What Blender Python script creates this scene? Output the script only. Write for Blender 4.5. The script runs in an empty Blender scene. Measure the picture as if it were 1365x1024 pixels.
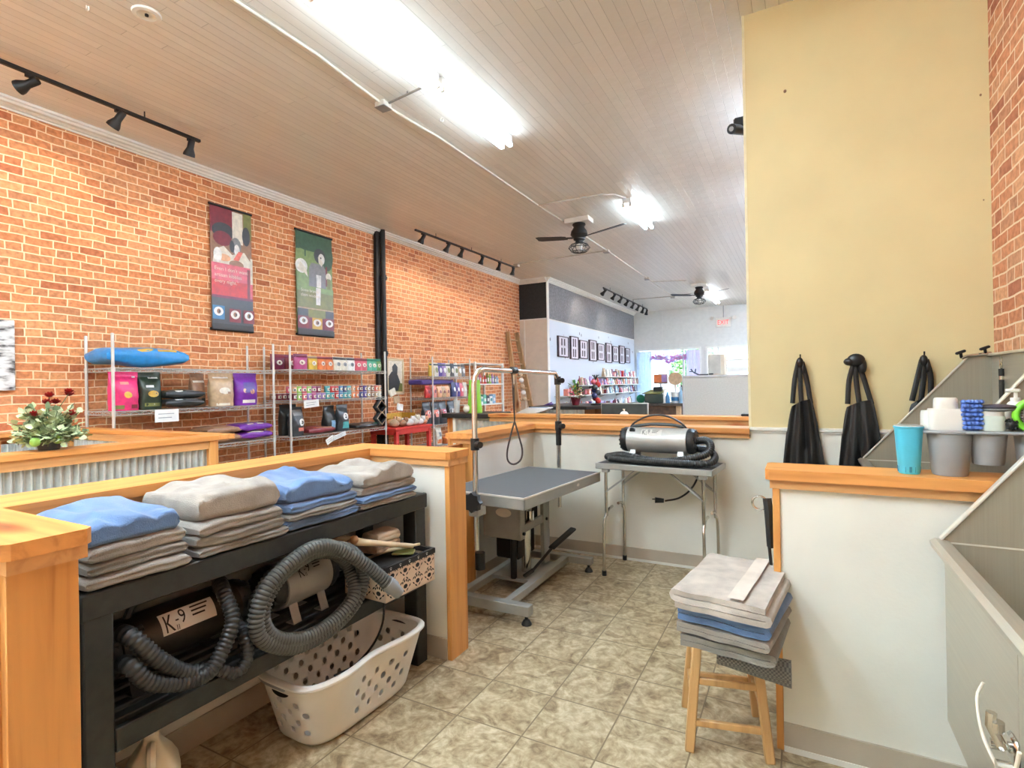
TUBE_E, FILL_E, FILL_COOL_E, SPOT_E, SKY_E, EXPO = 10, 46, 90, 9, 20, 1.3
import bpy, bmesh, math, random
from mathutils import Vector, Matrix, noise
R = math.radians
PI = math.pi
rnd = random.Random(7)
scene = bpy.context.scene
COL = scene.collection

# ------------------------------------------------------------------ materials
def lin(c):
    out = []
    for v in c[:3]:
        v = v / 255.0
        out.append(v / 12.92 if v <= 0.04045 else ((v + 0.055) / 1.055) ** 2.4)
    return tuple(out) + (1.0,)

MATS = {}
def newmat(name):
    m = bpy.data.materials.new(name)
    m.use_nodes = True
    nt = m.node_tree
    b = nt.nodes['Principled BSDF']
    MATS[name] = m
    return m, nt, b

def N(nt, t, **kw):
    n = nt.nodes.new(t)
    for k, v in kw.items():
        setattr(n, k, v)
    return n

def coords(nt, scale=(1, 1, 1), rot=(0, 0, 0), kind='Object'):
    tc = N(nt, 'ShaderNodeTexCoord')
    mp = N(nt, 'ShaderNodeMapping')
    mp.inputs['Scale'].default_value = scale
    mp.inputs['Rotation'].default_value = rot
    nt.links.new(tc.outputs[kind], mp.inputs['Vector'])
    return mp.outputs['Vector']

def ramp(nt, fac, stops, interp='LINEAR'):
    r = N(nt, 'ShaderNodeValToRGB')
    cr = r.color_ramp
    cr.interpolation = interp
    while len(cr.elements) < len(stops):
        cr.elements.new(0.5)
    for e, (p, c) in zip(cr.elements, stops):
        e.position = p
        e.color = c if len(c) == 4 else lin(c)
    nt.links.new(fac, r.inputs['Fac'])
    return r.outputs['Color']

def bump(nt, b, height, strength=0.3, dist=0.01):
    n = N(nt, 'ShaderNodeBump')
    n.inputs['Strength'].default_value = strength
    n.inputs['Distance'].default_value = dist
    nt.links.new(height, n.inputs['Height'])
    nt.links.new(n.outputs['Normal'], b.inputs['Normal'])

def plain(name, col, rough=0.5, metal=0.0, var=0.06, vscale=8.0, bmp=0.0, bscale=60.0, emit=0.0, coat=0.0, sheen=0.0, trans=0.0):
    """solid colour with a slight procedural variation"""
    m, nt, b = newmat(name)
    b.inputs['Roughness'].default_value = rough
    b.inputs['Metallic'].default_value = metal
    v = coords(nt)
    nz = N(nt, 'ShaderNodeTexNoise')
    nz.inputs['Scale'].default_value = vscale
    nz.inputs['Detail'].default_value = 4
    nt.links.new(v, nz.inputs['Vector'])
    lo = tuple(max(0, c * (1 - var)) for c in col)
    hi = tuple(min(255, c * (1 + var)) for c in col)
    c = ramp(nt, nz.outputs['Fac'], [(0.3, lo), (0.7, hi)])
    nt.links.new(c, b.inputs['Base Color'])
    if bmp:
        n2 = N(nt, 'ShaderNodeTexNoise')
        n2.inputs['Scale'].default_value = bscale
        n2.inputs['Detail'].default_value = 3
        nt.links.new(v, n2.inputs['Vector'])
        bump(nt, b, n2.outputs['Fac'], bmp, 0.004)
    if emit:
        b.inputs['Emission Color'].default_value = lin(col)
        b.inputs['Emission Strength'].default_value = emit
    if coat:
        b.inputs['Coat Weight'].default_value = coat
    if sheen:
        b.inputs['Sheen Weight'].default_value = sheen
    if trans:
        b.inputs['Transmission Weight'].default_value = trans
    return m

def wood(name, axis, light, dark, rough=0.45, knots=True):
    m, nt, b = newmat(name)
    sc = [22.0, 22.0, 22.0]
    sc['xyz'.index(axis)] = 1.3
    v = coords(nt, tuple(sc))
    nz = N(nt, 'ShaderNodeTexNoise')
    nz.inputs['Scale'].default_value = 1.0
    nz.inputs['Detail'].default_value = 6
    nz.inputs['Distortion'].default_value = 0.6
    nt.links.new(v, nz.inputs['Vector'])
    c = ramp(nt, nz.outputs['Fac'], [(0.28, dark), (0.5, light), (0.75, tuple(min(255, x * 1.05) for x in light))])
    if knots:
        s2 = [9.0, 9.0, 9.0]
        s2['xyz'.index(axis)] = 3.2
        v2 = coords(nt, tuple(s2))
        vo = N(nt, 'ShaderNodeTexVoronoi')
        vo.inputs['Scale'].default_value = 0.45
        nt.links.new(v2, vo.inputs['Vector'])
        k = ramp(nt, vo.outputs['Distance'], [(0.04, (128, 76, 40)), (0.10, (204, 144, 92)), (0.2, (255, 255, 255))])
        mx = N(nt, 'ShaderNodeMixRGB', blend_type='MULTIPLY')
        mx.inputs['Fac'].default_value = 0.85
        nt.links.new(c, mx.inputs['Color1'])
        nt.links.new(k, mx.inputs['Color2'])
        c = mx.outputs['Color']
    nt.links.new(c, b.inputs['Base Color'])
    b.inputs['Roughness'].default_value = rough
    bump(nt, b, nz.outputs['Fac'], 0.15, 0.003)
    return m

def brick(name, swap, tones, mortar):
    m, nt, b = newmat(name)
    tc = N(nt, 'ShaderNodeTexCoord')
    sep = N(nt, 'ShaderNodeSeparateXYZ')
    nt.links.new(tc.outputs['Object'], sep.inputs[0])
    cmb = N(nt, 'ShaderNodeCombineXYZ')
    nt.links.new(sep.outputs['Y' if swap else 'X'], cmb.inputs[0])
    nt.links.new(sep.outputs['Z'], cmb.inputs[1])
    nz = N(nt, 'ShaderNodeTexNoise')
    nz.inputs['Scale'].default_value = 3.0
    nz.inputs['Detail'].default_value = 3
    nt.links.new(cmb.outputs[0], nz.inputs['Vector'])
    sub = N(nt, 'ShaderNodeVectorMath', operation='SUBTRACT')
    sub.inputs[1].default_value = (0.5, 0.5, 0.5)
    nt.links.new(nz.outputs['Color'], sub.inputs[0])
    scl = N(nt, 'ShaderNodeVectorMath', operation='SCALE')
    scl.inputs['Scale'].default_value = 0.045
    nt.links.new(sub.outputs[0], scl.inputs[0])
    add = N(nt, 'ShaderNodeVectorMath', operation='ADD')
    nt.links.new(cmb.outputs[0], add.inputs[0])
    nt.links.new(scl.outputs[0], add.inputs[1])
    bt = N(nt, 'ShaderNodeTexBrick')
    bt.offset = 0.5
    bt.squash = 0.58
    bt.squash_frequency = 5
    bt.inputs['Scale'].default_value = 1.0
    bt.inputs['Brick Width'].default_value = 0.212
    bt.inputs['Row Height'].default_value = 0.076
    bt.inputs['Mortar Size'].default_value = 0.0062
    bt.inputs['Mortar Smooth'].default_value = 0.25
    bt.inputs['Color1'].default_value = (0, 0, 0, 1)
    bt.inputs['Color2'].default_value = (1, 1, 1, 1)
    bt.inputs['Mortar'].default_value = (0.5, 0.5, 0.5, 1)
    nt.links.new(add.outputs[0], bt.inputs['Vector'])
    n = len(tones)
    bc = ramp(nt, bt.outputs['Color'], [(i / (n - 1), t) for i, t in enumerate(tones)])
    n2 = N(nt, 'ShaderNodeTexNoise')
    n2.inputs['Scale'].default_value = 26
    n2.inputs['Detail'].default_value = 5
    nt.links.new(cmb.outputs[0], n2.inputs['Vector'])
    g = ramp(nt, n2.outputs['Fac'], [(0.3, (200, 185, 170)), (0.62, (255, 255, 255))])
    mm = N(nt, 'ShaderNodeMixRGB', blend_type='MULTIPLY')
    mm.inputs['Fac'].default_value = 0.8
    nt.links.new(bc, mm.inputs['Color1'])
    nt.links.new(g, mm.inputs['Color2'])
    # pale efflorescence patches left on the old brick
    n3 = N(nt, 'ShaderNodeTexNoise')
    n3.inputs['Scale'].default_value = 1.1
    n3.inputs['Detail'].default_value = 8
    nt.links.new(cmb.outputs[0], n3.inputs['Vector'])
    pf = ramp(nt, n3.outputs['Fac'], [(0.5, (0, 0, 0)), (0.75, (120, 120, 120))])
    wm = N(nt, 'ShaderNodeMixRGB')
    nt.links.new(pf, wm.inputs['Fac'])
    nt.links.new(mm.outputs[0], wm.inputs['Color1'])
    wm.inputs['Color2'].default_value = lin((226, 178, 140))
    fin = N(nt, 'ShaderNodeMixRGB')
    nt.links.new(bt.outputs['Fac'], fin.inputs['Fac'])
    nt.links.new(wm.outputs[0], fin.inputs['Color1'])
    fin.inputs['Color2'].default_value = lin(mortar)
    nt.links.new(fin.outputs[0], b.inputs['Base Color'])
    b.inputs['Roughness'].default_value = 0.9
    inv = N(nt, 'ShaderNodeMath', operation='SUBTRACT')
    inv.inputs[0].default_value = 1.0
    nt.links.new(bt.outputs['Fac'], inv.inputs[1])
    ad = N(nt, 'ShaderNodeMath', operation='MULTIPLY_ADD')
    nt.links.new(n2.outputs['Fac'], ad.inputs[0])
    ad.inputs[1].default_value = 0.5
    nt.links.new(inv.outputs[0], ad.inputs[2])
    bump(nt, b, ad.outputs[0], 0.5, 0.012)
    return m

T = 0.3048
def tile_floor():
    m, nt, b = newmat('floor_tile')
    tc = N(nt, 'ShaderNodeTexCoord')
    mp = N(nt, 'ShaderNodeMapping')
    mp.inputs['Location'].default_value = (4.262 * T, (-7.216 + 20) * T, 0)
    nt.links.new(tc.outputs['Object'], mp.inputs['Vector'])
    bt = N(nt, 'ShaderNodeTexBrick')
    bt.offset = 0.0
    bt.inputs['Scale'].default_value = 1.0
    bt.inputs['Brick Width'].default_value = T
    bt.inputs['Row Height'].default_value = T
    bt.inputs['Mortar Size'].default_value = 0.0036
    bt.inputs['Mortar Smooth'].default_value = 0.2
    bt.inputs['Color1'].default_value = (0.25, 0.25, 0.25, 1)
    bt.inputs['Color2'].default_value = (0.75, 0.75, 0.75, 1)
    nt.links.new(mp.outputs[0], bt.inputs['Vector'])
    # per-tile shift of the stone pattern
    sc = N(nt, 'ShaderNodeVectorMath', operation='SCALE')
    sc.inputs['Scale'].default_value = 9.0
    nt.links.new(bt.outputs['Color'], sc.inputs[0])
    ad = N(nt, 'ShaderNodeVectorMath', operation='ADD')
    nt.links.new(tc.outputs['Object'], ad.inputs[0])
    nt.links.new(sc.outputs[0], ad.inputs[1])
    n1 = N(nt, 'ShaderNodeTexNoise')
    n1.inputs['Scale'].default_value = 9
    n1.inputs['Detail'].default_value = 9
    n1.inputs['Roughness'].default_value = 0.68
    n1.inputs['Distortion'].default_value = 1.4
    nt.links.new(ad.outputs[0], n1.inputs['Vector'])
    c = ramp(nt, n1.outputs['Fac'], [(0.28, (106, 86, 62)), (0.41, (154, 135, 104)), (0.53, (186, 170, 138)), (0.70, (212, 200, 174))])
    n2 = N(nt, 'ShaderNodeTexNoise')
    n2.inputs['Scale'].default_value = 40
    n2.inputs['Detail'].default_value = 6
    nt.links.new(ad.outputs[0], n2.inputs['Vector'])
    g = ramp(nt, n2.outputs['Fac'], [(0.35, (214, 206, 194)), (0.6, (255, 255, 255))])
    mm = N(nt, 'ShaderNodeMixRGB', blend_type='MULTIPLY')
    mm.inputs['Fac'].default_value = 0.8
    nt.links.new(c, mm.inputs['Color1'])
    nt.links.new(g, mm.inputs['Color2'])
    fin = N(nt, 'ShaderNodeMixRGB')
    nt.links.new(bt.outputs['Fac'], fin.inputs['Fac'])
    nt.links.new(mm.outputs[0], fin.inputs['Color1'])
    fin.inputs['Color2'].default_value = lin((120, 104, 78))
    nt.links.new(fin.outputs[0], b.inputs['Base Color'])
    b.inputs['Roughness'].default_value = 0.42
    inv = N(nt, 'ShaderNodeMath', operation='SUBTRACT')
    inv.inputs[0].default_value = 1.0
    nt.links.new(bt.outputs['Fac'], inv.inputs[1])
    bump(nt, b, inv.outputs[0], 0.35, 0.004)
    return m

def board_ceiling():
    m, nt, b = newmat('ceiling_boards')
    tc = N(nt, 'ShaderNodeTexCoord')
    sep = N(nt, 'ShaderNodeSeparateXYZ')
    nt.links.new(tc.outputs['Object'], sep.inputs[0])
    cmb = N(nt, 'ShaderNodeCombineXYZ')
    nt.links.new(sep.outputs['Y'], cmb.inputs[0])
    nt.links.new(sep.outputs['X'], cmb.inputs[1])
    bt = N(nt, 'ShaderNodeTexBrick')
    bt.offset = 0.37
    bt.offset_frequency = 2
    bt.squash = 0.7
    bt.squash_frequency = 3
    bt.inputs['Scale'].default_value = 1.0
    bt.inputs['Brick Width'].default_value = 3.4
    bt.inputs['Row Height'].default_value = 0.083
    bt.inputs['Mortar Size'].default_value = 0.0022
    bt.inputs['Mortar Smooth'].default_value = 0.4
    bt.inputs['Color1'].default_value = lin((222, 219, 212))
    bt.inputs['Color2'].default_value = lin((230, 227, 220))
    bt.inputs['Mortar'].default_value = lin((186, 183, 176))
    nt.links.new(cmb.outputs[0], bt.inputs['Vector'])
    nt.links.new(bt.outputs['Color'], b.inputs['Base Color'])
    nz = N(nt, 'ShaderNodeTexNoise')
    nz.inputs['Scale'].default_value = 5
    nz.inputs['Detail'].default_value = 5
    nt.links.new(tc.outputs['Object'], nz.inputs['Vector'])
    inv = N(nt, 'ShaderNodeMath', operation='MULTIPLY_ADD')
    nt.links.new(bt.outputs['Fac'], inv.inputs[0])
    inv.inputs[1].default_value = -1.0
    nt.links.new(nz.outputs['Fac'], inv.inputs[2])
    bump(nt, b, inv.outputs[0], 0.7, 0.012)
    b.inputs['Roughness'].default_value = 0.34
    return m

def terry(name, col):
    m = plain(name, col, rough=0.95, var=0.10, vscale=14, sheen=0.3)
    nt = m.node_tree
    b = nt.nodes['Principled BSDF']
    v = coords(nt)
    n2 = N(nt, 'ShaderNodeTexNoise')
    n2.inputs['Scale'].default_value = 260
    n2.inputs['Detail'].default_value = 2
    nt.links.new(v, n2.inputs['Vector'])
    bump(nt, b, n2.outputs['Fac'], 0.55, 0.004)
    return m

def steel(name, col, rough=0.32, axis=0):
    m, nt, b = newmat(name)
    sc = [180.0, 180.0, 180.0]
    sc[axis] = 3.0
    v = coords(nt, tuple(sc))
    nz = N(nt, 'ShaderNodeTexNoise')
    nz.inputs['Scale'].default_value = 1.0
    nz.inputs['Detail'].default_value = 3
    nt.links.new(v, nz.inputs['Vector'])
    c = ramp(nt, nz.outputs['Fac'], [(0.3, tuple(x * 0.965 for x in col)), (0.7, col)])
    nt.links.new(c, b.inputs['Base Color'])
    b.inputs['Metallic'].default_value = 0.6
    b.inputs['Roughness'].default_value = rough
    bump(nt, b, nz.outputs['Fac'], 0.05, 0.001)
    return m

def speckwall(name, base, speck):
    """pale wall with little hand painted marks"""
    m, nt, b = newmat(name)
    v = coords(nt, (1, 2.2, 1.5))
    vo = N(nt, 'ShaderNodeTexVoronoi')
    vo.inputs['Scale'].default_value = 1.7
    nt.links.new(v, vo.inputs['Vector'])
    f = ramp(nt, vo.outputs['Distance'], [(0.09, speck), (0.13, base)])
    nt.links.new(f, b.inputs['Base Color'])
    b.inputs['Roughness'].default_value = 0.7
    return m

def checker(name, c1, c2, scale):
    m, nt, b = newmat(name)
    v = coords(nt)
    ck = N(nt, 'ShaderNodeTexChecker')
    ck.inputs['Scale'].default_value = scale
    ck.inputs['Color1'].default_value = lin(c1)
    ck.inputs['Color2'].default_value = lin(c2)
    nt.links.new(v, ck.inputs['Vector'])
    nt.links.new(ck.outputs['Color'], b.inputs['Base Color'])
    b.inputs['Roughness'].default_value = 0.8
    return m

def birch(name):
    m, nt, b = newmat(name)
    v = coords(nt, (1, 5, 14))
    nz = N(nt, 'ShaderNodeTexNoise')
    nz.inputs['Scale'].default_value = 1.4
    nz.inputs['Detail'].default_value = 6
    nt.links.new(v, nz.inputs['Vector'])
    c = ramp(nt, nz.outputs['Fac'], [(0.36, (70, 64, 60)), (0.46, (190, 186, 182)), (0.6, (235, 232, 228))])
    nt.links.new(c, b.inputs['Base Color'])
    b.inputs['Roughness'].default_value = 0.6
    return m

WX = wood('pine_across', 'x', (216, 148, 80), (186, 116, 54))
WY = wood('pine_along', 'y', (216, 148, 80), (186, 116, 54))
WZ = wood('pine_upright', 'z', (212, 150, 82), (186, 120, 58))
WTX = wood('pine_trim_across', 'x', (214, 160, 102), (190, 132, 78))
WTY = wood('pine_trim_along', 'y', (214, 160, 102), (190, 132, 78))
WSTOOL = wood('stool_wood', 'z', (198, 154, 100), (166, 122, 74), knots=False)
WDARK = wood('gate_wood', 'z', (176, 108, 58), (140, 80, 40))
WLADDER = wood('ladder_wood', 'z', (170, 138, 98), (128, 98, 66))
BRICKL = brick('brick_wall_left', True, [(186, 108, 70), (212, 132, 84), (226, 148, 96), (214, 138, 90), (230, 162, 110), (196, 128, 86), (226, 154, 104)], (242, 210, 170))
BRICKR = brick('brick_wall_right', True, [(176, 106, 78), (204, 132, 94), (218, 152, 112), (210, 142, 104), (226, 170, 130), (194, 136, 104)], (234, 210, 180))
FLOOR = tile_floor()
CEIL = board_ceiling()
WHITEW = plain('white_wall_paint', (236, 234, 222), 0.6, var=0.02, vscale=3, bmp=0.12, bscale=90)
YELLOW = plain('yellow_wall_paint', (224, 207, 157), 0.6, var=0.02, vscale=2, bmp=0.10, bscale=80)
WHITET = plain('white_trim_paint', (232, 230, 222), 0.4, var=0.02)
GREIGE = plain('vinyl_base', (186, 174, 156), 0.5, var=0.03)
PALEBEIGE = plain('pale_beige_paint', (222, 212, 196), 0.7, var=0.02)
BACKW = plain('front_wall_paint', (218, 216, 210), 0.7, var=0.02)
BLACKP = plain('black_panel_paint', (34, 36, 36), 0.7, var=0.2, vscale=30)
GREYP = plain('grey_panel', (128, 128, 130), 0.8, var=0.12, vscale=26)
PALEBLUE = speckwall('pale_blue_wall', (214, 222, 230), (120, 122, 128))
CORR = plain('galvanised_sheet', (206, 210, 206), 0.42, metal=0.45, var=0.08, vscale=10)
STEEL = steel('brushed_steel', (200, 194, 178), 0.34, 0)
STEELY = steel('brushed_steel_long', (200, 194, 178), 0.34, 1)
CHROME = plain('chrome', (214, 212, 206), 0.16, metal=1.0, var=0.03)
WIRE = plain('zinc_wire', (214, 212, 206), 0.35, metal=0.45, var=0.04)
ALU = plain('grey_aluminium', (178, 178, 172), 0.4, metal=0.6, var=0.05)
GREYM = plain('grey_powder_coat', (158, 157, 148), 0.5, metal=0.2, var=0.05)
BLK = plain('black_plastic', (26, 26, 25), 0.45, var=0.15)
BLKM = plain('black_metal', (34, 31, 29), 0.5, metal=0.3, var=0.12)
BLKW = plain('black_painted_wood', (36, 37, 34), 0.55, var=0.18, vscale=30, bmp=0.1)
RUB = plain('ribbed_rubber', (84, 84, 79), 0.42, var=0.1)
RUBD = plain('dark_rubber', (40, 40, 38), 0.4, var=0.12)
VINYL = plain('black_vinyl', (24, 24, 25), 0.35, var=0.1, bmp=0.25, bscale=16)
SILVER = plain('silver_housing', (188, 186, 180), 0.45, metal=0.5, var=0.04)
BRONZE = plain('dark_housing', (62, 54, 46), 0.4, metal=0.6, var=0.1)
TABLETOP = plain('grey_table_mat', (82, 83, 83), 0.85, var=0.22, vscale=260, bmp=0.3, bscale=220)
PAPERW = plain('white_paper', (236, 234, 228), 0.7, var=0.02)
WPLAS = plain('white_plastic', (226, 222, 212), 0.4, var=0.02)
GPLAS = plain('grey_plastic', (148, 150, 150), 0.5, var=0.04)
TEALP = plain('aqua_plastic', (84, 194, 222), 0.4, var=0.05, bmp=0.2, bscale=120)
LBLUE = plain('blue_rubber', (92, 124, 196), 0.5, var=0.1)
LGREEN = plain('lime_plastic', (120, 206, 50), 0.35, var=0.05)
TGREY = terry('grey_towel', (142, 134, 124))
TGREYD = terry('dim_grey_towel', (126, 121, 112))
TBLUE = terry('blue_towel', (92, 120, 160))
TBEIGE = terry('pale_towel', (180, 171, 160))
TWARM = terry('warm_grey_towel', (152, 143, 132))
TMESH = checker('mesh_cloth', (90, 90, 88), (132, 130, 126), 150)
BIRCH = birch('birch_print')
TUBE = plain('lit_tube', (255, 254, 246), 0.5, var=0.0, emit=TUBE_E)
TUBE.node_tree.nodes['Principled BSDF'].inputs['Emission Color'].default_value = (0.80, 1.0, 1.16, 1.0)
TUBE2 = plain('fill_tube_bright', (255, 254, 246), 0.5, var=0.0, emit=FILL_E)  # stronger tubes for the unseen fixtures that serve as fill light
TUBE2.node_tree.nodes['Principled BSDF'].inputs['Emission Color'].default_value = (0.80, 1.0, 1.18, 1.0)
TUBE3 = plain('fill_tube_cool', (250, 254, 255), 0.5, var=0.0, emit=FILL_COOL_E)  # cool fill for the added row behind the yellow wall
TUBE3.node_tree.nodes['Principled BSDF'].inputs['Emission Color'].default_value = (0.70, 0.95, 1.28, 1.0)
BULB = plain('lit_bulb', (255, 248, 240), 0.5, var=0.0, emit=12.0)
RED = plain('red_paint', (196, 52, 44), 0.45, var=0.05)
CREAM = plain('cream_print', (232, 218, 196), 0.7)
COLS = {
 'sky blue': (38, 128, 190), 'pink': (222, 52, 112), 'black': (34, 36, 34), 'dark green': (44, 56, 40), 'tan': (190, 160, 126),
 'purple': (112, 44, 150), 'brown': (150, 112, 84), 'plum': (110, 34, 62), 'maroon': (120, 40, 48), 'magenta': (170, 76, 122),
 'yellow': (214, 178, 70), 'orange': (216, 120, 66), 'peach': (222, 168, 128), 'ivory': (222, 214, 196), 'white': (232, 230, 224), 'rose': (206, 96, 110),
 'red': (190, 52, 48), 'mint': (92, 170, 140), 'green': (92, 150, 92), 'teal': (76, 158, 158), 'lime green': (150, 190, 90),
 'lilac': (160, 130, 180), 'navy': (52, 62, 108), 'blue': (70, 128, 170), 'light blue': (140, 176, 200), 'grey': (128, 128, 126), 'coral': (220, 112, 96),
 'gold': (202, 160, 70), 'olive': (120, 122, 66), 'charcoal': (58, 60, 62), 'violet': (86, 70, 140), 'salmon': (226, 140, 124), 'emerald': (20, 116, 84), 'forest': (56, 88, 62), 'sage': (128, 150, 92),
}
CM = {}
def cm(n):
    if n not in CM:
        CM[n] = plain('print_' + n.replace(' ', '_'), COLS[n], 0.33 if n not in ('ivory', 'white') else 0.5, var=0.08, vscale=20, bmp=0.35, bscale=22)
    return CM[n]

# ------------------------------------------------------------------ mesh builder
class MB:
    def __init__(s, mat=None):
        s.bm = bmesh.new()
        s.mats = []
        s.cur = 0
        if mat:
            s.m(mat)
    def m(s, mat):
        if mat not in s.mats:
            s.mats.append(mat)
        s.cur = s.mats.index(mat)
        return s
    def V(s, p):
        return s.bm.verts.new(p)
    def F(s, vs, smooth=True):
        try:
            f = s.bm.faces.new(vs)
        except ValueError:
            return None
        f.material_index = s.cur
        f.smooth = smooth
        return f
    def mark(s):
        return len(s.bm.verts)
    def xf(s, n0, M):
        s.bm.verts.ensure_lookup_table()
        for v in s.bm.verts[n0:]:
            v.co = M @ v.co
        return s
    def warp(s, n0, fn):
        s.bm.verts.ensure_lookup_table()
        for v in s.bm.verts[n0:]:
            v.co = fn(v.co)
        return s
    def poly(s, pts, smooth=False):
        return s.F([s.V(p) for p in pts], smooth)
    def box(s, x0, x1, y0, y1, z0, z1, b=0.0, M=None):
        n0 = s.mark()
        lo, hi = (x0, y0, z0), (x1, y1, z1)
        if b <= 0:
            v = {}
            for sx in (0, 1):
                for sy in (0, 1):
                    for sz in (0, 1):
                        v[sx, sy, sz] = s.V(((lo, hi)[sx][0], (lo, hi)[sy][1], (lo, hi)[sz][2]))
            for a in range(3):
                for sg in (0, 1):
                    q = []
                    for (i, j) in ((0, 0), (1, 0), (1, 1), (0, 1)):
                        k = [0, 0, 0]
                        k[a] = sg
                        k[(a + 1) % 3] = i
                        k[(a + 2) % 3] = j
                        q.append(v[tuple(k)])
                    s.F(q, False)
        else:
            b = min(b, min(hi[i] - lo[i] for i in range(3)) * 0.49)
            v = {}
            for sx in (0, 1):
                for sy in (0, 1):
                    for sz in (0, 1):
                        sg = (sx, sy, sz)
                        for a in range(3):
                            p = []
                            for i in range(3):
                                c = (lo, hi)[sg[i]][i]
                                if i != a:
                                    c += b if sg[i] == 0 else -b
                                p.append(c)
                            v[sg, a] = s.V(p)
            for a in range(3):
                for sg in (0, 1):
                    q = []
                    for (i, j) in ((0, 0), (1, 0), (1, 1), (0, 1)):
                        k = [0, 0, 0]
                        k[a] = sg
                        k[(a + 1) % 3] = i
                        k[(a + 2) % 3] = j
                        q.append(v[tuple(k), a])
                    s.F(q)
            for c in range(3):
                a, d = (c + 1) % 3, (c + 2) % 3
                for i in (0, 1):
                    for j in (0, 1):
                        k0 = [0, 0, 0]
                        k0[a] = i
                        k0[d] = j
                        k1 = list(k0)
                        k1[c] = 1
                        s.F([v[tuple(k0), a], v[tuple(k1), a], v[tuple(k1), d], v[tuple(k0), d]])
            for sx in (0, 1):
                for sy in (0, 1):
                    for sz in (0, 1):
                        s.F([v[(sx, sy, sz), a] for a in range(3)])
        if M:
            s.xf(n0, M)
        return s
    def bar(s, p0, p1, w, h, b=0.0, up=(0, 0, 1)):
        """rectangular bar from p0 to p1, w across, h along up"""
        p0, p1 = Vector(p0), Vector(p1)
        d = p1 - p0
        L = d.length
        y = d.normalized()
        x = y.cross(Vector(up))
        if x.length < 1e-5:
            x = y.cross(Vector((1, 0, 0)))
        x.normalize()
        z = x.cross(y)
        M = Matrix((x, y, z)).transposed().to_4x4()
        M.translation = p0
        return s.box(-w / 2, w / 2, 0, L, -h / 2, h / 2, b, M)
    def ring(s, c, ax1, ax2, r, n):
        return [s.V(c + ax1 * (r * math.cos(2 * PI * k / n)) + ax2 * (r * math.sin(2 * PI * k / n))) for k in range(n)]
    def tube(s, pts, r, n=8, closed=False, caps=True, rf=None, flat=1.0, matf=None):
        pts = [Vector(p) for p in pts]
        N_ = len(pts)
        tans = []
        for i in range(N_):
            a = pts[(i - 1) % N_] if (closed or i > 0) else pts[i]
            c = pts[(i + 1) % N_] if (closed or i < N_ - 1) else pts[i]
            t = c - a
            tans.append(t.normalized() if t.length > 1e-9 else Vector((0, 0, 1)))
        ref = Vector((0, 0, 1)) if abs(tans[0].z) < 0.9 else Vector((1, 0, 0))
        u = (ref - tans[0] * ref.dot(tans[0])).normalized()
        rings = []
        for i in range(N_):
            t = tans[i]
            u = u - t * u.dot(t)
            if u.length < 1e-6:
                u = t.orthogonal()
            u.normalize()
            w = t.cross(u)
            rr = r * (rf(i, N_) if rf else 1.0)
            rings.append([s.V(pts[i] + u * (rr * flat * math.cos(2 * PI * k / n)) + w * (rr * math.sin(2 * PI * k / n))) for k in range(n)])
        for i in range(N_ if closed else N_ - 1):
            A, B = rings[i], rings[(i + 1) % N_]
            if matf:
                s.m(matf(i))
            for k in range(n):
                s.F([A[k], A[(k + 1) % n], B[(k + 1) % n], B[k]])
        if caps and not closed:
            s.F(list(reversed(rings[0])))
            s.F(rings[-1])
        return s
    def cyl(s, p0, p1, r0, r1=None, n=16, caps=True):
        r1 = r0 if r1 is None else r1
        return s.tube([p0, p1], 1.0, n, caps=caps, rf=lambda i, _n: (r0, r1)[i])
    def lathe(s, prof, c=(0, 0, 0), n=20, M=None, sq=None):
        """revolve (r,z) about the z axis; sq=(sx,sy,exponent) squares it off"""
        n0 = s.mark()
        rings = []
        for (r, z) in prof:
            if r < 1e-6:
                rings.append([s.V((c[0], c[1], c[2] + z))])
            else:
                ring = []
                for k in range(n):
                    a = 2 * PI * k / n
                    ca, sa = math.cos(a), math.sin(a)
                    if sq:
                        e = 2.0 / sq[2]
                        ca = math.copysign(abs(ca) ** e, ca) * sq[0]
                        sa = math.copysign(abs(sa) ** e, sa) * sq[1]
                    ring.append(s.V((c[0] + r * ca, c[1] + r * sa, c[2] + z)))
                rings.append(ring)
        for A, B in zip(rings, rings[1:]):
            if len(A) == 1 and len(B) == 1:
                continue
            for k in range(n):
                if len(A) == 1:
                    s.F([A[0], B[k], B[(k + 1) % n]])
                elif len(B) == 1:
                    s.F([A[k], A[(k + 1) % n], B[0]])
                else:
                    s.F([A[k], A[(k + 1) % n], B[(k + 1) % n], B[k]])
        if M:
            s.xf(n0, M)
        return s
    def sph(s, c, r, n=12, m=8):
        rx, ry, rz = (r, r, r) if not isinstance(r, (tuple, list)) else r
        n0 = s.mark()
        s.lathe([(math.sin(PI * i / m), -math.cos(PI * i / m)) for i in range(m + 1)], n=n)
        return s.xf(n0, Matrix.Translation(Vector(c)) @ Matrix.Diagonal((rx, ry, rz, 1)))
    def grid(s, fn, nu, nv, cu=False, cv=False):
        vs = [[s.V(fn(i / (nu if cu else nu - 1), j / (nv if cv else nv - 1))) for j in range(nv)] for i in range(nu)]
        for i in range(nu if cu else nu - 1):
            for j in range(nv if cv else nv - 1):
                s.F([vs[i][j], vs[(i + 1) % nu][j], vs[(i + 1) % nu][(j + 1) % nv], vs[i][(j + 1) % nv]])
        return vs
    def prism(s, pts, vec, smooth=False):
        a = [s.V(p) for p in pts]
        b = [s.V(Vector(p) + Vector(vec)) for p in pts]
        s.F(list(reversed(a)), smooth)
        s.F(b, smooth)
        for i in range(len(a)):
            j = (i + 1) % len(a)
            s.F([a[i], a[j], b[j], b[i]], smooth)
        return s
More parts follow.
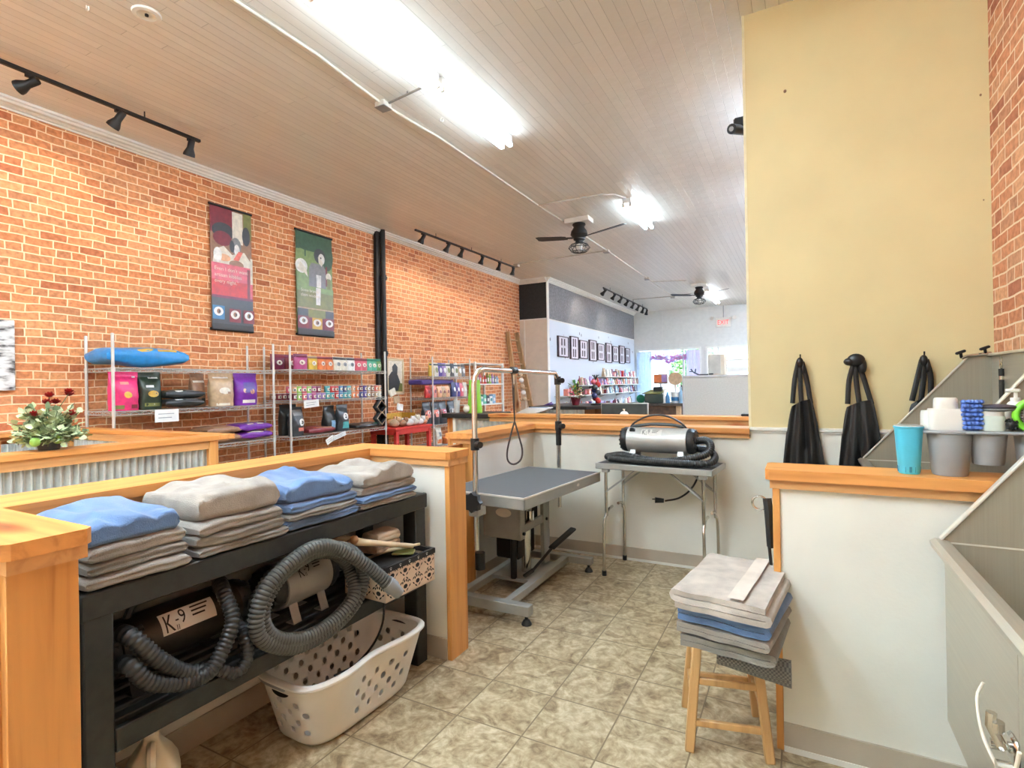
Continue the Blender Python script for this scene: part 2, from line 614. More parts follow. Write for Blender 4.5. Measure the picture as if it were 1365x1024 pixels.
    def disc(s, c, ax1, ax2, r1, r2=None, n=16):
        r2 = r1 if r2 is None else r2
        c, ax1, ax2 = Vector(c), Vector(ax1), Vector(ax2)
        return s.poly([c + ax1 * (r1 * math.cos(2 * PI * k / n)) + ax2 * (r2 * math.sin(2 * PI * k / n)) for k in range(n)])
    def text(s, body, o, xd, yd, size, ext=0.0, align='LEFT', sx=1.0, fn=None):
        cu = bpy.data.curves.new('lettering', 'FONT')
        cu.body = body
        cu.size = size
        cu.align_x = align
        cu.extrude = ext
        cu.resolution_u = 3
        ob = bpy.data.objects.new('lettering', cu)
        me = bpy.data.meshes.new_from_object(ob)
        n0 = s.mark()
        f0 = len(s.bm.faces)
        s.bm.from_mesh(me)
        s.bm.faces.ensure_lookup_table()
        for f in s.bm.faces[f0:]:
            f.material_index = s.cur
        if fn:
            st = size * 0.07
            for k in range(-4, 20):
                s.bm.faces.ensure_lookup_table()
                gf = s.bm.faces[f0:]
                ge = {e for f in gf for e in f.edges}
                gv = {v for f in gf for v in f.verts}
                bmesh.ops.bisect_plane(s.bm, geom=list(gv) + list(ge) + list(gf), plane_co=(0, k * st, 0), plane_no=(0, 1, 0))
        xd, yd, o = Vector(xd), Vector(yd), Vector(o)
        zd = xd.cross(yd)
        if fn:
            s.warp(n0, lambda c: fn(c.x * sx, c.y))
        else:
            s.warp(n0, lambda c: o + xd * (c.x * sx) + yd * c.y + zd * c.z)
        bpy.data.objects.remove(ob)
        bpy.data.curves.remove(cu)
        bpy.data.meshes.remove(me)
        return s
    def mesh(s, name, ang=38, recalc=True):
        if recalc:
            bmesh.ops.recalc_face_normals(s.bm, faces=s.bm.faces[:])
        me = bpy.data.meshes.new(name)
        s.bm.to_mesh(me)
        s.bm.free()
        for mt in s.mats:
            me.materials.append(mt)
        me.set_sharp_from_angle(angle=R(ang))
        return me

def spline(pts, step=0.02, closed=False):
    """Catmull-Rom through pts, resampled to an even step"""
    P = [Vector(p) for p in pts]
    n = len(P)
    out = []
    for i in range(n if closed else n - 1):
        p0 = P[(i - 1) % n] if (closed or i > 0) else P[0] * 2 - P[1]
        p1, p2 = P[i], P[(i + 1) % n]
        p3 = P[(i + 2) % n] if (closed or i < n - 2) else P[-1] * 2 - P[-2]
        k = max(4, int((p2 - p1).length / step * 2))
        for j in range(k):
            t = j / k
            out.append(0.5 * ((2 * p1) + (p2 - p0) * t + (2 * p0 - 5 * p1 + 4 * p2 - p3) * t * t + (3 * p1 - p0 - 3 * p2 + p3) * t ** 3))
    if not closed:
        out.append(P[-1])
    # even resample
    res = [out[0]]
    acc = 0.0
    for a, b in zip(out, out[1:] + ([out[0]] if closed else [])):
        d = (b - a).length
        while acc + d >= step:
            t = (step - acc) / d
            a = a + (b - a) * t
            res.append(a.copy())
            d = (b - a).length
            acc = 0.0
        acc += d
    if not closed and (res[-1] - out[-1]).length > step * 0.3:
        res.append(out[-1])
    return res

# ------------------------------------------------------------------ objects
def thing(name, label, cat, loc=(0, 0, 0), rz=0.0, group=None):
    o = bpy.data.objects.new(name, None)
    COL.objects.link(o)
    o.location = loc
    o.rotation_euler = (0, 0, rz)
    o.empty_display_size = 0.05
    o['label'] = label
    o['category'] = cat
    if group:
        o['group'] = group
    return o

def wm(o):
    M = Matrix.Identity(4)
    chain = []
    while o is not None:
        chain.append(o)
        o = o.parent
    for c in reversed(chain):
        M = M @ (Matrix.Translation(c.location) @ c.rotation_euler.to_matrix().to_4x4())
    return M

def part(name, mb, parent=None, label=None, local=False, ang=38, recalc=True):
    """link mb as one mesh object; world coordinates unless local"""
    if parent is not None and not local:
        mb.xf(0, wm(parent).inverted())
    me = mb.mesh(name, ang, recalc)
    o = bpy.data.objects.new(name, me)
    COL.objects.link(o)
    o.parent = parent
    if label:
        o['label'] = label
    return o

def solo(name, mb, label, cat, group=None, loc=None, ang=38, rz=0.0):
    """a thing that is one mesh; mb in local coordinates about loc when loc is given"""
    o = bpy.data.objects.new(name, mb.mesh(name, ang))
    COL.objects.link(o)
    if loc:
        o.location = loc
        o.rotation_euler = (0, 0, rz)
    o['label'] = label
    o['category'] = cat
    if group:
        o['group'] = group
    return o

def struct(name, mb, parent=None, label=None):
    o = bpy.data.objects.new(name, mb.mesh(name))
    COL.objects.link(o)
    if parent is None:
        o['kind'] = 'structure'
    else:
        o.parent = parent
    if label:
        o['label'] = label
    return o

def copy_tree(o, loc, rz=None, label=None, group=None):
    r = o.copy()
    COL.objects.link(r)
    r.location = loc
    if rz is not None:
        r.rotation_euler = (0, 0, rz)
    if label:
        r['label'] = label
    if group:
        r['group'] = group
    def kids(src, dst):
        for ch in [c for c in bpy.data.objects if c.parent == src]:
            c = ch.copy()
            COL.objects.link(c)
            c.parent = dst
            kids(ch, c)
    kids(o, r)
    return r

ORD = ['first', 'second', 'third', 'fourth', 'fifth', 'sixth', 'seventh', 'eighth', 'ninth', 'tenth', 'eleventh', 'twelfth', 'thirteenth',
       'fourteenth', 'fifteenth', 'sixteenth', 'seventeenth', 'eighteenth', 'nineteenth', 'twentieth', 'twenty-first', 'twenty-second',
       'twenty-third', 'twenty-fourth', 'twenty-fifth', 'twenty-sixth', 'twenty-seventh', 'twenty-eighth', 'twenty-ninth', 'thirtieth']
# ================================================================== SETTING
H = 3.99
XL = -6.12
XR = 1.025
mb = MB(FLOOR); mb.box(-6.4, 1.3, -3.3, 19.9, -0.06, 0.0); struct('floor', mb)
mb = MB(CEIL); mb.box(-6.4, 1.3, -3.3, 19.9, H, H + 0.08); struct('ceiling', mb)
mb = MB(BRICKL); mb.box(-6.32, XL, -3.2, 12.0, 0, H); struct('wall_left', mb)
mb = MB(BRICKR); mb.box(XR, 1.22, -3.2, 19.9, 0, H); struct('wall_right', mb)
mb = MB(WHITEW); mb.box(-6.32, 1.22, -3.3, -3.2, 0, H); struct('wall_behind', mb)

# moulding along the ceiling
def crown(name, pts, nrm, k=1.0):
    """stepped moulding along the line pts[0]->pts[1], nrm points into the room"""
    mb = MB(WHITET)
    a, b = Vector(pts[0]), Vector(pts[1])
    n = Vector(nrm)
    prof = [(0, 0), (0.075, 0), (0.075, -0.018), (0.055, -0.024), (0.05, -0.04), (0.03, -0.048), (0.026, -0.066), (0.012, -0.072), (0.012, -0.085), (0, -0.085)]
    mb.prism([a + n * (p * k) + Vector((0, 0, q * k)) for p, q in prof], b - a)
    return struct(name, mb)
crown('trim_1', [(XL, -3.2, H), (XL, 11.95, H)], (1, 0, 0), 1.15)

# the boxed-out party wall with the pale blue display side
mb = MB(PALEBEIGE)
mb.box(XL, -5.372, 11.95, 12.05, 0, 3.0)
w = struct('wall_return', mb)
mb = MB(BLACKP); mb.box(XL, -5.372, 11.95, 12.05, 3.0, H); struct('upper_panel', mb, w, 'black upper panel')
mb = MB(WHITET); mb.box(-6.0, -5.97, 11.94, 11.95, 0, 3.0); mb.box(XL, -5.36, 11.935, 11.95, 2.985, 3.01); struct('batten', mb, w)
mb = MB(PALEBLUE); mb.box(-5.45, -5.37, 12.05, 19.75, 0, 2.99)
w = struct('wall_display', mb)
mb = MB(GREYP); mb.box(-5.45, -5.37, 12.05, 19.75, 2.99, H); struct('upper_panel', mb, w, 'grey upper panel')
mb = MB(WHITET); mb.box(-5.372, -5.362, 11.95, 19.75, 2.975, 3.0); mb.box(-5.38, -5.362, 11.94, 12.06, 0, H); struct('batten', mb, w)
crown('trim_2', [(-5.37, 11.95, H), (-5.37, 19.75, H)], (1, 0, 0), 1.3)
crown('trim_3', [(XL, 11.95, H), (-5.37, 11.95, H)], (0, -1, 0), 1.3)

# front (street) wall with its window and door openings
mb = MB(BACKW)
Y0, Y1 = 19.75, 19.9
mb.box(-5.45, 1.3, Y0, Y1, 2.62, H)
mb.box(-5.45, -5.25, Y0, Y1, 0, 2.62)
mb.box(-3.02, -2.86, Y0, Y1, 0, 2.62)
mb.box(-1.3, 1.3, Y0, Y1, 0, 2.62)
mb.box(-5.25, -3.02, Y0, Y1, 0, 0.6)
w = struct('wall_front', mb)
mb = MB(BACKW); mb.box(-5.37, 1.0, Y0 - 0.02, Y0, 2.985, 3.01); mb.box(-4.36, -4.335, Y0 - 0.015, Y0, 3.0, H); struct('batten', mb, w)
def window(name, x0, x1, z0, z1, bars):
    mb = MB(WHITET)
    t = 0.06
    mb.box(x0, x0 + t, Y0 - 0.03, Y1, z0, z1); mb.box(x1 - t, x1, Y0 - 0.03, Y1, z0, z1)
    mb.box(x0 + t, x1 - t, Y0 - 0.03, Y1, z0, z0 + t); mb.box(x0 + t, x1 - t, Y0 - 0.03, Y1, z1 - t, z1)
    for b in bars:
        if b[0] == 'x':
            mb.box(b[1] - 0.03, b[1] + 0.03, Y0, Y1 - 0.02, z0 + t, z1 - t)
        else:
            mb.box(x0 + t, x1 - t, Y0, Y1 - 0.02, b[1] - 0.03, b[1] + 0.03)
    o = struct(name, mb)
    g, nt, b_ = newmat(name + '_glass')
    nt.nodes.remove(b_)
    tr = N(nt, 'ShaderNodeBsdfTransparent')
    gl = N(nt, 'ShaderNodeBsdfGlossy'); gl.inputs['Roughness'].default_value = 0.02
    mx = N(nt, 'ShaderNodeMixShader'); mx.inputs[0].default_value = 0.06
    nt.links.new(tr.outputs[0], mx.inputs[1]); nt.links.new(gl.outputs[0], mx.inputs[2])
    nt.links.new(mx.outputs[0], nt.nodes['Material Output'].inputs['Surface'])
    mb = MB(g); mb.box(x0 + t, x1 - t, Y0 + 0.06, Y0 + 0.066, z0 + t, z1 - t)
    struct('pane', mb, o)
    return o
window('window_1', -5.25, -3.02, 0.6, 2.62, [('x', -3.62)])
d = window('door_1', -2.86, -1.3, 0.0, 2.62, [('z', 2.12), ('x', -2.45), ('z', 1.0)])
mb = MB(WHITET); mb.box(-2.42, -1.36, Y0 + 0.02, Y0 + 0.07, 1.72, 1.86); struct('rail', mb, d)

# yellow wall with white wainscot
YW = 4.179
mb = MB(YELLOW); mb.box(-0.313, XR, YW, 4.30, 1.05, H)
yw = struct('wall_yellow', mb)
mb = MB(WHITEW); mb.box(-0.313, XR, YW, 4.30, 0, 1.05); struct('wainscot', mb, yw, 'white lower wall')
mb = MB(WHITET); mb.prism([(-0.313, YW, 1.028), (-0.313, YW - 0.012, 1.028), (-0.313, YW - 0.012, 1.038), (-0.313, YW - 0.024, 1.044), (-0.313, YW - 0.024, 1.058), (-0.313, YW, 1.066)], (XR + 0.313, 0, 0))
struct('chair_rail', mb, yw)
mb = MB(plain('corner_bead', (236, 226, 190), 0.5)); mb.box(-0.322, -0.306, YW - 0.004, 4.31, 1.02, H); struct('corner_bead', mb, yw)
mb = MB(cm('brown')); mb.sph((-0.055, YW, 3.385), (0.010, 0.006, 0.012), 8, 5); mb.sph((0.985, YW, 3.08), (0.006, 0.006, 0.008), 8, 5); mb.sph((0.99, YW, 2.45), (0.004, 0.005, 0.005), 8, 5)
struct('nail_hole', mb, yw, 'small chipped hole in yellow paint')
mb = MB(GREIGE); mb.box(-2.03, XR, YW - 0.008, YW, 0, 0.105, 0.003)
struct('baseboard_back', mb)
mb = MB(WHITET); mb.box(-2.03, XR, YW - 0.012, YW - 0.002, 0, 0.018)
struct('trim_4', mb)

# --- low walls topped with pine
def capboard(mb, poly, z0, z1):
    mb.prism([(x, y, z0) for x, y in poly], (0, 0, z1 - z0))
ZC0, ZC1 = 1.020, 1.058
# near wall (towels in front of it)
mb = MB(WHITEW)
mb.box(-2.29, -2.11, 0.53, 2.405, 0, 1.0)
mb.box(-2.11, -1.60, 2.262, 2.405, 0, 1.0)
mb.box(-2.11, -1.60, 0.53, 0.665, 0, 1.0)
w = struct('wall_near_low', mb, label='low white wall with pine cap behind the towel rack')
mb = MB(WX); capboard(mb, [(-2.32, 0.515), (-1.56, 0.515), (-1.545, 0.53), (-1.545, 0.675), (-1.56, 0.69), (-2.32, 0.69)], ZC0, ZC1); struct('cap_board', mb, w)
mb = MB(WY); capboard(mb, [(-2.32, 0.69), (-2.065, 0.69), (-2.078, 2.235), (-2.32, 2.44)], ZC0, ZC1); struct('cap_board', mb, w)
mb = MB(WX); capboard(mb, [(-2.32, 2.44), (-2.078, 2.235), (-1.575, 2.235), (-1.56, 2.25), (-1.56, 2.425), (-1.575, 2.44)], ZC0, ZC1); struct('cap_board', mb, w)
mb = MB(WTX); mb.box(-2.085, -1.568, 2.245, 2.2615, 0.986, ZC0); mb.box(-1.599, -1.568, 2.2615, 2.425, 0.986, ZC0)
mb.box(-1.599, -1.555, 0.525, 0.68, 0.986, ZC0); mb.box(-2.085, -1.599, 0.666, 0.68, 0.986, ZC0); mb.box(-2.29, -1.599, 0.518, 0.529, 0.986, ZC0); struct('cap_trim', mb, w)
mb = MB(WTY); mb.box(-2.109, -2.085, 0.68, 2.245, 0.986, ZC0); struct('cap_trim', mb, w)
mb = MB(WZ); mb.box(-1.60, -1.572, 0.528, 0.668, 0, 0.985, 0.002); struct('end_board', mb, w)
mb = MB(WZ); mb.box(-1.60, -1.572, 2.257, 2.41, 0, 0.985, 0.002); struct('end_board', mb, w)
mb = MB(WZ); mb.box(-1.64, -1.60, 0.518, 0.53, 0, 0.985); struct('end_board', mb, w)
mb = MB(GREIGE); mb.box(-2.11, -2.102, 0.665, 2.262, 0, 0.105); mb.box(-2.11, -1.60, 2.254, 2.262, 0, 0.105); struct('baseboard_near', mb)
# rear wall with its short return towards the shop
mb = MB(WHITEW)
mb.box(-2.17, -0.313, YW, 4.30, 0, 1.0)
mb.box(-2.17, -2.03, 3.225, YW, 0, 1.0)
w = struct('wall_rear_low', mb, label='low white wall with pine cap behind the folding table')
mb = MB(WX); capboard(mb, [(-2.235, 4.36), (-1.985, 4.125), (-0.318, 4.125), (-0.318, 4.36)], ZC0, ZC1); struct('cap_board', mb, w)
mb = MB(WY); capboard(mb, [(-2.235, 4.36), (-2.235, 3.17), (-1.985, 3.17), (-1.985, 4.125)], ZC0, ZC1); struct('cap_board', mb, w)
mb = MB(WTX); mb.box(-2.01, -0.318, 4.15, YW, 0.985, ZC0); mb.box(-2.2, -2.0, 3.195, 3.225, 0.985, ZC0); struct('cap_trim', mb, w)
mb = MB(WTY); mb.box(-2.03, -2.005, 3.225, 4.15, 0.985, ZC0); struct('cap_trim', mb, w)
mb = MB(WZ); mb.box(-2.17, -2.03, 3.205, 3.225, 0, 0.985, 0.002); struct('end_board', mb, w)
mb = MB(GREIGE); mb.box(-2.03, -2.022, 3.225, YW, 0, 0.105); struct('baseboard_side', mb)
mb = MB(WHITET); mb.box(-2.024, -2.016, 3.225, YW, 0, 0.016); struct('trim_5', mb)
# right-hand wall in front of the tub
mb = MB(WHITEW); mb.box(-0.072, XR, 2.272, 2.40, 0, 1.0)
w = struct('wall_right_low', mb, label='low white wall with pine cap beside the wooden stool')
mb = MB(WX); capboard(mb, [(-0.108, 2.235), (XR, 2.235), (XR, 2.44), (-0.105, 2.44), (-0.12, 2.425), (-0.12, 2.25)], ZC0, ZC1); struct('cap_board', mb, w)
mb = MB(WTX); mb.box(-0.105, XR - 0.001, 2.252, 2.2715, 0.986, ZC0); mb.box(-0.105, -0.0725, 2.2715, 2.42, 0.986, ZC0); struct('cap_trim', mb, w)
mb = MB(WZ); mb.box(-0.097, -0.072, 2.262, 2.405, 0, 0.985, 0.002); struct('end_board', mb, w)
mb = MB(GREIGE); mb.box(-0.072, XR, 2.263, 2.272, 0.012, 0.105); struct('baseboard_right', mb)
mb = MB(WHITET); mb.box(-0.072, XR, 2.258, 2.270, 0, 0.02); struct('trim_6', mb)

# ------------------------------------------------------------------ swinging wooden gate
g = thing('wooden_gate', 'brown wooden gate between the low walls behind the grooming table post', 'gate', (-2.1, 2.82, 0.0))
mb = MB(WDARK); mb.box(-2.13, -2.10, 2.45, 3.19, 0.03, 0.985, 0.003); part('panel', mb, g)
mb = MB(BLKM); mb.box(-2.10, -2.092, 3.12, 3.19, 0.78, 0.84); mb.box(-2.10, -2.092, 3.12, 3.19, 0.2, 0.26); part('hinge', mb, g)

# ------------------------------------------------------------------ galvanised pen and counter
def corrugated(mb, p0, p1, z0, z1, nrm, pitch=0.045, amp=0.014):
    p0, p1, n = Vector(p0), Vector(p1), Vector(nrm)
    L = (p1 - p0).length
    k = int(L / pitch * 6)
    rows = []
    for i in range(k + 1):
        s = i / k
        p = p0 + (p1 - p0) * s + n * (amp * math.sin(2 * PI * s * L / pitch))
        rows.append((mb.V((p.x, p.y, z0)), mb.V((p.x, p.y, z1))))
    for a, b in zip(rows, rows[1:]):
        mb.F([a[0], b[0], b[1], a[1]])
pen = thing('dog_pen', 'pine framed pen with corrugated metal sides against the brick wall', 'pen', (-3.85, 1.6, 0))
mb = MB(CORR); corrugated(mb, (-3.835, 0.0, 0), (-3.835, 2.43, 0), 0.1, 0.965, (1, 0, 0)); part('front_panel', mb, pen, 'corrugated metal panel', recalc=False)
mb = MB(CORR); corrugated(mb, (-5.95, 2.50, 0), (-3.9, 2.50, 0), 0.1, 0.965, (0, -1, 0)); part('side_panel', mb, pen, 'corrugated metal panel', recalc=False)
mb = MB(CORR); corrugated(mb, (-5.95, 1.97, 0), (-5.95, 2.46, 0), 0.1, 0.965, (1, 0, 0)); part('wall_panel', mb, pen, 'corrugated metal panel', recalc=False)
mb = MB(WY); mb.box(-3.98, -3.785, -0.05, 2.50, 1.022, 1.06, 0.004); part('cap', mb, pen)
mb = MB(WX); mb.box(-6.09, -3.80, 2.50, 2.635, 1.022, 1.06, 0.004); part('cap', mb, pen)
mb = MB(WY); mb.box(-6.1, -5.90, 1.93, 2.50, 1.022, 1.06, 0.004); part('cap', mb, pen)
mb = MB(WTY); mb.box(-3.86, -3.805, 0.06, 2.43, 0.965, 1.022); mb.box(-3.86, -3.81, 0.06, 2.43, 0.02, 0.1); part('rail', mb, pen)
mb = MB(WTX); mb.box(-5.93, -3.87, 2.485, 2.54, 0.965, 1.022); mb.box(-5.93, -3.87, 2.485, 2.54, 0.02, 0.1); part('rail', mb, pen)
for (x0, x1, y0, y1) in ((-3.87, -3.80, 2.431, 2.50), (-5.99, -5.93, 1.94, 1.98), (-5.99, -5.93, 2.46, 2.54), (-3.87, -3.80, 0.0, 0.06)):
    mb = MB(WZ); mb.box(x0, x1, y0, y1, 0, 1.022, 0.003); part('post', mb, pen)

YC = 5.45
ct = thing('reception_counter', 'long counter with corrugated metal front, pine cap and black left end', 'counter', (-2, YC, 0))
mb = MB(CORR); corrugated(mb, (-3.74, YC + 0.03, 0), (-0.35, YC + 0.03, 0), 0.08, 0.98, (0, -1, 0), 0.062, 0.011); part('front_panel', mb, ct, 'corrugated metal front', recalc=False)
mb = MB(WX); mb.box(-3.22, -0.33, YC - 0.06, YC + 0.16, 1.025, 1.062, 0.004); part('cap', mb, ct, 'pine cap')
mb = MB(WTX); mb.box(-3.20, -0.33, YC - 0.02, YC + 0.05, 0.975, 1.025); part('rail', mb, ct)
mb = MB(BLK); mb.box(-3.85, -3.19, YC - 0.07, YC + 0.5, 1.01, 1.062, 0.006); part('countertop', mb, ct, 'black laminate top')
mb = MB(BLK); mb.box(-3.3, -0.35, YC + 0.17, YC + 0.65, 0.97, 1.01, 0.006); part('work_shelf', mb, ct, 'black work surface')
mb = MB(WZ); mb.box(-3.80, -3.72, YC - 0.01, YC + 0.09, 0, 1.01, 0.003); part('post', mb, ct)
mb = MB(WHITET); mb.box(-3.72, -3.68, YC - 0.015, YC + 0.05, 0, 1.01, 0.003); part('post', mb, ct)
mb = MB(WHITEW); mb.box(-3.72, -0.35, YC + 0.05, YC + 0.14, 0, 1.0); part('back_board', mb, ct)

# ------------------------------------------------------------------ drain pipe on the brick wall
pp = thing('drain_pipe', 'black iron drain pipe running up the brick wall beside the second banner', 'pipe', (-6.05, 6.82, 0))
mb = MB(BLKM); mb.box(-6.12, -6.06, 6.74, 6.85, 0, H, 0.01); part('channel', mb, pp)
mb = MB(BLKM); mb.cyl((-6.03, 6.87, 0), (-6.03, 6.87, H), 0.042, n=14); part('riser', mb, pp)
for z in (1.95, 3.2):
    mb = MB(BLKM); mb.cyl((-6.03, 6.87, z - 0.04), (-6.03, 6.87, z + 0.04), 0.056, n=14); mb.cyl((-6.03, 6.87, z - 0.012), (-6.03, 6.87, z + 0.012), 0.066, n=14); part('collar', mb, pp)

# ================================================================== CEILING
def tube_light(x, y0, y1, label, tm=None):
    t = thing('ceiling_light', label, 'light', (x, (y0 + y1) / 2, H), group='fluorescent ceiling lights')
    mb = MB(WHITET)
    mb.box(x - 0.062, x + 0.062, y0, y1, H - 0.07, H, 0.004)
    part('housing', mb, t)
    for dx in (-0.05, 0.05):
        mb = MB(tm or TUBE); mb.cyl((x + dx, y0 + 0.03, H - 0.102), (x + dx, y1 - 0.03, H - 0.102), 0.024, n=10); part('tube', mb, t, 'lit fluorescent tube')
        for yy in (y0 + 0.015, y1 - 0.015):
            mb = MB(WPLAS); mb.box(x + dx - 0.02, x + dx + 0.02, yy - 0.012, yy + 0.012, H - 0.125, H - 0.07, 0.004); part('socket', mb, t)
    return t
tube_light(-2.66, 3.73, 4.98, 'nearer pair of lit fluorescent tubes, farther half of the long row')
tube_light(-2.66, 2.44, 3.69, 'lit fluorescent tubes cut by the top of the photo')
tube_light(-2.66, 1.15, 2.40, 'lit fluorescent tubes just above the top of the frame')
tube_light(-2.66, -0.14, 1.11, 'unseen fluorescent tubes over the viewer, boosted as fill, first of the long row', TUBE2)  # unseen end of the row, boosted to fill the near room
tube_light(-2.66, -1.43, -0.18, 'unseen fluorescent tubes added as fill behind the viewer on the long row', TUBE2)  # unseen fixtures behind and beside the viewer, added as fill light
tube_light(-1.3, -1.9, -0.65, 'unseen fluorescent tubes added as fill behind the viewer on the tub side', TUBE2)
tube_light(-1.3, -0.4, 0.85, 'unseen fluorescent tubes added as fill over the tub side of the room', TUBE2)
tube_light(-0.55, 1.45, 2.70, 'unseen fluorescent tubes added as fill over the stool, out of the frame')  # unseen fixture added to brighten the middle of the room
tube_light(-4.7, -2.6, -1.35, 'unseen fluorescent tubes added as fill behind the viewer, brick wall side', TUBE2)  # unseen pair added as fill on the brick side
tube_light(-4.7, -0.9, 0.35, 'unseen fluorescent tubes added as fill beside the viewer, brick wall side', TUBE2)
for k_, y_ in enumerate((5.2, 7.6, 10.0, 12.4, 14.8, 17.2)):  # unseen row added to brighten the far shop
    tube_light(0.25, y_, y_ + 1.25, 'unseen fluorescent tubes added as fill beyond the yellow wall, %s from it' % ('nearest', 'second', 'third', 'fourth', 'fifth', 'sixth')[k_], TUBE3)
tube_light(-2.1, 7.45, 8.75, 'single short fluorescent light beyond the nearer ceiling fan')
tube_light(-2.25, 15.9, 18.2, 'far fluorescent light behind the farther ceiling fan')

def spot_head(mb_unused, t, p, aim, k=1.0, lit=False, hang=0.07):
    """track head hung from p, pointing along aim"""
    p, d = Vector(p), Vector(aim).normalized()
    h = MB(BLKM)
    h.box(p.x - 0.016 * k, p.x + 0.016 * k, p.y - 0.03 * k, p.y + 0.03 * k, p.z - 0.025 * k, p.z)
    q = p + Vector((0, 0, -hang * k))
    h.tube([p + Vector((0, 0, -0.02 * k)), q], 0.009 * k, 8)
    u = Vector((0, 1, 0)) - d * d.y
    u.normalize()
    v = d.cross(u)
    M = Matrix((u, v, d)).transposed().to_4x4()
    M.translation = q
    h.lathe([(0, -0.065), (0.026, -0.065), (0.03, -0.058), (0.031, 0.02), (0.036, 0.035), (0.052, 0.075), (0.054, 0.10), (0.048, 0.10), (0.045, 0.08), (0.02, 0.06), (0, 0.06)], n=16, M=M @ Matrix.Scale(k, 4))
    o = part('spot_head', h, t)
    b = MB(BULB if lit else GPLAS)
    b.lathe([(0, 0.094), (0.03, 0.09), (0.043, 0.082), (0.02, 0.06), (0, 0.06)], n=14, M=M @ Matrix.Scale(k, 4))
    part('bulb', b, o, 'lit bulb' if lit else None)
    return q + d * (0.11 * k), d

SPOTS = []
def track(x0, y0, x1, y1, z, heads, label, k=1.0):
    t = thing('track_light', label, 'light', ((x0 + x1) / 2, (y0 + y1) / 2, H))
    mb = MB(BLKM); mb.bar((x0, y0, z), (x1, y1, z), 0.036, 0.03, 0.004); part('rail', mb, t)
    L = math.hypot(x1 - x0, y1 - y0)
    n = max(2, int(L / 1.3) + 1)
    mb = MB(BLKM)
    for i in range(n):
        s = (i + 0.5) / n
        px, py = x0 + (x1 - x0) * s, y0 + (y1 - y0) * s
        mb.cyl((px, py, z), (px, py, H), 0.006, n=6)
    part('hanger', mb, t)
    for s, aim, lit in heads:
        px, py = x0 + (x1 - x0) * s, y0 + (y1 - y0) * s
        SPOTS.append(spot_head(None, t, (px, py, z - 0.012), aim, k, lit) + (lit,))
    return t
track(-5.30, 0.2, -5.33, 3.36, 3.92, [(0.13, (-0.9, -0.2, -0.6), True), (0.565, (-0.88, -0.55, -0.42), True), (0.765, (-0.6, -0.25, -0.75), True), (0.97, (-0.42, 0.05, -0.9), True)],
      'black track light of which the near end leaves the photo at left')
track(-5.42, 6.95, -5.36, 10.25, 3.92, [(0.06, (-0.5, -0.1, -0.85), True), (0.27, (-0.5, -0.1, -0.85), True), (0.40, (-0.45, 0, -0.9), True), (0.61, (-0.4, 0, -0.9), True), (0.81, (-0.3, 0, -0.95), True), (0.985, (-0.3, 0.05, -0.95), True)],
      'black six-head track light above the brick wall by the drain pipe')
track(-4.49, 13.6, -4.54, 18.4, 3.9, [(0.02, (-0.75, 0.3, -0.6), True), (0.2, (-0.6, 0, -0.8), False), (0.34, (-0.6, 0, -0.8), False), (0.48, (-0.6, 0.2, -0.7), True), (0.62, (-0.5, 0, -0.85), False), (0.75, (-0.5, 0, -0.85), False), (0.88, (-0.4, 0.2, -0.85), False), (0.99, (-0.3, 0.3, -0.85), False)],
      'far black track light above the grey panel', 1.1)

def fan(x, y, k, label, rot):
    t = thing('ceiling_fan', label, 'fan', (x, y, H), group='dark ceiling fans')
    mb = MB(WPLAS); mb.box(x - 0.2 * k, x + 0.2 * k, y - 0.12, y + 0.12, H - 0.075, H, 0.006); part('mounting_box', mb, t, 'white mounting box')
    mb = MB(BLKM)
    mb.lathe([(0.0, H - 0.075), (0.10, H - 0.08), (0.105, H - 0.10), (0.085, H - 0.125), (0.09, H - 0.15), (0.125, H - 0.20), (0.135, H - 0.25), (0.11, H - 0.29), (0.09, H - 0.31), (0.09, H - 0.33), (0.06, H - 0.35), (0.06, H - 0.38), (0.0, H - 0.38)], (x, y, 0), 22)
    part('motor', mb, t)
    for a in (rot, rot + PI):
        mb = MB(BLKM)
        n0 = mb.mark()
        mb.box(0.10, 0.24, -0.02, 0.02, -0.006, 0.006)
        mb.prism([(0.22, -0.05, -0.004), (0.30, -0.062, -0.004), (0.70, -0.075, -0.004), (0.76, -0.06, -0.004), (0.76, 0.06, -0.004), (0.70, 0.075, -0.004), (0.30, 0.062, -0.004), (0.22, 0.05, -0.004)], (0, 0, 0.008))
        mb.xf(n0, Matrix.Translation((x, y, H - 0.30)) @ Matrix.Rotation(a, 4, 'Z') @ Matrix.Rotation(R(-7), 4, 'Y') @ Matrix.Rotation(R(12), 4, 'X'))
        part('blade', mb, t)
    # caged lamp under the motor
    mb = MB(BLKM)
    c = Vector((x, y, H - 0.46))
    for i in range(12):
        a = 2 * PI * i / 12
        d = Vector((math.cos(a), math.sin(a), 0))
        mb.tube([c + d * 0.06 + Vector((0, 0, 0.085)), c + d * 0.15 + Vector((0, 0, 0.03)), c + d * 0.165, c + d * 0.13 + Vector((0, 0, -0.05)), c + Vector((0, 0, -0.085))], 0.0045, 5)
    for r_, z_ in ((0.168, 0.0), (0.115, -0.058), (0.13, 0.05)):
        mb.tube([c + Vector((r_ * math.cos(2 * PI * i / 24), r_ * math.sin(2 * PI * i / 24), z_)) for i in range(24)], 0.005, 6, closed=True)
    part('lamp_cage', mb, t)
    mb = MB(PAPERW); mb.sph(c + Vector((0, 0, 0.01)), (0.05, 0.05, 0.06), 12, 8); part('bulb', mb, t)
fan(-3.02, 8.0, 1.0, 'nearer dark ceiling fan with caged lamp under a white box', R(-4))
fan(-2.31, 15.0, 1.0, 'farther dark ceiling fan near the street wall', R(-8))

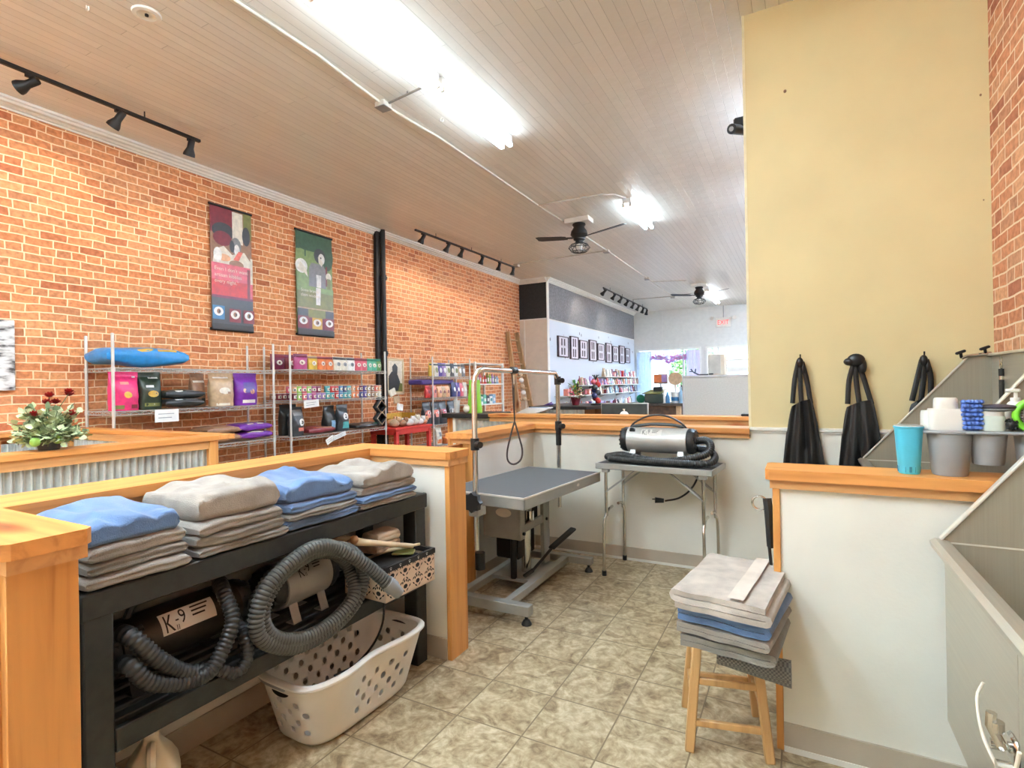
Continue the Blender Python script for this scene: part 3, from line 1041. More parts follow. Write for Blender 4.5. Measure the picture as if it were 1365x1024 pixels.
# conduit
PCOND = plain('painted_conduit', (206, 200, 190), 0.45)
def conduit(pts, label, r=0.012):
    mb = MB(PCOND); mb.tube(pts, r, 8)
    return solo('ceiling_conduit', mb, label, 'conduit', 'painted conduit on the ceiling')
zc = H - 0.014
conduit([(-3.26, 0.0, zc), (-3.26, 2.3, zc), (-3.25, 3.0, zc), (-3.29, 3.45, zc), (-3.31, 3.78, zc)], 'painted conduit left of the long light row, near part', 0.012)
conduit([(-3.31, 3.84, zc), (-3.29, 4.2, zc), (-3.26, 4.6, zc), (-3.27, 6.0, zc), (-3.28, 7.05, zc)], 'painted conduit from the near junction box to the bend before the nearer fan', 0.012)
conduit([(-3.28, 7.05, zc), (-3.27, 8.5, zc), (-3.26, 10.1, zc)], 'painted conduit passing behind the nearer fan')
conduit([(-3.26, 10.2, zc), (-3.28, 13.3, zc), (-3.33, 16.6, zc)], 'painted conduit running on to the farther fan')
conduit([(-3.28, 7.05, zc), (-2.35, 7.1, zc), (-2.2, 7.18, zc), (-2.1, 7.4, zc)], 'painted conduit curving across to the short light')
conduit([(-5.34, 10.2, zc - 0.01), (-3.3, 10.15, zc)], 'painted conduit crossing to the six-head track')
conduit([(-3.28, 13.9, zc), (-2.5, 14.2, zc)], 'thin painted conduit crossing to the farther fan')
conduit([(-4.52, 16.5, zc), (-3.35, 16.6, zc), (-2.3, 16.2, zc)], 'thin painted conduit crossing the far ceiling')
mb = MB(plain('grey_conduit', (150, 148, 142), 0.4, metal=0.5)); mb.tube([(-3.25, 3.82, zc), (-2.7, 3.72, zc - 0.02)], 0.010, 8)
mb.cyl((-3.0, 3.77, zc), (-3.0, 3.77, H), 0.008, n=6)
solo('ceiling_conduit', mb, 'grey metal conduit joining the junction box to the long light row', 'conduit', 'painted conduit on the ceiling')
for (x, y, lab) in ((-3.31, 3.81, 'painted junction box beside the long light row'), (-3.27, 10.15, 'painted junction box behind the nearer fan'), (-3.28, 13.35, 'small junction box between the two fans'), (-3.33, 16.65, 'small junction box before the farther fan'), (-5.34, 10.32, 'painted junction box at the end of the six-head track')):
    t = thing('junction_box', lab, 'electrical box', (x, y, H), group='ceiling junction boxes')
    mb = MB(PCOND)
    mb.box(x - 0.055, x + 0.055, y - 0.055, y + 0.055, H - 0.05, H, 0.006); part('box', mb, t)
    mb = MB(GPLAS); mb.box(x - 0.058, x + 0.058, y - 0.058, y + 0.058, H - 0.056, H - 0.05, 0.002); part('cover', mb, t, 'grey cover plate')
# rosette and hooks on the ceiling
t = thing('ceiling_rosette', 'round white plaster ring on the ceiling above the near track light', 'ceiling fitting', (-3.92, 2.11, H))
mb = MB(WHITET); mb.lathe([(0, H), (0.09, H), (0.085, H - 0.012), (0.06, H - 0.016), (0.045, H - 0.006), (0.02, H - 0.006), (0.0, H - 0.006)], (-3.92, 2.11, 0), 24); part('ring', mb, t)
mb = MB(BLK); mb.cyl((-3.92, 2.11, H - 0.018), (-3.92, 2.11, H - 0.004), 0.012, n=10); part('hole', mb, t)
for (x, y, lab) in ((-3.02, 4.3, 'white ceiling hook beside the long light row'), (-4.18, 1.87, 'white ceiling hook nearest the plaster ring')):
    mb = MB(WPLAS); mb.tube(spline([(0, 0, 0), (0, 0, -0.03), (0.02, 0, -0.045), (0.03, 0, -0.025), (0.018, 0, -0.015)], 0.006), 0.005, 6)
    solo('ceiling_hook', mb, lab, 'hook', 'white ceiling hooks', (x, y, H))
# camera on the corner of the yellow wall
t = thing('security_camera', 'dark bullet camera on the edge of the yellow wall near the ceiling', 'camera', (-0.33, 4.33, 3.26))
mb = MB(BLKM); mb.box(-0.40, -0.325, 4.30, 4.40, 3.255, 3.34, 0.012); mb.bar((-0.38, 4.36, 3.30), (-0.33, 4.4, 3.37), 0.03, 0.03, 0.004); part('bracket', mb, t)
mb = MB(BLKM); mb.cyl((-0.405, 4.22, 3.225), (-0.335, 4.38, 3.265), 0.036, n=16); part('body', mb, t)
mb = MB(GPLAS); mb.cyl((-0.408, 4.215, 3.2235), (-0.404, 4.222, 3.2255), 0.017, n=12); part('lens', mb, t)
# ================================================================== RACK WITH TOWELS
rk = thing('storage_rack', 'black two-tier storage rack of slats against the low white wall', 'rack', (-1.89, 1.46, 0))
ZT = 0.85
mb = MB(BLKW)
for k in range(5):
    x0 = -2.10 + 0.012 + k * 0.079
    mb.box(x0, x0 + 0.066, 0.73, 2.22, ZT - 0.022, ZT, 0.004)
part('top_slats', mb, rk)
mb = MB(BLKW)
mb.box(-1.715, -1.69, 0.72, 2.23, ZT - 0.075, ZT, 0.005); mb.box(-2.10, -2.085, 0.72, 2.23, ZT - 0.075, ZT - 0.022, 0.003)
part('top_rail', mb, rk)
mb = MB(BLKW)
for k in range(6):
    x0 = -2.08 + k * 0.062
    mb.box(x0, x0 + 0.042, 0.80, 2.14, 0.438, 0.46, 0.004)
part('lower_slats', mb, rk)
mb = MB(BLKW)
mb.box(-1.715, -1.692, 0.80, 2.215, 0.385, 0.452, 0.004); mb.box(-2.09, -2.075, 0.80, 2.14, 0.385, 0.452, 0.003)
for yy in (0.80, 1.46, 2.12):
    mb.box(-2.08, -1.70, yy - 0.014, yy + 0.014, 0.40, 0.438)
part('lower_rail', mb, rk)
for (x0, x1) in ((-1.775, -1.692), (-2.10, -2.04)):
    for (y0, y1) in ((0.725, 0.80), (2.135, 2.215)):
        mb = MB(BLKW); mb.box(x0, x1, y0, y1, 0, ZT - 0.022, 0.005); part('leg', mb, rk)
for (y0, y1) in ((0.73, 0.795), (2.14, 2.21)):
    mb = MB(BLKW); mb.box(-2.04, -1.775, y0 + 0.015, y1 - 0.015, ZT - 0.09, ZT - 0.03, 0.004); part('end_rail', mb, rk)

def towel(mb, x0, x1, y0, y1, z0, z1, seed, fold=1, amp=0.006, top=0.0, fr=0.022, nv=44):
    """soft folded towel; the fold faces +x, ends face y"""
    cx, hx = (x0 + x1) / 2, (x1 - x0) / 2
    cz, hz = (z0 + z1) / 2, (z1 - z0) / 2
    hy = (y1 - y0) / 2
    cy = (y0 + y1) / 2
    nu = 56
    def fn(u, v):
        a = 2 * PI * u
        ca, sa = math.cos(a), math.sin(a)
        px = math.copysign(abs(ca) ** 0.32, ca)
        pz = math.copysign(abs(sa) ** 0.46, sa)
        t = 2 * v - 1
        e = 1 - max(0, (abs(t) - 0.90) / 0.10) ** 2 * 0.55
        tt = math.copysign(min(1, abs(t)), t)
        x = cx + hx * px * (0.995 if e > 0.9 else 0.97)
        z = cz + hz * pz * e
        y = cy + hy * tt
        n1 = noise.noise((x * 7 + seed * 3.1, y * 9, seed * 1.7))
        n2 = noise.noise((x * 18 + seed, y * 22, z * 14 + seed))
        z += (n1 * amp + n2 * amp * 0.35) * (0.5 + 0.5 * (pz > 0))
        if ca > 0.2:
            # groove between the layers of the fold, front edge slightly wavy
            x += noise.noise((y * 5 + seed * 2.3, seed, 0)) * fr
            x -= 0.004 * fold * math.exp(-(pz / 0.22) ** 2)
        y += noise.noise((x * 9, z * 40, seed * 5.5)) * 0.006 * (1 if abs(t) > 0.8 else 0)
        z += noise.noise((x * 30 + seed, y * 30, z * 25)) * 0.002
        if top and pz > 0:
            r = noise.noise((x * 5.5 + seed * 9, y * 6.5 + seed, 4.2))
            z += top * (0.35 + r) * (1 - abs(t) ** 3) * 0.8
            rg = 1 - abs(noise.noise((x * 3.5 + y * 2.0 + seed * 3, y * 5.5 - x * 2.0, seed))) * 2.2
            z += top * 0.55 * max(0, rg) ** 3 * (1 - abs(t) ** 4)
            z -= top * 0.4 * max(0, 1 - abs(noise.noise((x * 6 - y * 4 + seed, y * 4, seed * 2))) * 5) * (1 - abs(t) ** 4)
        return (x, y, z)
    vs = mb.grid(fn, nu, nv, cu=True)
    for k in (0, nv - 1):
        mb.F([vs[i][k] for i in range(nu)])

XF = -1.675
stacks = [
    (0.735, 1.018, 'first', [(TGREY, 'dim grey', 0.042), (TGREYD, 'grey', 0.040), (TGREY, 'grey', 0.048), (TBLUE, 'blue', 0.062)]),
    (1.035, 1.372, 'second', [(TGREYD, 'grey', 0.036), (TGREYD, 'grey', 0.046), (TGREY, 'grey', 0.046), (TWARM, 'pale grey', 0.085)]),
    (1.385, 1.742, 'third', [(TBLUE, 'blue', 0.044), (TGREYD, 'grey', 0.030), (TBLUE, 'blue', 0.042), (TBLUE, 'blue', 0.07)]),
    (1.752, 2.135, 'fourth', [(TGREY, 'grey', 0.034), (TBLUE, 'blue', 0.034), (TGREY, 'grey', 0.045), (TWARM, 'pale grey', 0.06)]),
]
posn = {0: 'lowest', 1: 'second from the bottom', 2: 'second from the top', 3: 'topmost'}
sd = 1
for (y0, y1, nm, lay) in stacks:
    z = ZT + 0.001
    for i, (m_, cn, h_) in enumerate(lay):
        sd += 1
        mb = MB(m_)
        dx = rnd.uniform(-0.012, 0.006)
        dy = rnd.uniform(-0.008, 0.008)
        towel(mb, -2.04 + rnd.uniform(-0.01, 0.02), XF + dx - 0.004 * i, y0 + dy + 0.004 * i, y1 + dy - 0.006 * i, z, z + h_, sd * 1.37, fold=1, amp=0.008, top=(0.036 if i == 3 else 0.0))
        o = solo('folded_towel', mb, '%s towel, %s in the %s stack on the black rack' % (cn, posn[i], nm), 'towel', 'folded towels on the black rack', (0, 0, 0))
        z += h_ - 0.006

# ================================================================== DRYERS
def curved(mat, mb, Rr, y0, y1, a0, a1, lift, n=12):
    mb.m(mat)
    mb.grid(lambda u, v: ((Rr + lift) * math.cos(a0 + (a1 - a0) * u), y0 + (y1 - y0) * v, (Rr + lift) * math.sin(a0 + (a1 - a0) * u)), n, 2)
def dryer(label, loc, rz, L, Rr, zc_, body, labelmat, txt, ang, lab_y, lab_w, lab_h, footmat=None):
    """forced-air dryer: axis along local y, front +x, base at z=0, axis height zc_"""
    t = thing('pet_dryer', label, 'pet dryer', loc, rz, 'forced-air pet dryers')
    MZ = Matrix.Translation((0, 0, zc_))
    RY = MZ @ Matrix.Rotation(R(-90), 4, 'X')   # lathe z -> +y
    mb = MB(body)
    mb.lathe([(Rr * 0.9, -L / 2), (Rr, -L / 2 + 0.004), (Rr, L / 2 - 0.004), (Rr * 0.9, L / 2)], n=36, M=RY)
    part('housing', mb, t, local=True)
    for s in (-1, 1):
        mb = MB(BLK)
        pr_ = [(Rr * 0.93, 0), (Rr * 0.98, 0.006), (Rr * 0.98, 0.03), (Rr * 0.86, 0.05), (Rr * 0.8, 0.052), (Rr * 0.55, 0.054), (0, 0.054)]
        mb.lathe([(r_, s * (L / 2 + z_ - 0.002)) for r_, z_ in pr_], n=28, M=RY)
        for k in range(14):
            a = 2 * PI * k / 14
            mb.bar((math.cos(a) * Rr * 0.93, s * (L / 2 + 0.008), zc_ + math.sin(a) * Rr * 0.93), (math.cos(a) * Rr * 0.8, s * (L / 2 + 0.052), zc_ + math.sin(a) * Rr * 0.8), 0.012, 0.012)
        part('end_cap', mb, t, 'black end cap', local=True)
    # label with lettering wrapped on the housing
    mb = MB()
    n0 = mb.mark()
    da = lab_h / Rr
    if labelmat:
        curved(labelmat, mb, Rr, lab_y - lab_w / 2, lab_y + lab_w / 2, ang - da / 2, ang + da / 2, 0.0012)
    mb.m(BLK)
    def wrap(u, v):
        a = ang + v / Rr
        return ((Rr + 0.002) * math.cos(a), lab_y - lab_w / 2 + u, (Rr + 0.002) * math.sin(a))
    k = lab_h
    mb.text('K', None or (0, 0, 0), (1, 0, 0), (0, 1, 0), k * 1.15, fn=lambda u, v: wrap(u + 0.008, v - k * 0.42), sx=0.62)
    mb.text('9', (0, 0, 0), (1, 0, 0), (0, 1, 0), k * 0.95, fn=lambda u, v: wrap(u + 0.008 + k * 0.72, v - k * 0.22), sx=0.7)
    mb.text('-', (0, 0, 0), (1, 0, 0), (0, 1, 0), k * 0.7, fn=lambda u, v: wrap(u + 0.008 + k * 0.50, v - k * 0.16), sx=0.9)
    mb.text('II', (0, 0, 0), (1, 0, 0), (0, 1, 0), k * 0.34, fn=lambda u, v: wrap(u + 0.008 + k * 0.50, v - k * 0.44), sx=1.0)
    for j in range(3):
        y_ = lab_y - lab_w / 2 + 0.008 + k * 1.32
        curved(BLK, mb, Rr, y_, y_ + lab_w * (0.34 - 0.05 * j), ang + (0.30 - 0.2 * j) * da, ang + (0.38 - 0.2 * j) * da, 0.002, 3)
    mb.xf(n0, MZ)
    part('label', mb, t, 'printed K-9 II label', local=True, recalc=False)
    # switch
    mb = MB(BLK)
    mb.box(-0.012, 0.012, -0.02, 0.02, 0, 0.016, 0.003)
    mb.box(-0.006, 0.006, -0.012, 0.012, 0.014, 0.028, 0.002)
    Msw = MZ @ Matrix.Rotation(PI / 2 - (ang + 0.15), 4, 'Y') @ Matrix.Translation((0, -L / 2 + 0.045 if labelmat else -L / 2 + 0.04, Rr - 0.004))
    mb.xf(0, Msw)
    part('switch', mb, t, 'black power switch', local=True)
    # feet: two bent straps
    for s in (-1, 1):
        y_ = s * (L / 2 - 0.045)
        for sx in (-1, 1):
            mb = MB(footmat or SILVER)
            zf = zc_ - Rr * 0.78
            mb.prism([(sx * Rr * 0.55, y_ - 0.02, zf + 0.02), (sx * Rr * 0.62, y_ - 0.02, zf + 0.012), (sx * Rr * 0.88, y_ - 0.02, 0.004), (sx * Rr * 0.45, y_ - 0.02, 0.004), (sx * Rr * 0.45, y_ - 0.02, 0.0), (sx * Rr * 0.93, y_ - 0.02, 0.0)], (0, 0.04, 0))
            part('foot', mb, t, local=True)
    # handle on top
    mb = MB(BLKM)
    return t, mb, Rr, L, zc_

def hose(t, pts, r, mat, name='hose', pitch=0.0145, nozzle=None):
    P_ = spline(pts, pitch / 4.0)
    mb = MB(mat)
    mb.tube(P_, r, 10, rf=lambda i, n: (1.06, 1.06, 0.90, 0.90)[i % 4], matf=lambda i: (mat, mat, BLK, mat)[i % 4])
    h = part(name, mb, t, 'ribbed grey hose' if mat is RUB else 'ribbed black hose', ang=70)
    if nozzle:
        d = (P_[-1] - P_[-6]).normalized()
        mb = MB(GPLAS)
        mb.cyl(P_[-1] - d * 0.005, P_[-1] + d * 0.035, r * 1.18, n=16)
        mb.cyl(P_[-1] + d * 0.035, P_[-1] + d * 0.075, r * 1.05, r * 0.9, n=16)
        mb.xf(0, wm(t).inverted())
        o = bpy.data.objects.new('nozzle', mb.mesh('nozzle')); COL.objects.link(o); o.parent = h
        o['label'] = 'grey plastic nozzle'
    return h

# dryer in the middle of the rack
t, mb, Rr, L, zc_ = dryer('silver pet dryer ringed by its grey coiled hose on the black rack', (-1.86, 1.555, 0.462), R(2), 0.235, 0.092, 0.142, SILVER, None, True, R(36), 0.0, 0.14, 0.06)
mb = MB(WIRE); mb.tube([(0.02, -0.06, zc_ + Rr - 0.005), (0.02, -0.06, zc_ + Rr + 0.045), (0.02, 0.06, zc_ + Rr + 0.045), (0.02, 0.06, zc_ + Rr - 0.005)], 0.003, 6)
part('handle', mb, t, 'thin wire handle', local=True)
cy_, cz_ = 1.475, 0.602
pts = [(-1.86, 1.42, 0.60), (-1.80, 1.33, 0.585), (-1.72, 1.245, 0.615)]
def coil(a, ry, rz, x):
    return (x, cy_ + ry * math.cos(R(a)), cz_ + rz * math.sin(R(a)))
for a in range(150, -205, -30):
    f = (150 - a) / 355
    pts.append(coil(a, 0.225, 0.165, -1.705 + 0.03 * f))
for a in range(-235, -285, -25):
    pts.append(coil(a, 0.255 , 0.19, -1.655))
pts = [(-1.86, 1.42, 0.60), (-1.79, 1.352, 0.60)]
for a in (170, 130, 90, 50, 10, -30, -70, -110, -150, -190, -230, -270, -310, -350, -390, -430, -470, -510, -540, -575, -610, -630):
    f = (170 - a) / 800
    ry = 0.212 + 0.06 * f
    rz = 0.135 + 0.048 * f
    x = -1.725 + 0.085 * f
    if math.sin(R(a)) < 0.1 or f > 0.35:
        x = max(x, -1.655)
    if -360 > a > -480:
        ry += 0.01
    pts.append(coil(a, ry, rz, x))
pts += [(-1.635, 1.56, 0.755), (-1.59, 1.67, 0.665), (-1.545, 1.755, 0.565)]
hose(t, pts, 0.027, RUB, nozzle=True)
mb = MB(BLK); mb.tube(spline([(-1.84, 1.69, 0.60), (-1.80, 1.80, 0.57), (-1.69, 1.86, 0.49), (-1.672, 1.87, 0.36), (-1.70, 1.84, 0.25), (-1.72, 1.74, 0.19), (-1.72, 1.62, 0.2)], 0.02), 0.005, 6)
part('power_cord', mb, t, 'thin black power cord')
# dryer at the left end of the rack
t, mb, Rr, L, zc_ = dryer('dark pet dryer with white label and drooping black hose at rack end', (-1.88, 1.07, 0.462), R(1), 0.40, 0.085, 0.135, BRONZE, PAPERW, True, R(33), 0.005, 0.18, 0.07, BLKM)
mb = MB(BLK); mb.tube(spline([(0, -0.15, zc_ + Rr - 0.01), (0.0, -0.12, zc_ + Rr + 0.04), (0, 0.0, zc_ + Rr + 0.07), (0, 0.12, zc_ + Rr + 0.045), (0, 0.17, zc_ + Rr - 0.01)], 0.02), 0.012, 8)
part('handle', mb, t, 'black carrying handle', local=True)
hose(t, [(-1.86, 0.87, 0.60), (-1.80, 0.845, 0.68), (-1.70, 0.845, 0.69), (-1.665, 0.89, 0.62), (-1.665, 0.95, 0.555), (-1.665, 1.0, 0.52)], 0.024, RUBD)
hose(t, [(-1.75, 0.85, 0.60), (-1.68, 0.835, 0.615), (-1.66, 0.87, 0.56), (-1.66, 0.95, 0.515), (-1.66, 1.04, 0.50), (-1.665, 1.095, 0.545), (-1.67, 1.138, 0.63), (-1.73, 1.15, 0.70), (-1.80, 1.18, 0.72), (-1.86, 1.22, 0.66)], 0.0235, RUBD)
hose(t, [(-1.78, 1.0, 0.49), (-1.69, 1.08, 0.49), (-1.664, 1.14, 0.455), (-1.666, 1.185, 0.485), (-1.70, 1.20, 0.55), (-1.78, 1.22, 0.58)], 0.021, RUBD)

# ================================================================== PAW PRINT BOX
pb = thing('fabric_box', 'cream fabric storage box printed with black paws and diamonds on the rack', 'box', (-1.70, 1.957, 0.462), R(-3))
bx, by, bh = 0.125, 0.165, 0.15
mb = MB(plain('cream_fabric', (220, 196, 172), 0.8))
mb.box(-bx, bx, -by, by, 0, 0.006)
for (x0, x1, y0, y1) in ((bx - 0.006, bx, -by, by), (-bx, -bx + 0.006, -by, by), (-bx, bx, -by, -by + 0.006), (-bx, bx, by - 0.006, by)):
    mb.box(x0, x1, y0, y1, 0, bh)
part('body', mb, pb, local=True)
FAB = plain('black_fabric', (30, 24, 22), 0.8)
# print: front (+x), left (-y) sides
def paw(mb, o, xd, yd, k):
    o, xd, yd = Vector(o), Vector(xd), Vector(yd)
    mb.disc(o - yd * (0.25 * k), xd, yd, 0.42 * k, 0.32 * k, 10)
    for a, rr in ((-0.55, 0.17), (-0.2, 0.19), (0.2, 0.19), (0.55, 0.17)):
        mb.disc(o + xd * (a * k) + yd * ((0.34 + 0.18 * (abs(a) < 0.4)) * k), xd, yd, rr * k * 0.75, rr * k * 1.1, 8)
mb = MB(FAB)
def pattern(o, xd, yd, w, h):
    o, xd, yd = Vector(o), Vector(xd), Vector(yd)
    n = max(2, round(w / 0.085))
    cw = w / n
    for i in range(n):
        for j in range(2):
            c = o + xd * ((i + (0.5 if j == 0 else 0.5)) * cw) + yd * (h * (0.27 + 0.48 * j))
            paw(mb, c, xd, yd, 0.032)
            for (sx, sy) in ((1, 1), (1, -1), (-1, 1), (-1, -1)):
                for q in (0.32, 0.72):
                    # chain of leaf shapes along the diamond outline
                    p0 = c + xd * (sx * cw * 0.5 * (1 - q)) + yd * (sy * h * 0.24 * q)
                    d = (xd * (-sx * cw * 0.5) + yd * (sy * h * 0.24))
                    d.normalize()
                    e = xd.cross(yd).cross(d)
                    mb.poly([p0 - d * 0.011, p0 + e * 0.0038, p0 + d * 0.011, p0 - e * 0.0038])
pattern((bx + 0.001, -by, 0.002), (0, 1, 0), (0, 0, 1), 2 * by, bh)
pattern((-bx, -by - 0.001, 0.002), (1, 0, 0), (0, 0, 1), 2 * bx, bh)
part('print', mb, pb, 'black paw and diamond print', local=True, recalc=False)
mb = MB(FAB)
for (x0, x1, y0, y1) in ((bx - 0.010, bx + 0.003, -by - 0.003, by + 0.003), (-bx - 0.003, -bx + 0.010, -by - 0.003, by + 0.003), (-bx, bx, -by - 0.003, -by + 0.010), (-bx, bx, by - 0.010, by + 0.003)):
    mb.box(x0, x1, y0, y1, bh - 0.022, bh + 0.002)
mb.box(-bx + 0.006, bx - 0.006, -by + 0.006, by - 0.006, 0.008, 0.014)
part('lining', mb, pb, 'black lining turned over the rim', local=True)
mb = MB(WPLAS)
for i in range(5):
    paw(mb, (-bx + 0.03 + i * 0.048, -by - 0.0042, bh - 0.010), (1, 0, 0), (0, 0, 1), 0.011)
for i in range(5):
    paw(mb, (bx + 0.0042, -by + 0.03 + i * 0.06, bh - 0.010), (0, 1, 0), (0, 0, 1), 0.010)
part('rim_print', mb, pb, 'white paws on the black rim', local=True, recalc=False)
# chews lying across the box and a wrapped cloth
def bone(p0, p1, r, label):
    p0, p1 = Vector(p0), Vector(p1)
    d = (p1 - p0).normalized()
    n_ = d.orthogonal()
    mb = MB(plain('chew_bone', (222, 204, 170), 0.55) if 'chew_bone' not in MATS else MATS['chew_bone'])
    mb.tube([p0 + (p1 - p0) * s for s in (0.0, 0.08, 0.16, 0.5, 1.0)], r, 10, rf=lambda i, n: (1.0, 1.15, 1.05, 0.85, 0.75)[i])
    mb.m(MATS['chew_end'] if 'chew_end' in MATS else plain('chew_end', (186, 142, 96), 0.6))
    mb.sph(p0 + n_ * r * 0.7, r * 1.25, 10, 7)
    mb.sph(p0 - n_ * r * 0.7 - d * r * 0.4, r * 1.2, 10, 7)
    return solo('rawhide_bone', mb, label, 'dog chew', 'rawhide bones on the paw box', (0, 0, 0))
bone((-1.72, 1.735, 0.725), (-1.63, 2.03, 0.637), 0.015, 'pale rawhide bone on the paw box, nearest its front edge')
bone((-1.80, 1.70, 0.745), (-1.70, 1.99, 0.637), 0.015, 'rawhide bone with two brown knobs, rear of the pair on the paw box')
bone((-1.72, 1.90, 0.632), (-1.635, 2.09, 0.63), 0.009, 'thin pale rawhide stick in the paw box')
mb = MB(plain('tan_cloth', (180, 150, 124), 0.5, var=0.2, vscale=30)); towel(mb, -1.82, -1.70, 1.86, 2.04, 0.63, 0.67, 91, 1, 0.004, 0)
mb.m(plain('cream_cloth', (216, 200, 180), 0.6)); towel(mb, -1.81, -1.705, 1.88, 2.035, 0.668, 0.715, 92, 1, 0.004, 0)
solo('wrapped_chews', mb, 'shiny tan wrapped packet lying on top in the paw print box', 'packet', None, (0, 0, 0))
mb = MB(cm('olive')); mb.box(-0.05, 0.05, -0.035, 0.035, 0, 0.01, 0.003)
solo('green_packet', mb, 'small olive green packet under the pale bones in the box', 'packet', None, (-1.66, 2.0, 0.608), rz=R(30))
mb = MB(FAB); mb.box(-0.09, 0.09, -0.13, 0.13, 0, 0.118, 0.02)
solo('black_cloth', mb, 'black cloth bundle filling the paw print box', 'cloth', None, (-1.70, 1.957, 0.478), rz=R(-3))

# ================================================================== LAUNDRY BASKET
lb = thing('laundry_basket', 'white plastic laundry basket with holes on the floor under the rack', 'laundry basket', (-1.76, 1.73, 0), R(-2))
def _sup(a, hx, hy):
    e = 2 / 4.2
    return Vector((hx * math.copysign(abs(math.cos(a)) ** e, math.cos(a)), hy * math.copysign(abs(math.sin(a)) ** e, math.sin(a)), 0))
_al = [0.0]
for _i in range(2000):
    _al.append(_al[-1] + (_sup(2 * PI * (_i + 1) / 2000, 0.16, 0.31) - _sup(2 * PI * _i / 2000, 0.16, 0.31)).length)
def s2a(s):
    import bisect
    q = (s % 1.0) * _al[-1]
    k = min(1999, max(0, bisect.bisect_right(_al, q) - 1))
    f = (q - _al[k]) / max(1e-9, _al[k + 1] - _al[k])
    return 2 * PI * (k + f) / 2000
def bplan(s, v):
    """wall of the basket: s around 0..1, v up 0..1"""
    a = s2a(s)
    ca, sa = math.cos(a), math.sin(a)
    e = 2 / 4.2
    hx = 0.135 + 0.055 * v
    hy = 0.275 + 0.065 * v
    x = hx * math.copysign(abs(ca) ** e, ca)
    y = hy * math.copysign(abs(sa) ** e, sa)
    if ca > 0:
        x -= 0.045 * v * math.exp(-((y) / 0.13) ** 2)
        x += 0.015 * v
    top = 0.285 - 0.012 * math.exp(-((y) / 0.14) ** 2) - 0.010 * (abs(y) / hy) ** 6
    z = 0.012 + (top - 0.012) * v
    # rounded foot
    if v < 0.08:
        k = (1 - v / 0.08)
        x *= 1 - 0.06 * k * k
        y *= 1 - 0.04 * k * k
    return Vector((x, y, z))
mb = MB(WPLAS)
NS = 44
def holecell(s0, s1, v0, v1, big):
    c = [(s0, v0), ((s0 + s1) / 2, v0), (s1, v0), (s1, (v0 + v1) / 2), (s1, v1), ((s0 + s1) / 2, v1), (s0, v1), (s0, (v0 + v1) / 2)]
    outer = [mb.V(bplan(*q)) for q in c]
    ang = [225, 270, 315, 0, 45, 90, 135, 180]
    cs, cv = (s0 + s1) / 2, (v0 + v1) / 2
    inner = [mb.V(bplan(cs + (s1 - s0) * big * math.cos(R(a)), cv + (v1 - v0) * big * math.sin(R(a)))) for a in ang]
    for k in range(8):
        mb.F([outer[k], outer[(k + 1) % 8], inner[(k + 1) % 8], inner[k]])
def plaincell(s0, s1, v0, v1):
    mb.F([mb.V(bplan(*q)) for q in ((s0, v0), ((s0 + s1) / 2, v0), (s1, v0), (s1, (v0 + v1) / 2), (s1, v1), ((s0 + s1) / 2, v1), (s0, v1), (s0, (v0 + v1) / 2))])
vb = [0.0, 0.04, 0.08, 0.18, 0.32, 0.47, 0.62, 0.76, 0.88, 0.94, 1.0]
for i in range(NS):
    s0, s1 = i / NS, (i + 1) / NS
    pm_ = bplan((s0 + s1) / 2, 0.5)
    side = abs(pm_.y) < 0.215
    endz = abs(pm_.x) < 0.105 and not side
    for j in range(len(vb) - 1):
        v0, v1 = vb[j], vb[j + 1]
        ok = (i + j) % 2 == 0 and ((side and pm_.x < 0 and 3 <= j <= 7) or (side and pm_.x > 0 and 3 <= j <= 6 and abs(pm_.y - 0.03) < 0.16) or (endz and 3 <= j <= 6))
        if ok:
            holecell(s0, s1, v0, v1, 0.36)
        else:
            plaincell(s0, s1, v0, v1)
bmesh.ops.remove_doubles(mb.bm, verts=mb.bm.verts[:], dist=0.0004)
base = [mb.V(bplan(i / NS / 2, 0.0)) for i in range(NS * 2)]
mb.F(base)
bmesh.ops.remove_doubles(mb.bm, verts=mb.bm.verts[:], dist=0.0004)
o = part('body', mb, lb, local=True, ang=50)
md = o.modifiers.new('wall', 'SOLIDIFY'); md.thickness = 0.004; md.offset = -1
mb = MB(WPLAS)
mb.tube([bplan(i / 80, 1.0) + Vector((0, 0, -0.004)) for i in range(80)], 0.016, 10, closed=True, flat=0.75)
part('rim', mb, lb, local=True)
for sy in (-1, 1):
    mb = MB(BLK); n0 = mb.mark()
    mb.disc((0, 0, 0), (1, 0, 0), (0, 0, 1), 0.05, 0.018, 18)
    mb.xf(n0, Matrix.Translation((0, sy * 0.333, 0.235)) @ Matrix.Rotation(R(sy * 13), 4, 'X'))
    part('handle_opening', mb, lb, 'dark oval hand hole', local=True, recalc=False)
mb = MB(GPLAS); mb.tube([bplan(s / 100, 1.0) + Vector((0, 0, -0.018)) for s in range(64, 77)], 0.011, 8); part('grip', mb, lb, 'grey grip under the rim', local=True)

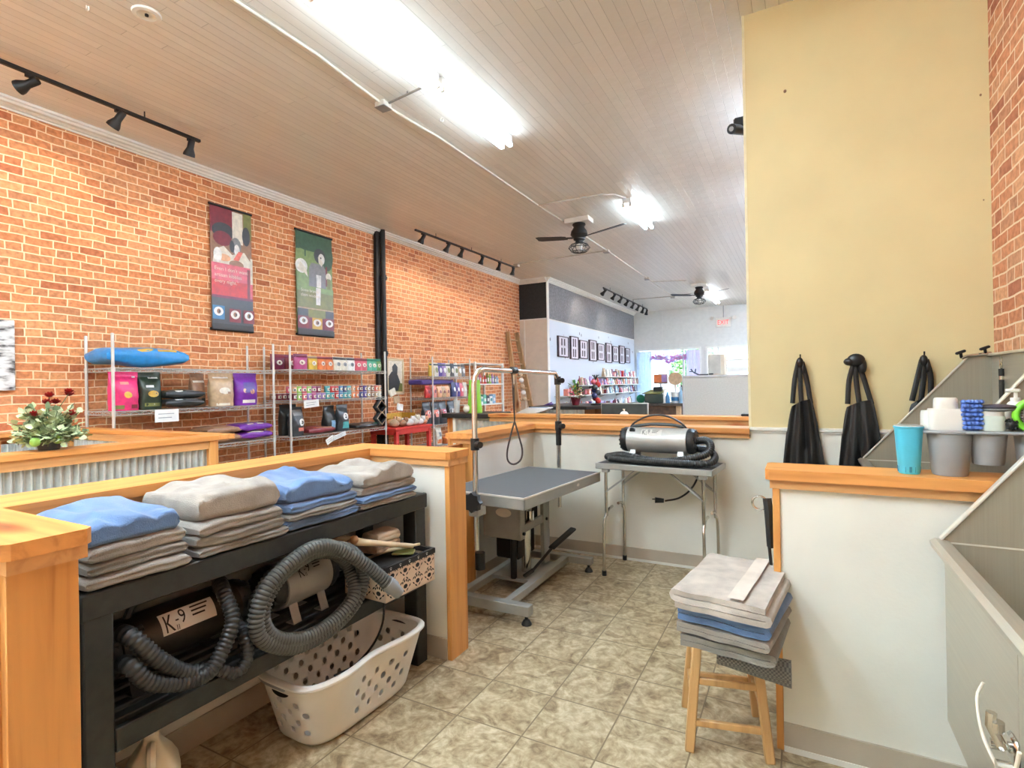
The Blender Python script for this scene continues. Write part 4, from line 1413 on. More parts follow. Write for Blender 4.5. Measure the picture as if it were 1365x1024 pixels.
# ================================================================== PLASTIC JUGS
def jug(loc, rz, label):
    t = thing('plastic_jug', label, 'jug', loc, rz, 'milky plastic jugs on the floor')
    m_ = MATS.get('jug_plastic') or plain('jug_plastic', (222, 212, 186), 0.45)
    mb = MB(m_)
    mb.lathe([(0, 0), (0.92, 0.0), (1, 0.012), (1, 0.17), (0.93, 0.205), (0.72, 0.24), (0.42, 0.275), (0.30, 0.29), (0.28, 0.30), (0.28, 0.318), (0, 0.318)], n=28, sq=(0.078, 0.078, 5))
    part('body', mb, t, local=True)
    mb = MB(m_); mb.tube(spline([(0.03, 0, 0.285), (0.062, 0, 0.285), (0.088, 0, 0.255), (0.09, 0, 0.19), (0.082, 0, 0.155)], 0.02), 0.013, 8)
    part('handle', mb, t, local=True)
    mb = MB(WPLAS); mb.cyl((0, 0, 0.312), (0, 0, 0.334), 0.024, n=18); part('cap', mb, t, local=True)
    return t
jug((-1.83, 0.965, 0), R(-30), 'milky plastic jug on the floor below the rack, the fuller one in view')
jug((-1.92, 0.785, 0), R(10), 'milky plastic jug half hidden behind the rack leg')

# ================================================================== GROOMING TABLE
gt = thing('grooming_table', 'grey hydraulic grooming table with rubber top and silver over-arm', 'grooming table', (-1.66, 3.28, 0))
M = Matrix.Translation((-1.66, 3.30, 0)) @ Matrix.Rotation(R(-5), 4, 'Z')
mb = MB(TABLETOP); mb.box(-0.30, 0.30, -0.52, 0.52, 0.722, 0.742, 0.003, M); part('top_mat', mb, gt, 'dark grey rubber mat')
mb = MB(ALU)
for (x0, x1, y0, y1) in ((-0.312, -0.296, -0.532, 0.532), (0.296, 0.312, -0.532, 0.532), (-0.312, 0.312, -0.532, -0.516), (-0.312, 0.312, 0.516, 0.532)):
    mb.box(x0, x1, y0, y1, 0.672, 0.743, 0.004, M)
mb.box(-0.30, 0.30, -0.52, 0.52, 0.70, 0.722, 0, M)
part('table_frame', mb, gt, 'silver edge of the table top')
mb = MB(WPLAS); mb.box(-0.313, 0.313, -0.5345, -0.528, 0.735, 0.7455, 0.001, M); mb.box(0.308, 0.3145, -0.5345, 0.533, 0.735, 0.7455, 0.001, M); part('edge_strip', mb, gt, 'bright edge strip')
mb = MB(WPLAS); n0 = mb.mark(); mb.disc((0.3135, 0.16, 0.708), (0, 1, 0), (0, 0, 1), 0.02, 0.01, 16); mb.xf(n0, M); part('badge', mb, gt, 'small oval badge', recalc=False)
# lift housing
mb = MB(GREYM)
mb.box(-1.93, -1.66, 3.17, 3.19, 0.36, 0.672, 0.003)
mb.box(-1.93, -1.66, 3.36, 3.38, 0.40, 0.672, 0.003)
mb.box(-1.665, -1.64, 3.165, 3.23, 0.36, 0.672, 0.003)
mb.box(-1.93, -1.90, 3.18, 3.37, 0.40, 0.672)
mb.box(-1.68, -1.655, 3.18, 3.60, 0.645, 0.672); mb.box(-1.92, -1.66, 3.2, 3.60, 0.645, 0.66)
mb.box(-1.665, -1.64, 3.23, 3.52, 0.58, 0.65, 0.003); mb.box(-1.665, -1.64, 3.23, 3.52, 0.40, 0.455, 0.003)
part('lift_housing', mb, gt)
mb = MB(GREYM); mb.box(-1.665, -1.635, 3.52, 3.62, 0.10, 0.655, 0.004); mb.box(-1.90, -1.87, 3.52, 3.60, 0.1, 0.645, 0.004); part('lift_frame', mb, gt)
mb = MB(BLKM); mb.box(-1.88, -1.70, 3.25, 3.50, 0.20, 0.40, 0.01); mb.box(-1.90, -1.68, 3.24, 3.51, 0.40, 0.62); mb.cyl((-1.72, 3.21, 0.09), (-1.72, 3.21, 0.37), 0.022, n=12); part('pump', mb, gt, 'dark hydraulic pump')
mb = MB(CHROME); mb.cyl((-1.70, 3.36, 0.09), (-1.70, 3.36, 0.56), 0.035, n=20); mb.cyl((-1.665, 3.36, 0.455), (-1.665, 3.36, 0.52), 0.028, n=16); part('piston', mb, gt, 'bright piston')
mb = MB(plain('oval_plate', (226, 218, 196), 0.4)); mb.disc((-1.77, 3.168, 0.535), (1, 0, 0), (0, 0, 1), 0.06, 0.03, 24); part('name_plate', mb, gt, 'oval metal name plate', recalc=False)
mb = MB(BLKM)
for (y_, z_) in ((3.53, 0.62), (3.6, 0.62), (3.56, 0.42), (3.2, 0.62), (3.2, 0.4)):
    mb.cyl((-1.645, y_, z_), (-1.625, y_, z_), 0.011, n=8)
part('bolt', mb, gt)
mb = MB(GREYM)
mb.box(-1.60, -1.55, 2.80, 3.78, 0.055, 0.10, 0.003); part('base_rail', mb, gt)
mb = MB(GREYM); mb.box(-1.93, -1.88, 2.80, 3.78, 0.055, 0.10, 0.003); part('base_rail', mb, gt)
mb = MB(GREYM); mb.box(-2.0, -1.39, 2.765, 2.825, 0.055, 0.115, 0.004); part('base_bar', mb, gt)
mb = MB(GREYM); mb.box(-1.99, -1.37, 3.76, 3.815, 0.055, 0.105, 0.004); part('base_bar', mb, gt)
mb = MB(GREYM); mb.box(-1.90, -1.58, 3.2, 3.62, 0.07, 0.095, 0.003); part('base_plate', mb, gt)
for (x_, y_) in ((-1.42, 2.795), (-1.40, 3.787), (-1.97, 2.795), (-1.97, 3.787)):
    mb = MB(BLK); mb.lathe([(0, 0), (0.030, 0), (0.030, 0.008), (0.018, 0.028), (0.010, 0.032), (0.010, 0.06), (0, 0.06)], (x_, y_, 0), 16); part('foot', mb, gt, 'black levelling foot')
mb = MB(BLKM); mb.tube([(-1.62, 3.30, 0.13), (-1.56, 3.50, 0.24)], 0.010, 8); mb.tube([(-1.66, 3.24, 0.10), (-1.62, 3.30, 0.13)], 0.014, 8)
pd = part('pedal_arm', mb, gt)
mb = MB(BLK); mb.bar((-1.565, 3.48, 0.235), (-1.49, 3.73, 0.325), 0.055, 0.022, 0.008)
mb.xf(0, wm(gt).inverted())
o = bpy.data.objects.new('pedal', mb.mesh('pedal')); COL.objects.link(o); o.parent = pd; o['label'] = 'black foot pedal'
# over-arm
pl, pr_ = Vector((-1.705, 2.72, 0)), Vector((-1.655, 3.86, 0))
zb = 1.49
arm = []
arm += [pl + Vector((0, 0, 0.42)), pl + Vector((0, 0, zb - 0.09))]
d = (pr_ - pl).normalized()
for a in (30, 60, 90):
    arm.append(pl + Vector((0, 0, zb - 0.09)) + d * (0.09 * (1 - math.cos(R(a)))) + Vector((0, 0, 0.09 * math.sin(R(a)))))
for a in (60, 30, 0):
    arm.append(pr_ + Vector((0, 0, zb - 0.09)) - d * (0.09 * (1 - math.cos(R(a)))) + Vector((0, 0, 0.09 * math.sin(R(a)))))
arm.append(pr_ + Vector((0, 0, 0.44)))
mb = MB(CHROME); mb.tube(arm, 0.0165, 12); part('over_arm', mb, gt, 'silver tube over-arm', ang=60)
for (p, z_, k) in ((pl, 1.045, 1.0), (pr_, 1.07, 1.0), (pr_, 1.42, 0.9)):
    mb = MB(BLK); mb.cyl(p + Vector((0, 0, z_ - 0.035 * k)), p + Vector((0, 0, z_ + 0.035 * k)), 0.026, n=14); mb.cyl(p + Vector((0.02, -0.01, z_)), p + Vector((0.055, -0.03, z_)), 0.02, n=10); part('collar', mb, gt, 'black clamp collar')
mb = MB(BLKM); mb.cyl(pr_ + Vector((0, 0, 0.92)), pr_ + Vector((0, 0, 1.06)), 0.021, n=12); part('sleeve', mb, gt)
for p, s in ((pl, -1), (pr_, 1)):
    mb = MB(ALU); mb.box(p.x - 0.035, p.x + 0.035, p.y - 0.03 if s < 0 else p.y - 0.06, p.y + 0.06 if s < 0 else p.y + 0.03, 0.62, 0.672, 0.005); part('clamp', mb, gt)
mb = MB(BLK)
kn = [(0.048 + (0.012 if i % 2 == 0 else 0.0), i) for i in range(16)]
mb.prism([(pl.x + 0.02 + r_ * math.cos(2 * PI * i / 16), pl.y - 0.085, 0.715 + r_ * math.sin(2 * PI * i / 16)) for r_, i in kn], (0, 0.035, 0)); mb.cyl((pl.x + 0.02, pl.y - 0.06, 0.715), (pl.x + 0.02, pl.y, 0.69), 0.014, n=10)
part('clamp_knob', mb, gt, 'black star knob')
mb = MB(BLK); mb.cyl(pl + Vector((0.01, 0.02, 0.30)), pl + Vector((0.01, 0.02, 0.40)), 0.03, n=12); part('lower_knob', mb, gt, 'black knob low on the post')
# noose hanging from the arm
mid = pl + (pr_ - pl) * 0.41
nz_ = thing('grooming_noose', 'thin black grooming loop hanging from the silver over-arm', 'grooming loop', (mid.x, mid.y, zb))
mb = MB(BLK); mb.cyl(mid + Vector((0, -0.03, zb)), mid + Vector((0, 0.03, zb)), 0.024, n=14); part('clamp', mb, nz_)
mb = MB(CHROME); mb.cyl(mid + Vector((0, 0, zb - 0.09)), mid + Vector((0, 0, zb - 0.03)), 0.008, n=8); mb.tube([mid + Vector((0, 0.012 * math.cos(2 * PI * i / 10), zb - 0.10 + 0.014 * math.sin(2 * PI * i / 10))) for i in range(10)], 0.003, 6, closed=True); part('snap_hook', mb, nz_, 'small bright snap hook')
mb = MB(plain('noose_cord', (58, 44, 38), 0.6))
mb.tube([mid + Vector((0, 0, zb - 0.10)), mid + Vector((0, 0.004, 1.14))], 0.0055, 6)
mb.tube([mid + Vector((0.004, -0.03, zb - 0.02)), mid + Vector((0.004, -0.025, zb - 0.15)), mid + Vector((0, 0, 1.16))], 0.0035, 6)
lp = [mid + Vector(q) for q in ((0, 0.0, 1.145), (-0.022, -0.012, 1.06), (-0.046, -0.022, 0.95), (-0.042, -0.02, 0.885), (-0.008, -0.004, 0.862), (0.034, 0.016, 0.892), (0.044, 0.022, 0.96), (0.022, 0.012, 1.06), (0.002, 0.002, 1.145))]
mb.tube(spline(lp, 0.015), 0.0065, 6)
part('loop', mb, nz_)

# ================================================================== FOLDING TABLE WITH DRYER
ft = thing('folding_table', 'small grey folding table with bent steel legs against the low wall', 'table', (-0.90, 3.93, 0))
M = Matrix.Translation((-0.90, 3.93, 0)) @ Matrix.Rotation(R(-5), 4, 'Z')
mb = MB(TABLETOP); mb.box(-0.40, 0.40, -0.19, 0.19, 0.795, 0.812, 0.003, M); part('top_mat', mb, ft, 'dark grey table top')
mb = MB(ALU)
for (x0, x1, y0, y1) in ((-0.412, 0.412, -0.202, -0.188), (-0.412, 0.412, 0.188, 0.202), (-0.412, -0.398, -0.202, 0.202), (0.398, 0.412, -0.202, 0.202)):
    mb.box(x0, x1, y0, y1, 0.772, 0.813, 0.004, M)
part('table_frame', mb, ft, 'silver table edge')
def fl(pts, nm, mat=CHROME, r=0.011):
    mb = MB(mat); n0 = mb.mark(); mb.tube(pts, r, 10); mb.xf(n0, M); part(nm, mb, ft)
for s in (-1, 1):
    xo = s * 0.345
    xi = s * 0.315
    for y_ in (-0.165, 0.165):
        fl([(xo, y_, 0.775), (xo, y_, 0.46), (xo, y_ * 0.97, 0.44), (xo - s * 0.0, y_, 0.425)], 'upper_leg', CHROME, 0.0125)
        fl(spline([(xi + s * 0.03, y_ * 0.35, 0.475), (xi + s * 0.03, y_ * 0.8, 0.465), (xi + s * 0.032, y_ * 1.12, 0.42), (xi + s * 0.036, y_ * 1.2, 0.36), (xi + s * 0.04, y_ * 1.22, 0.02)], 0.03), 'leg')
        mb = MB(BLK); n0 = mb.mark(); mb.cyl((xi + s * 0.04, y_ * 1.22, 0.0), (xi + s * 0.04, y_ * 1.22, 0.035), 0.0165, n=12); mb.xf(n0, M); part('rubber_tip', mb, ft, 'black rubber tip')
        mb = MB(ALU); n0 = mb.mark(); mb.bar((xo, y_, 0.60), (s * 0.12, y_, 0.775), 0.006, 0.024, 0, (0, 1, 0)); mb.bar((xo - s * 0.02, y_ * 0.96, 0.62), (s * 0.22, y_ * 0.96, 0.70), 0.012, 0.03, 0.002, (0, 1, 0)); mb.xf(n0, M); part('brace', mb, ft)
        mb = MB(ALU); n0 = mb.mark(); mb.box(xo - 0.025, xo + 0.025, y_ - 0.02, y_ + 0.02, 0.745, 0.78, 0.003); mb.xf(n0, M); part('bracket', mb, ft)
t, mb, Rr, L, zc_ = dryer('silver pet dryer with black end caps standing on the folding table', (-0.915, 3.97, 0.8145), R(-90 - 3), 0.435, 0.092, 0.158, SILVER, MATS.get('label_silver') or plain('label_silver', (214, 212, 204), 0.4), True, R(42), -0.03, 0.15, 0.055)
mb = MB(BLK); mb.tube(spline([(0, -0.21, zc_ + Rr - 0.01), (0.0, -0.17, zc_ + Rr + 0.035), (0.0, -0.06, zc_ + Rr + 0.085), (0, 0.06, zc_ + Rr + 0.085), (0, 0.16, zc_ + Rr + 0.04), (0, 0.21, zc_ + Rr - 0.01)], 0.02), 0.007, 8); part('handle', mb, t, 'black bail handle', local=True)
mb = MB(BLK); mb.tube(spline([(0.0, -0.19, zc_ + Rr + 0.004), (0.0, -0.05, zc_ + Rr + 0.022), (0, 0.1, zc_ + Rr + 0.02), (0, 0.19, zc_ + Rr + 0.005)], 0.02), 0.012, 8); part('grip', mb, t, local=True)
hose(t, [(-0.66, 3.95, 0.975), (-0.58, 3.93, 0.985), (-0.54, 3.88, 0.955), (-0.56, 3.83, 0.905), (-0.68, 3.79, 0.868), (-0.85, 3.785, 0.845), (-1.0, 3.80, 0.855), (-1.14, 3.82, 0.872), (-1.24, 3.85, 0.855), (-1.27, 3.90, 0.844), (-1.2, 3.95, 0.844), (-1.05, 3.97, 0.844)], 0.025, RUBD)
hose(t, [(-1.24, 3.83, 0.842), (-1.12, 3.80, 0.843), (-0.95, 3.765, 0.843), (-0.78, 3.755, 0.842), (-0.62, 3.76, 0.842), (-0.53, 3.80, 0.85), (-0.515, 3.88, 0.88), (-0.56, 3.95, 0.91), (-0.65, 3.99, 0.92)], 0.024, RUBD)
mb = MB(BLK); mb.tube(spline([(-0.70, 4.05, 0.85), (-0.66, 4.12, 0.85), (-0.66, 4.163, 0.80), (-0.67, 4.155, 0.70), (-0.72, 4.13, 0.60), (-0.80, 4.10, 0.535), (-0.90, 4.07, 0.51)], 0.02), 0.007, 8); part('power_cord', mb, t, 'black power cord')
mb = MB(BLK); mb.cyl((-0.965, 4.05, 0.515), (-0.905, 4.07, 0.512), 0.022, 0.016, 12); mb.cyl((-0.985, 4.043, 0.522), (-0.965, 4.05, 0.522), 0.004, n=6); part('plug', mb, t, 'black plug')
mb = MB(BLK); mb.box(-0.92, -0.76, 3.83, 3.86, 0.8145, 0.835, 0.006); part('hose_wand', mb, t)

# ================================================================== STOOL WITH TOWELS
st = thing('wooden_stool', 'low pale wooden stool with splayed legs holding folded towels', 'stool', (-0.285, 2.277, 0), R(13))
feet = [(-0.115, -0.15), (0.155, -0.135), (-0.155, 0.13), (0.115, 0.145)]
tops = [(-0.10, -0.10), (0.10, -0.10), (-0.10, 0.10), (0.10, 0.10)]
feet = [(-0.14, -0.145), (0.14, -0.145), (-0.14, 0.145), (0.14, 0.145)]
mb = MB(WSTOOL); mb.lathe([(0, 0.425), (0.92, 0.425), (1.0, 0.435), (1.0, 0.448), (0.94, 0.458), (0, 0.455)], n=28, sq=(0.15, 0.15, 4)); part('seat', mb, st, local=True)
def legp(i, z):
    f = z / 0.43
    return Vector((feet[i][0] + (tops[i][0] - feet[i][0]) * f, feet[i][1] + (tops[i][1] - feet[i][1]) * f, z))
for i in range(4):
    mb = MB(WSTOOL); mb.bar(legp(i, 0.0), legp(i, 0.43), 0.034, 0.034, 0.004, (0, 1, 0)); part('leg', mb, st, local=True)
for (i, j, z_) in ((0, 1, 0.105), (0, 1, 0.255), (0, 1, 0.395), (2, 3, 0.15), (2, 3, 0.275), (0, 2, 0.17), (0, 2, 0.30), (1, 3, 0.17), (1, 3, 0.30), (2, 3, 0.395)):
    mb = MB(WSTOOL); mb.bar(legp(i, z_), legp(j, z_), 0.016, 0.026, 0.003); part('rung', mb, st, local=True)

def folded(mb, W, D, th, layers, seed, bulge=0.0, z0=0.0, sag=0.0, skew=0.0):
    """ribbon folded back and forth in the x-z plane, extruded along y; returns its height"""
    path = []
    gap = th * 1.08
    for k in range(layers):
        xs = [(-W / 2 + W * i / 10) for i in range(11)]
        if k % 2:
            xs = xs[::-1]
        z = z0 + th / 2 + k * gap
        path += [Vector((x, 0, z)) for x in xs]
        if k < layers - 1:
            sx = 1 if k % 2 == 0 else -1
            for a in (-50, 0, 50):
                path.append(Vector((sx * (W / 2 + gap / 2 * math.cos(R(a))), 0, z + gap / 2 + gap / 2 * math.sin(R(a)))))
    n = len(path)
    up, dn = [], []
    for i, p in enumerate(path):
        a = path[max(0, i - 1)]
        b = path[min(n - 1, i + 1)]
        t_ = (b - a).normalized()
        nn = Vector((-t_.z, 0, t_.x))
        up.append(p + nn * th * 0.47)
        dn.append(p - nn * th * 0.47)
    loop = up + dn[::-1]
    m_ = len(loop)
    nv = 14
    def fn(u, v):
        p = loop[int(round(u * m_)) % m_].copy()
        y = (v - 0.5) * D
        p.y = y + noise.noise((p.x * 8, p.z * 30, seed)) * 0.008 * (abs(v - 0.5) * 2)
        w1 = noise.noise((p.x * 6 + seed, y * 6, seed * 2)) * 0.006 + noise.noise((p.x * 14 + seed, y * 3, seed)) * 0.004
        p.z += w1 + bulge * (1 - (2 * v - 1) ** 2) * (1 - (p.x / (W / 2)) ** 2 * 0.8) - sag * max(0, p.x / (W / 2)) ** 2 - skew * p.x
        return p
    vs = mb.grid(fn, m_, nv, cu=True)
    for k in (0, nv - 1):
        # close the two cut faces with strips between the sheet's sides
        for i in range(n - 1):
            mb.F([vs[i][k], vs[i + 1][k], vs[m_ - 2 - i][k], vs[m_ - 1 - i][k]])
    return gap * (layers - 1) + th
SX, SY = -0.222, 2.15
zz = 0.459
TOW = [(TGREYD, 'dim grey folded towel, lowest of the stack on the stool', 0.29, 0.40, 0.020, 2, -6, 0.03),
       (TGREY, 'grey folded towel, second from the bottom on the stool', 0.29, 0.42, 0.016, 2, -9, 0.03),
       (TBLUE, 'blue folded towel between grey ones on the stool', 0.285, 0.41, 0.022, 2, -9, 0.02),
       (TBEIGE, 'pale grey folded towel with a woven band on top of the stool stack', 0.29, 0.48, 0.020, 3, -7, 0.01)]
for i, (m_, lab, W_, D_, th, ly, rz_, sk) in enumerate(TOW):
    mb = MB(m_)
    h_ = folded(mb, W_, D_, th, ly, 3.3 + i * 1.9, 0.003, 0, 0.0, 0)
    if i == 3:
        tt = thing('folded_towel', lab, 'towel', (SX, SY - 0.01, zz), R(rz_), 'folded towels on the stool')
        part('towel', mb, tt, local=True, ang=60)
        mb = MB(plain('woven_band', (206, 198, 186), 0.8))
        zt = h_ + 0.004
        mb.grid(lambda u, v: (0.03 + 0.05 * u, -D_ / 2 + D_ * v, zt + 0.006 + noise.noise(((0.03 + 0.05 * u) * 6 + 9, (v - 0.5) * D_ * 6, 18)) * 0.004), 3, 12)
        part('woven_band', mb, tt, 'paler woven band', local=True, recalc=False)
        o = tt
    else:
        o = solo('folded_towel', mb, lab, 'towel', 'folded towels on the stool', (SX, SY - 0.005 * i, zz), 60, R(rz_))
    zz += h_ + 0.009
mb = MB(TMESH)
mb.grid(lambda u, v: (-0.10 + 0.235 * u, -0.165 - 0.02 * math.sin(v * PI) , 0.452 - 0.005 - 0.06 * v - 0.035 * u * v), 8, 6)
mb.grid(lambda u, v: (-0.10 + 0.235 * u, -0.161 - 0.02 * math.sin(v * PI) , 0.452 - 0.005 - 0.06 * v - 0.035 * u * v), 8, 6)
solo('hanging_mesh_cloth', mb, 'grey mesh cloth hanging out under the stool towels', 'cloth', None, (-0.18, 2.20, 0), rz=R(2))

# hook with leash on the end of the right-hand low wall
hk = thing('leash_hook', 'silver loop hook on the pine end board of the right low wall', 'hook', (-0.10, 2.31, 0.92))
mb = MB(CHROME)
mb.tube([(-0.145 + 0.026 * math.cos(R(a)), 2.31, 0.915 + 0.026 * math.sin(R(a))) for a in range(0, 340, 20)], 0.0045, 8)
mb.tube([(-0.12, 2.31, 0.912), (-0.10, 2.31, 0.905), (-0.097, 2.31, 0.905)], 0.0045, 8)
part('loop', mb, hk)
lh = thing('hanging_leash', 'black rubber leash hanging beside the pine end board above the stool', 'leash', (-0.10, 2.31, 0.93))
mb = MB(BLK)
mb.tube(spline([(-0.118, 2.31, 0.935), (-0.112, 2.30, 0.88), (-0.108, 2.30, 0.80), (-0.106, 2.31, 0.75)], 0.02), 0.016, 8)
mb.tube(spline([(-0.122, 2.33, 0.925), (-0.118, 2.33, 0.80), (-0.108, 2.33, 0.66), (-0.103, 2.33, 0.58), (-0.101, 2.33, 0.47)], 0.02), 0.006, 8)
part('strap', mb, lh)
mb = MB(RED); mb.tube(spline([(-0.104, 2.335, 0.66), (-0.102, 2.335, 0.58)], 0.02), 0.005, 6); part('tag', mb, lh, 'red end tag')
# ================================================================== TUBS
STEELP = steel('steel_panel', (172, 165, 147), 0.5, 2)
FLANGE = plain('bright_steel_edge', (228, 224, 210), 0.35, metal=0.35)
def tub(label, yn, yf, xf, zr, slope_far, slope_near, name='dog_bath_tub', zb=0.28, xb=0.985, zt=1.515):
    """steel wash tub along the right brick wall, rim on the room side at x=xf"""
    t = thing(name, label, 'bath tub', (0.7, (yn + yf) / 2, 0))
    s = 0.035
    # apron outside
    mb = MB(STEELY)
    mb.prism([(xf + s, yn, zr), (xf + s, yn, zb), (xf + 0.10, yn, zb - 0.13), (xf + 0.12, yn, zb - 0.13), (xf + s + 0.012, yn, zb + 0.004), (xf + s + 0.012, yn, zr)], (0, yf - yn, 0))
    part('apron', mb, t, 'steel front apron')
    # basin
    mb = MB(STEELY)
    zf = zr - 0.30
    mb.poly([(xf + 0.10, yn, zf), (xb, yn, zf), (xb, yf, zf), (xf + 0.10, yf, zf)])
    mb.poly([(xf + 0.055, yn, zr - 0.01), (xf + 0.10, yn, zf), (xf + 0.10, yf, zf), (xf + 0.055, yf, zr - 0.01)])
    part('basin', mb, t, 'steel basin', recalc=False)
    # rolled rim
    mb = MB(STEELY)
    prof = [(xf + s, zr - 0.045), (xf, zr - 0.022), (xf - 0.004, zr - 0.004), (xf + 0.010, zr + 0.006), (xf + 0.045, zr + 0.002), (xf + 0.062, zr - 0.02), (xf + 0.055, zr - 0.02), (xf + 0.042, zr - 0.006), (xf + 0.012, zr - 0.004), (xf + 0.006, zr - 0.012), (xf + s, zr - 0.036)]
    mb.prism([(x, yn, z) for x, z in prof], (0, yf - yn, 0))
    part('rim', mb, t, 'rolled steel rim')
    # splash ends, sloping up to the wall
    for (y, on_, sg) in ((yf, slope_far, -1), (yn, slope_near, 1)):
        if not on_:
            continue
        x0 = xf + 0.03
        xs = x0 + (zt - zr) / on_
        xs = min(xs, xb - 0.02)
        zt_ = zr + (xs - x0) * on_
        mb = MB(STEELP)
        mb.prism([(x0, y, zr), (xs, y, zt_), (xb, y, zt_), (xb, y, zf), (xf + 0.07, y, zf)], (0, sg * 0.006, 0))
        part('splash_end', mb, t, 'steel splash end')
        mb = MB(FLANGE)
        mb.bar((x0 - 0.006, y + sg * 0.004, zr + 0.004), (xs, y + sg * 0.004, zt_ + 0.004), 0.026, 0.008, 0.002, (-1, 0, 1))
        mb.bar((xs, y + sg * 0.004, zt_ + 0.004), (xb, y + sg * 0.004, zt_ + 0.004), 0.022, 0.006, 0.002)
        mb.box(x0 + 0.02, xb, y + sg * 0.0065, y + sg * 0.008, zr - 0.007, zr - 0.002)
        part('edge_flange', mb, t, 'bright folded edge')
    mb = MB(STEELY); mb.box(xb, xb + 0.008, yn, yf, zf, zt); part('back_splash', mb, t, 'steel back splash')
    mb = MB(plain('pale_flange', (216, 206, 182), 0.4, metal=0.3) if 'pale_flange' not in MATS else MATS['pale_flange']); mb.box(xb - 0.02, XR - 0.004, yn, yf, zt - 0.004, zt + 0.012, 0.003); part('top_flange', mb, t)
    for y in (yn + 0.06, yf - 0.06):
        for x in (xf + 0.16, xb - 0.05):
            mb = MB(STEEL); mb.cyl((x, y, 0), (x, y, zf), 0.022, n=12); part('leg', mb, t)
    return t
tn = tub('steel dog bath in the right foreground with a rolled rim and latch', 0.35, 2.215, 0.374, 0.86, 1.32, 0, 'dog_bath_tub', 0.275)
# removable door near the viewer and its latch
mb = MB(STEELY); mb.box(0.392, 0.406, 0.62, 1.485, 0.30, 0.852, 0.004); mb.tube([(0.396, 1.485, 0.30), (0.396, 1.485, 0.842), (0.41, 1.478, 0.858), (0.44, 1.47, 0.862)], 0.004, 6); part('door', mb, tn, 'steel drop door')
mb = MB(CHROME)
mb.box(0.382, 0.394, 1.475, 1.53, 0.57, 0.63, 0.006); mb.cyl((0.36, 1.50, 0.655), (0.36, 1.50, 0.635), 0.014, n=12); mb.tube([(0.37, 1.50, 0.60), (0.35, 1.50, 0.645), (0.352, 1.50, 0.672)], 0.010, 8); mb.cyl((0.378, 1.475, 0.575), (0.352, 1.475, 0.575), 0.012, n=10); mb.cyl((0.378, 1.53, 0.59), (0.355, 1.53, 0.59), 0.011, n=10)
part('latch', mb, tn, 'bright metal latch')
mb = MB(CREAM)
mb.tube(spline([(0.385, 1.70, 0.645), (0.37, 1.69, 0.61), (0.362, 1.62, 0.565), (0.36, 1.52, 0.557), (0.36, 1.44, 0.575), (0.362, 1.40, 0.61), (0.366, 1.385, 0.66)], 0.015), 0.0038, 8)
part('latch_cord', mb, tn, 'pale looped cord on the latch')
tf = tub('farther steel dog bath with sloping splash ends behind the right low wall', 2.62, 4.07, 0.325, 0.885, 1.19, 1.35, 'dog_bath_tub', 0.275)
# valve with knobs on the far splash end
mb = MB(CHROME); mb.tube([(0.845, 4.05, 1.505), (0.87, 4.05, 1.515), (0.98, 4.05, 1.53)], 0.010, 8); part('spray_bar', mb, tf, 'thin steel bar')
for x, z in ((0.845, 1.508), (0.955, 1.528)):
    mb = MB(BLKM); mb.cyl((x, 4.05, z), (x - 0.008, 4.03, z + 0.025), 0.008, n=8); mb.bar((x - 0.032, 4.025, z + 0.022), (x + 0.016, 4.035, z + 0.04), 0.02, 0.016, 0.005); part('valve_knob', mb, tf, 'dark valve lever')
lh = thing('hanging_leash', 'short black and chrome leash hanging from a ring on the farther tub', 'leash', (0.95, 3.86, 1.49))
mb = MB(CHROME)
for z in (1.482, 1.452):
    mb = MB(CHROME); mb.tube([(0.975, 3.86 + 0.017 * math.cos(2 * PI * i / 12), z + 0.017 * math.sin(2 * PI * i / 12)) for i in range(12)], 0.004, 6, closed=True); part('ring', mb, lh, 'chrome ring')
mb = MB(CHROME); mb.cyl((0.975, 3.86, 1.375), (0.975, 3.86, 1.395), 0.013, n=10); part('ferrule', mb, lh, 'chrome ferrule')
mb = MB(BLK); mb.cyl((0.975, 3.86, 1.395), (0.975, 3.86, 1.435), 0.013, n=10); mb.cyl((0.975, 3.86, 1.25), (0.975, 3.86, 1.375), 0.012, n=10); part('strap', mb, lh)

# ================================================================== TRAY OF BOTTLES ON THE CAP
tr = thing('grooming_caddy', 'grey plastic caddy tray with hanging cups on the pine cap', 'caddy', (0.55, 2.335, 1.0585))
mb = MB(GPLAS)
n0 = mb.mark()
mb.box(0.372, 0.93, 2.275, 2.405, 1.202, 1.212, 0.004)
part('tray', mb, tr)
for cx, z0, rt, rb, nm in ((0.450, 1.0585, 0.062, 0.050, 'cup'), (0.552, 1.10, 0.050, 0.042, 'cup'), (0.668, 1.10, 0.050, 0.042, 'cup'), (0.80, 1.0585, 0.062, 0.05, 'cup')):
    mb = MB(GPLAS)
    mb.lathe([(0, z0), (rb * 0.94, z0), (rb, z0 + 0.006), (rt, 1.200), (rt + 0.006, 1.204), (rt + 0.006, 1.210), (rt - 0.002, 1.210), (rb - 0.004, z0 + 0.012), (0, z0 + 0.012)], (cx, 2.335, 0), 28)
    part(nm, mb, tr)
cup = thing('plastic_cup', 'aqua blue plastic cup at the end of the pine cap beside the caddy', 'cup', (0.335, 2.325, 1.0585))
mb = MB(TEALP)
mb.lathe([(0, 0), (0.029, 0), (0.031, 0.004), (0.041, 0.158), (0.044, 0.160), (0.044, 0.165), (0.040, 0.165), (0.030, 0.008), (0, 0.008)], n=32, sq=(1, 1, 2.6)); part('body', mb, cup, local=True)
mb = MB(plain('deep_aqua', (34, 120, 148), 0.5))
for i in range(12):
    a = 2 * PI * i / 12
    mb.bar((math.cos(a) * 0.0312, math.sin(a) * 0.0312, 0.006), (math.cos(a) * 0.0325, math.sin(a) * 0.0325, 0.026), 0.007, 0.003)
part('slots', mb, cup, 'darker slots round the foot', local=True)
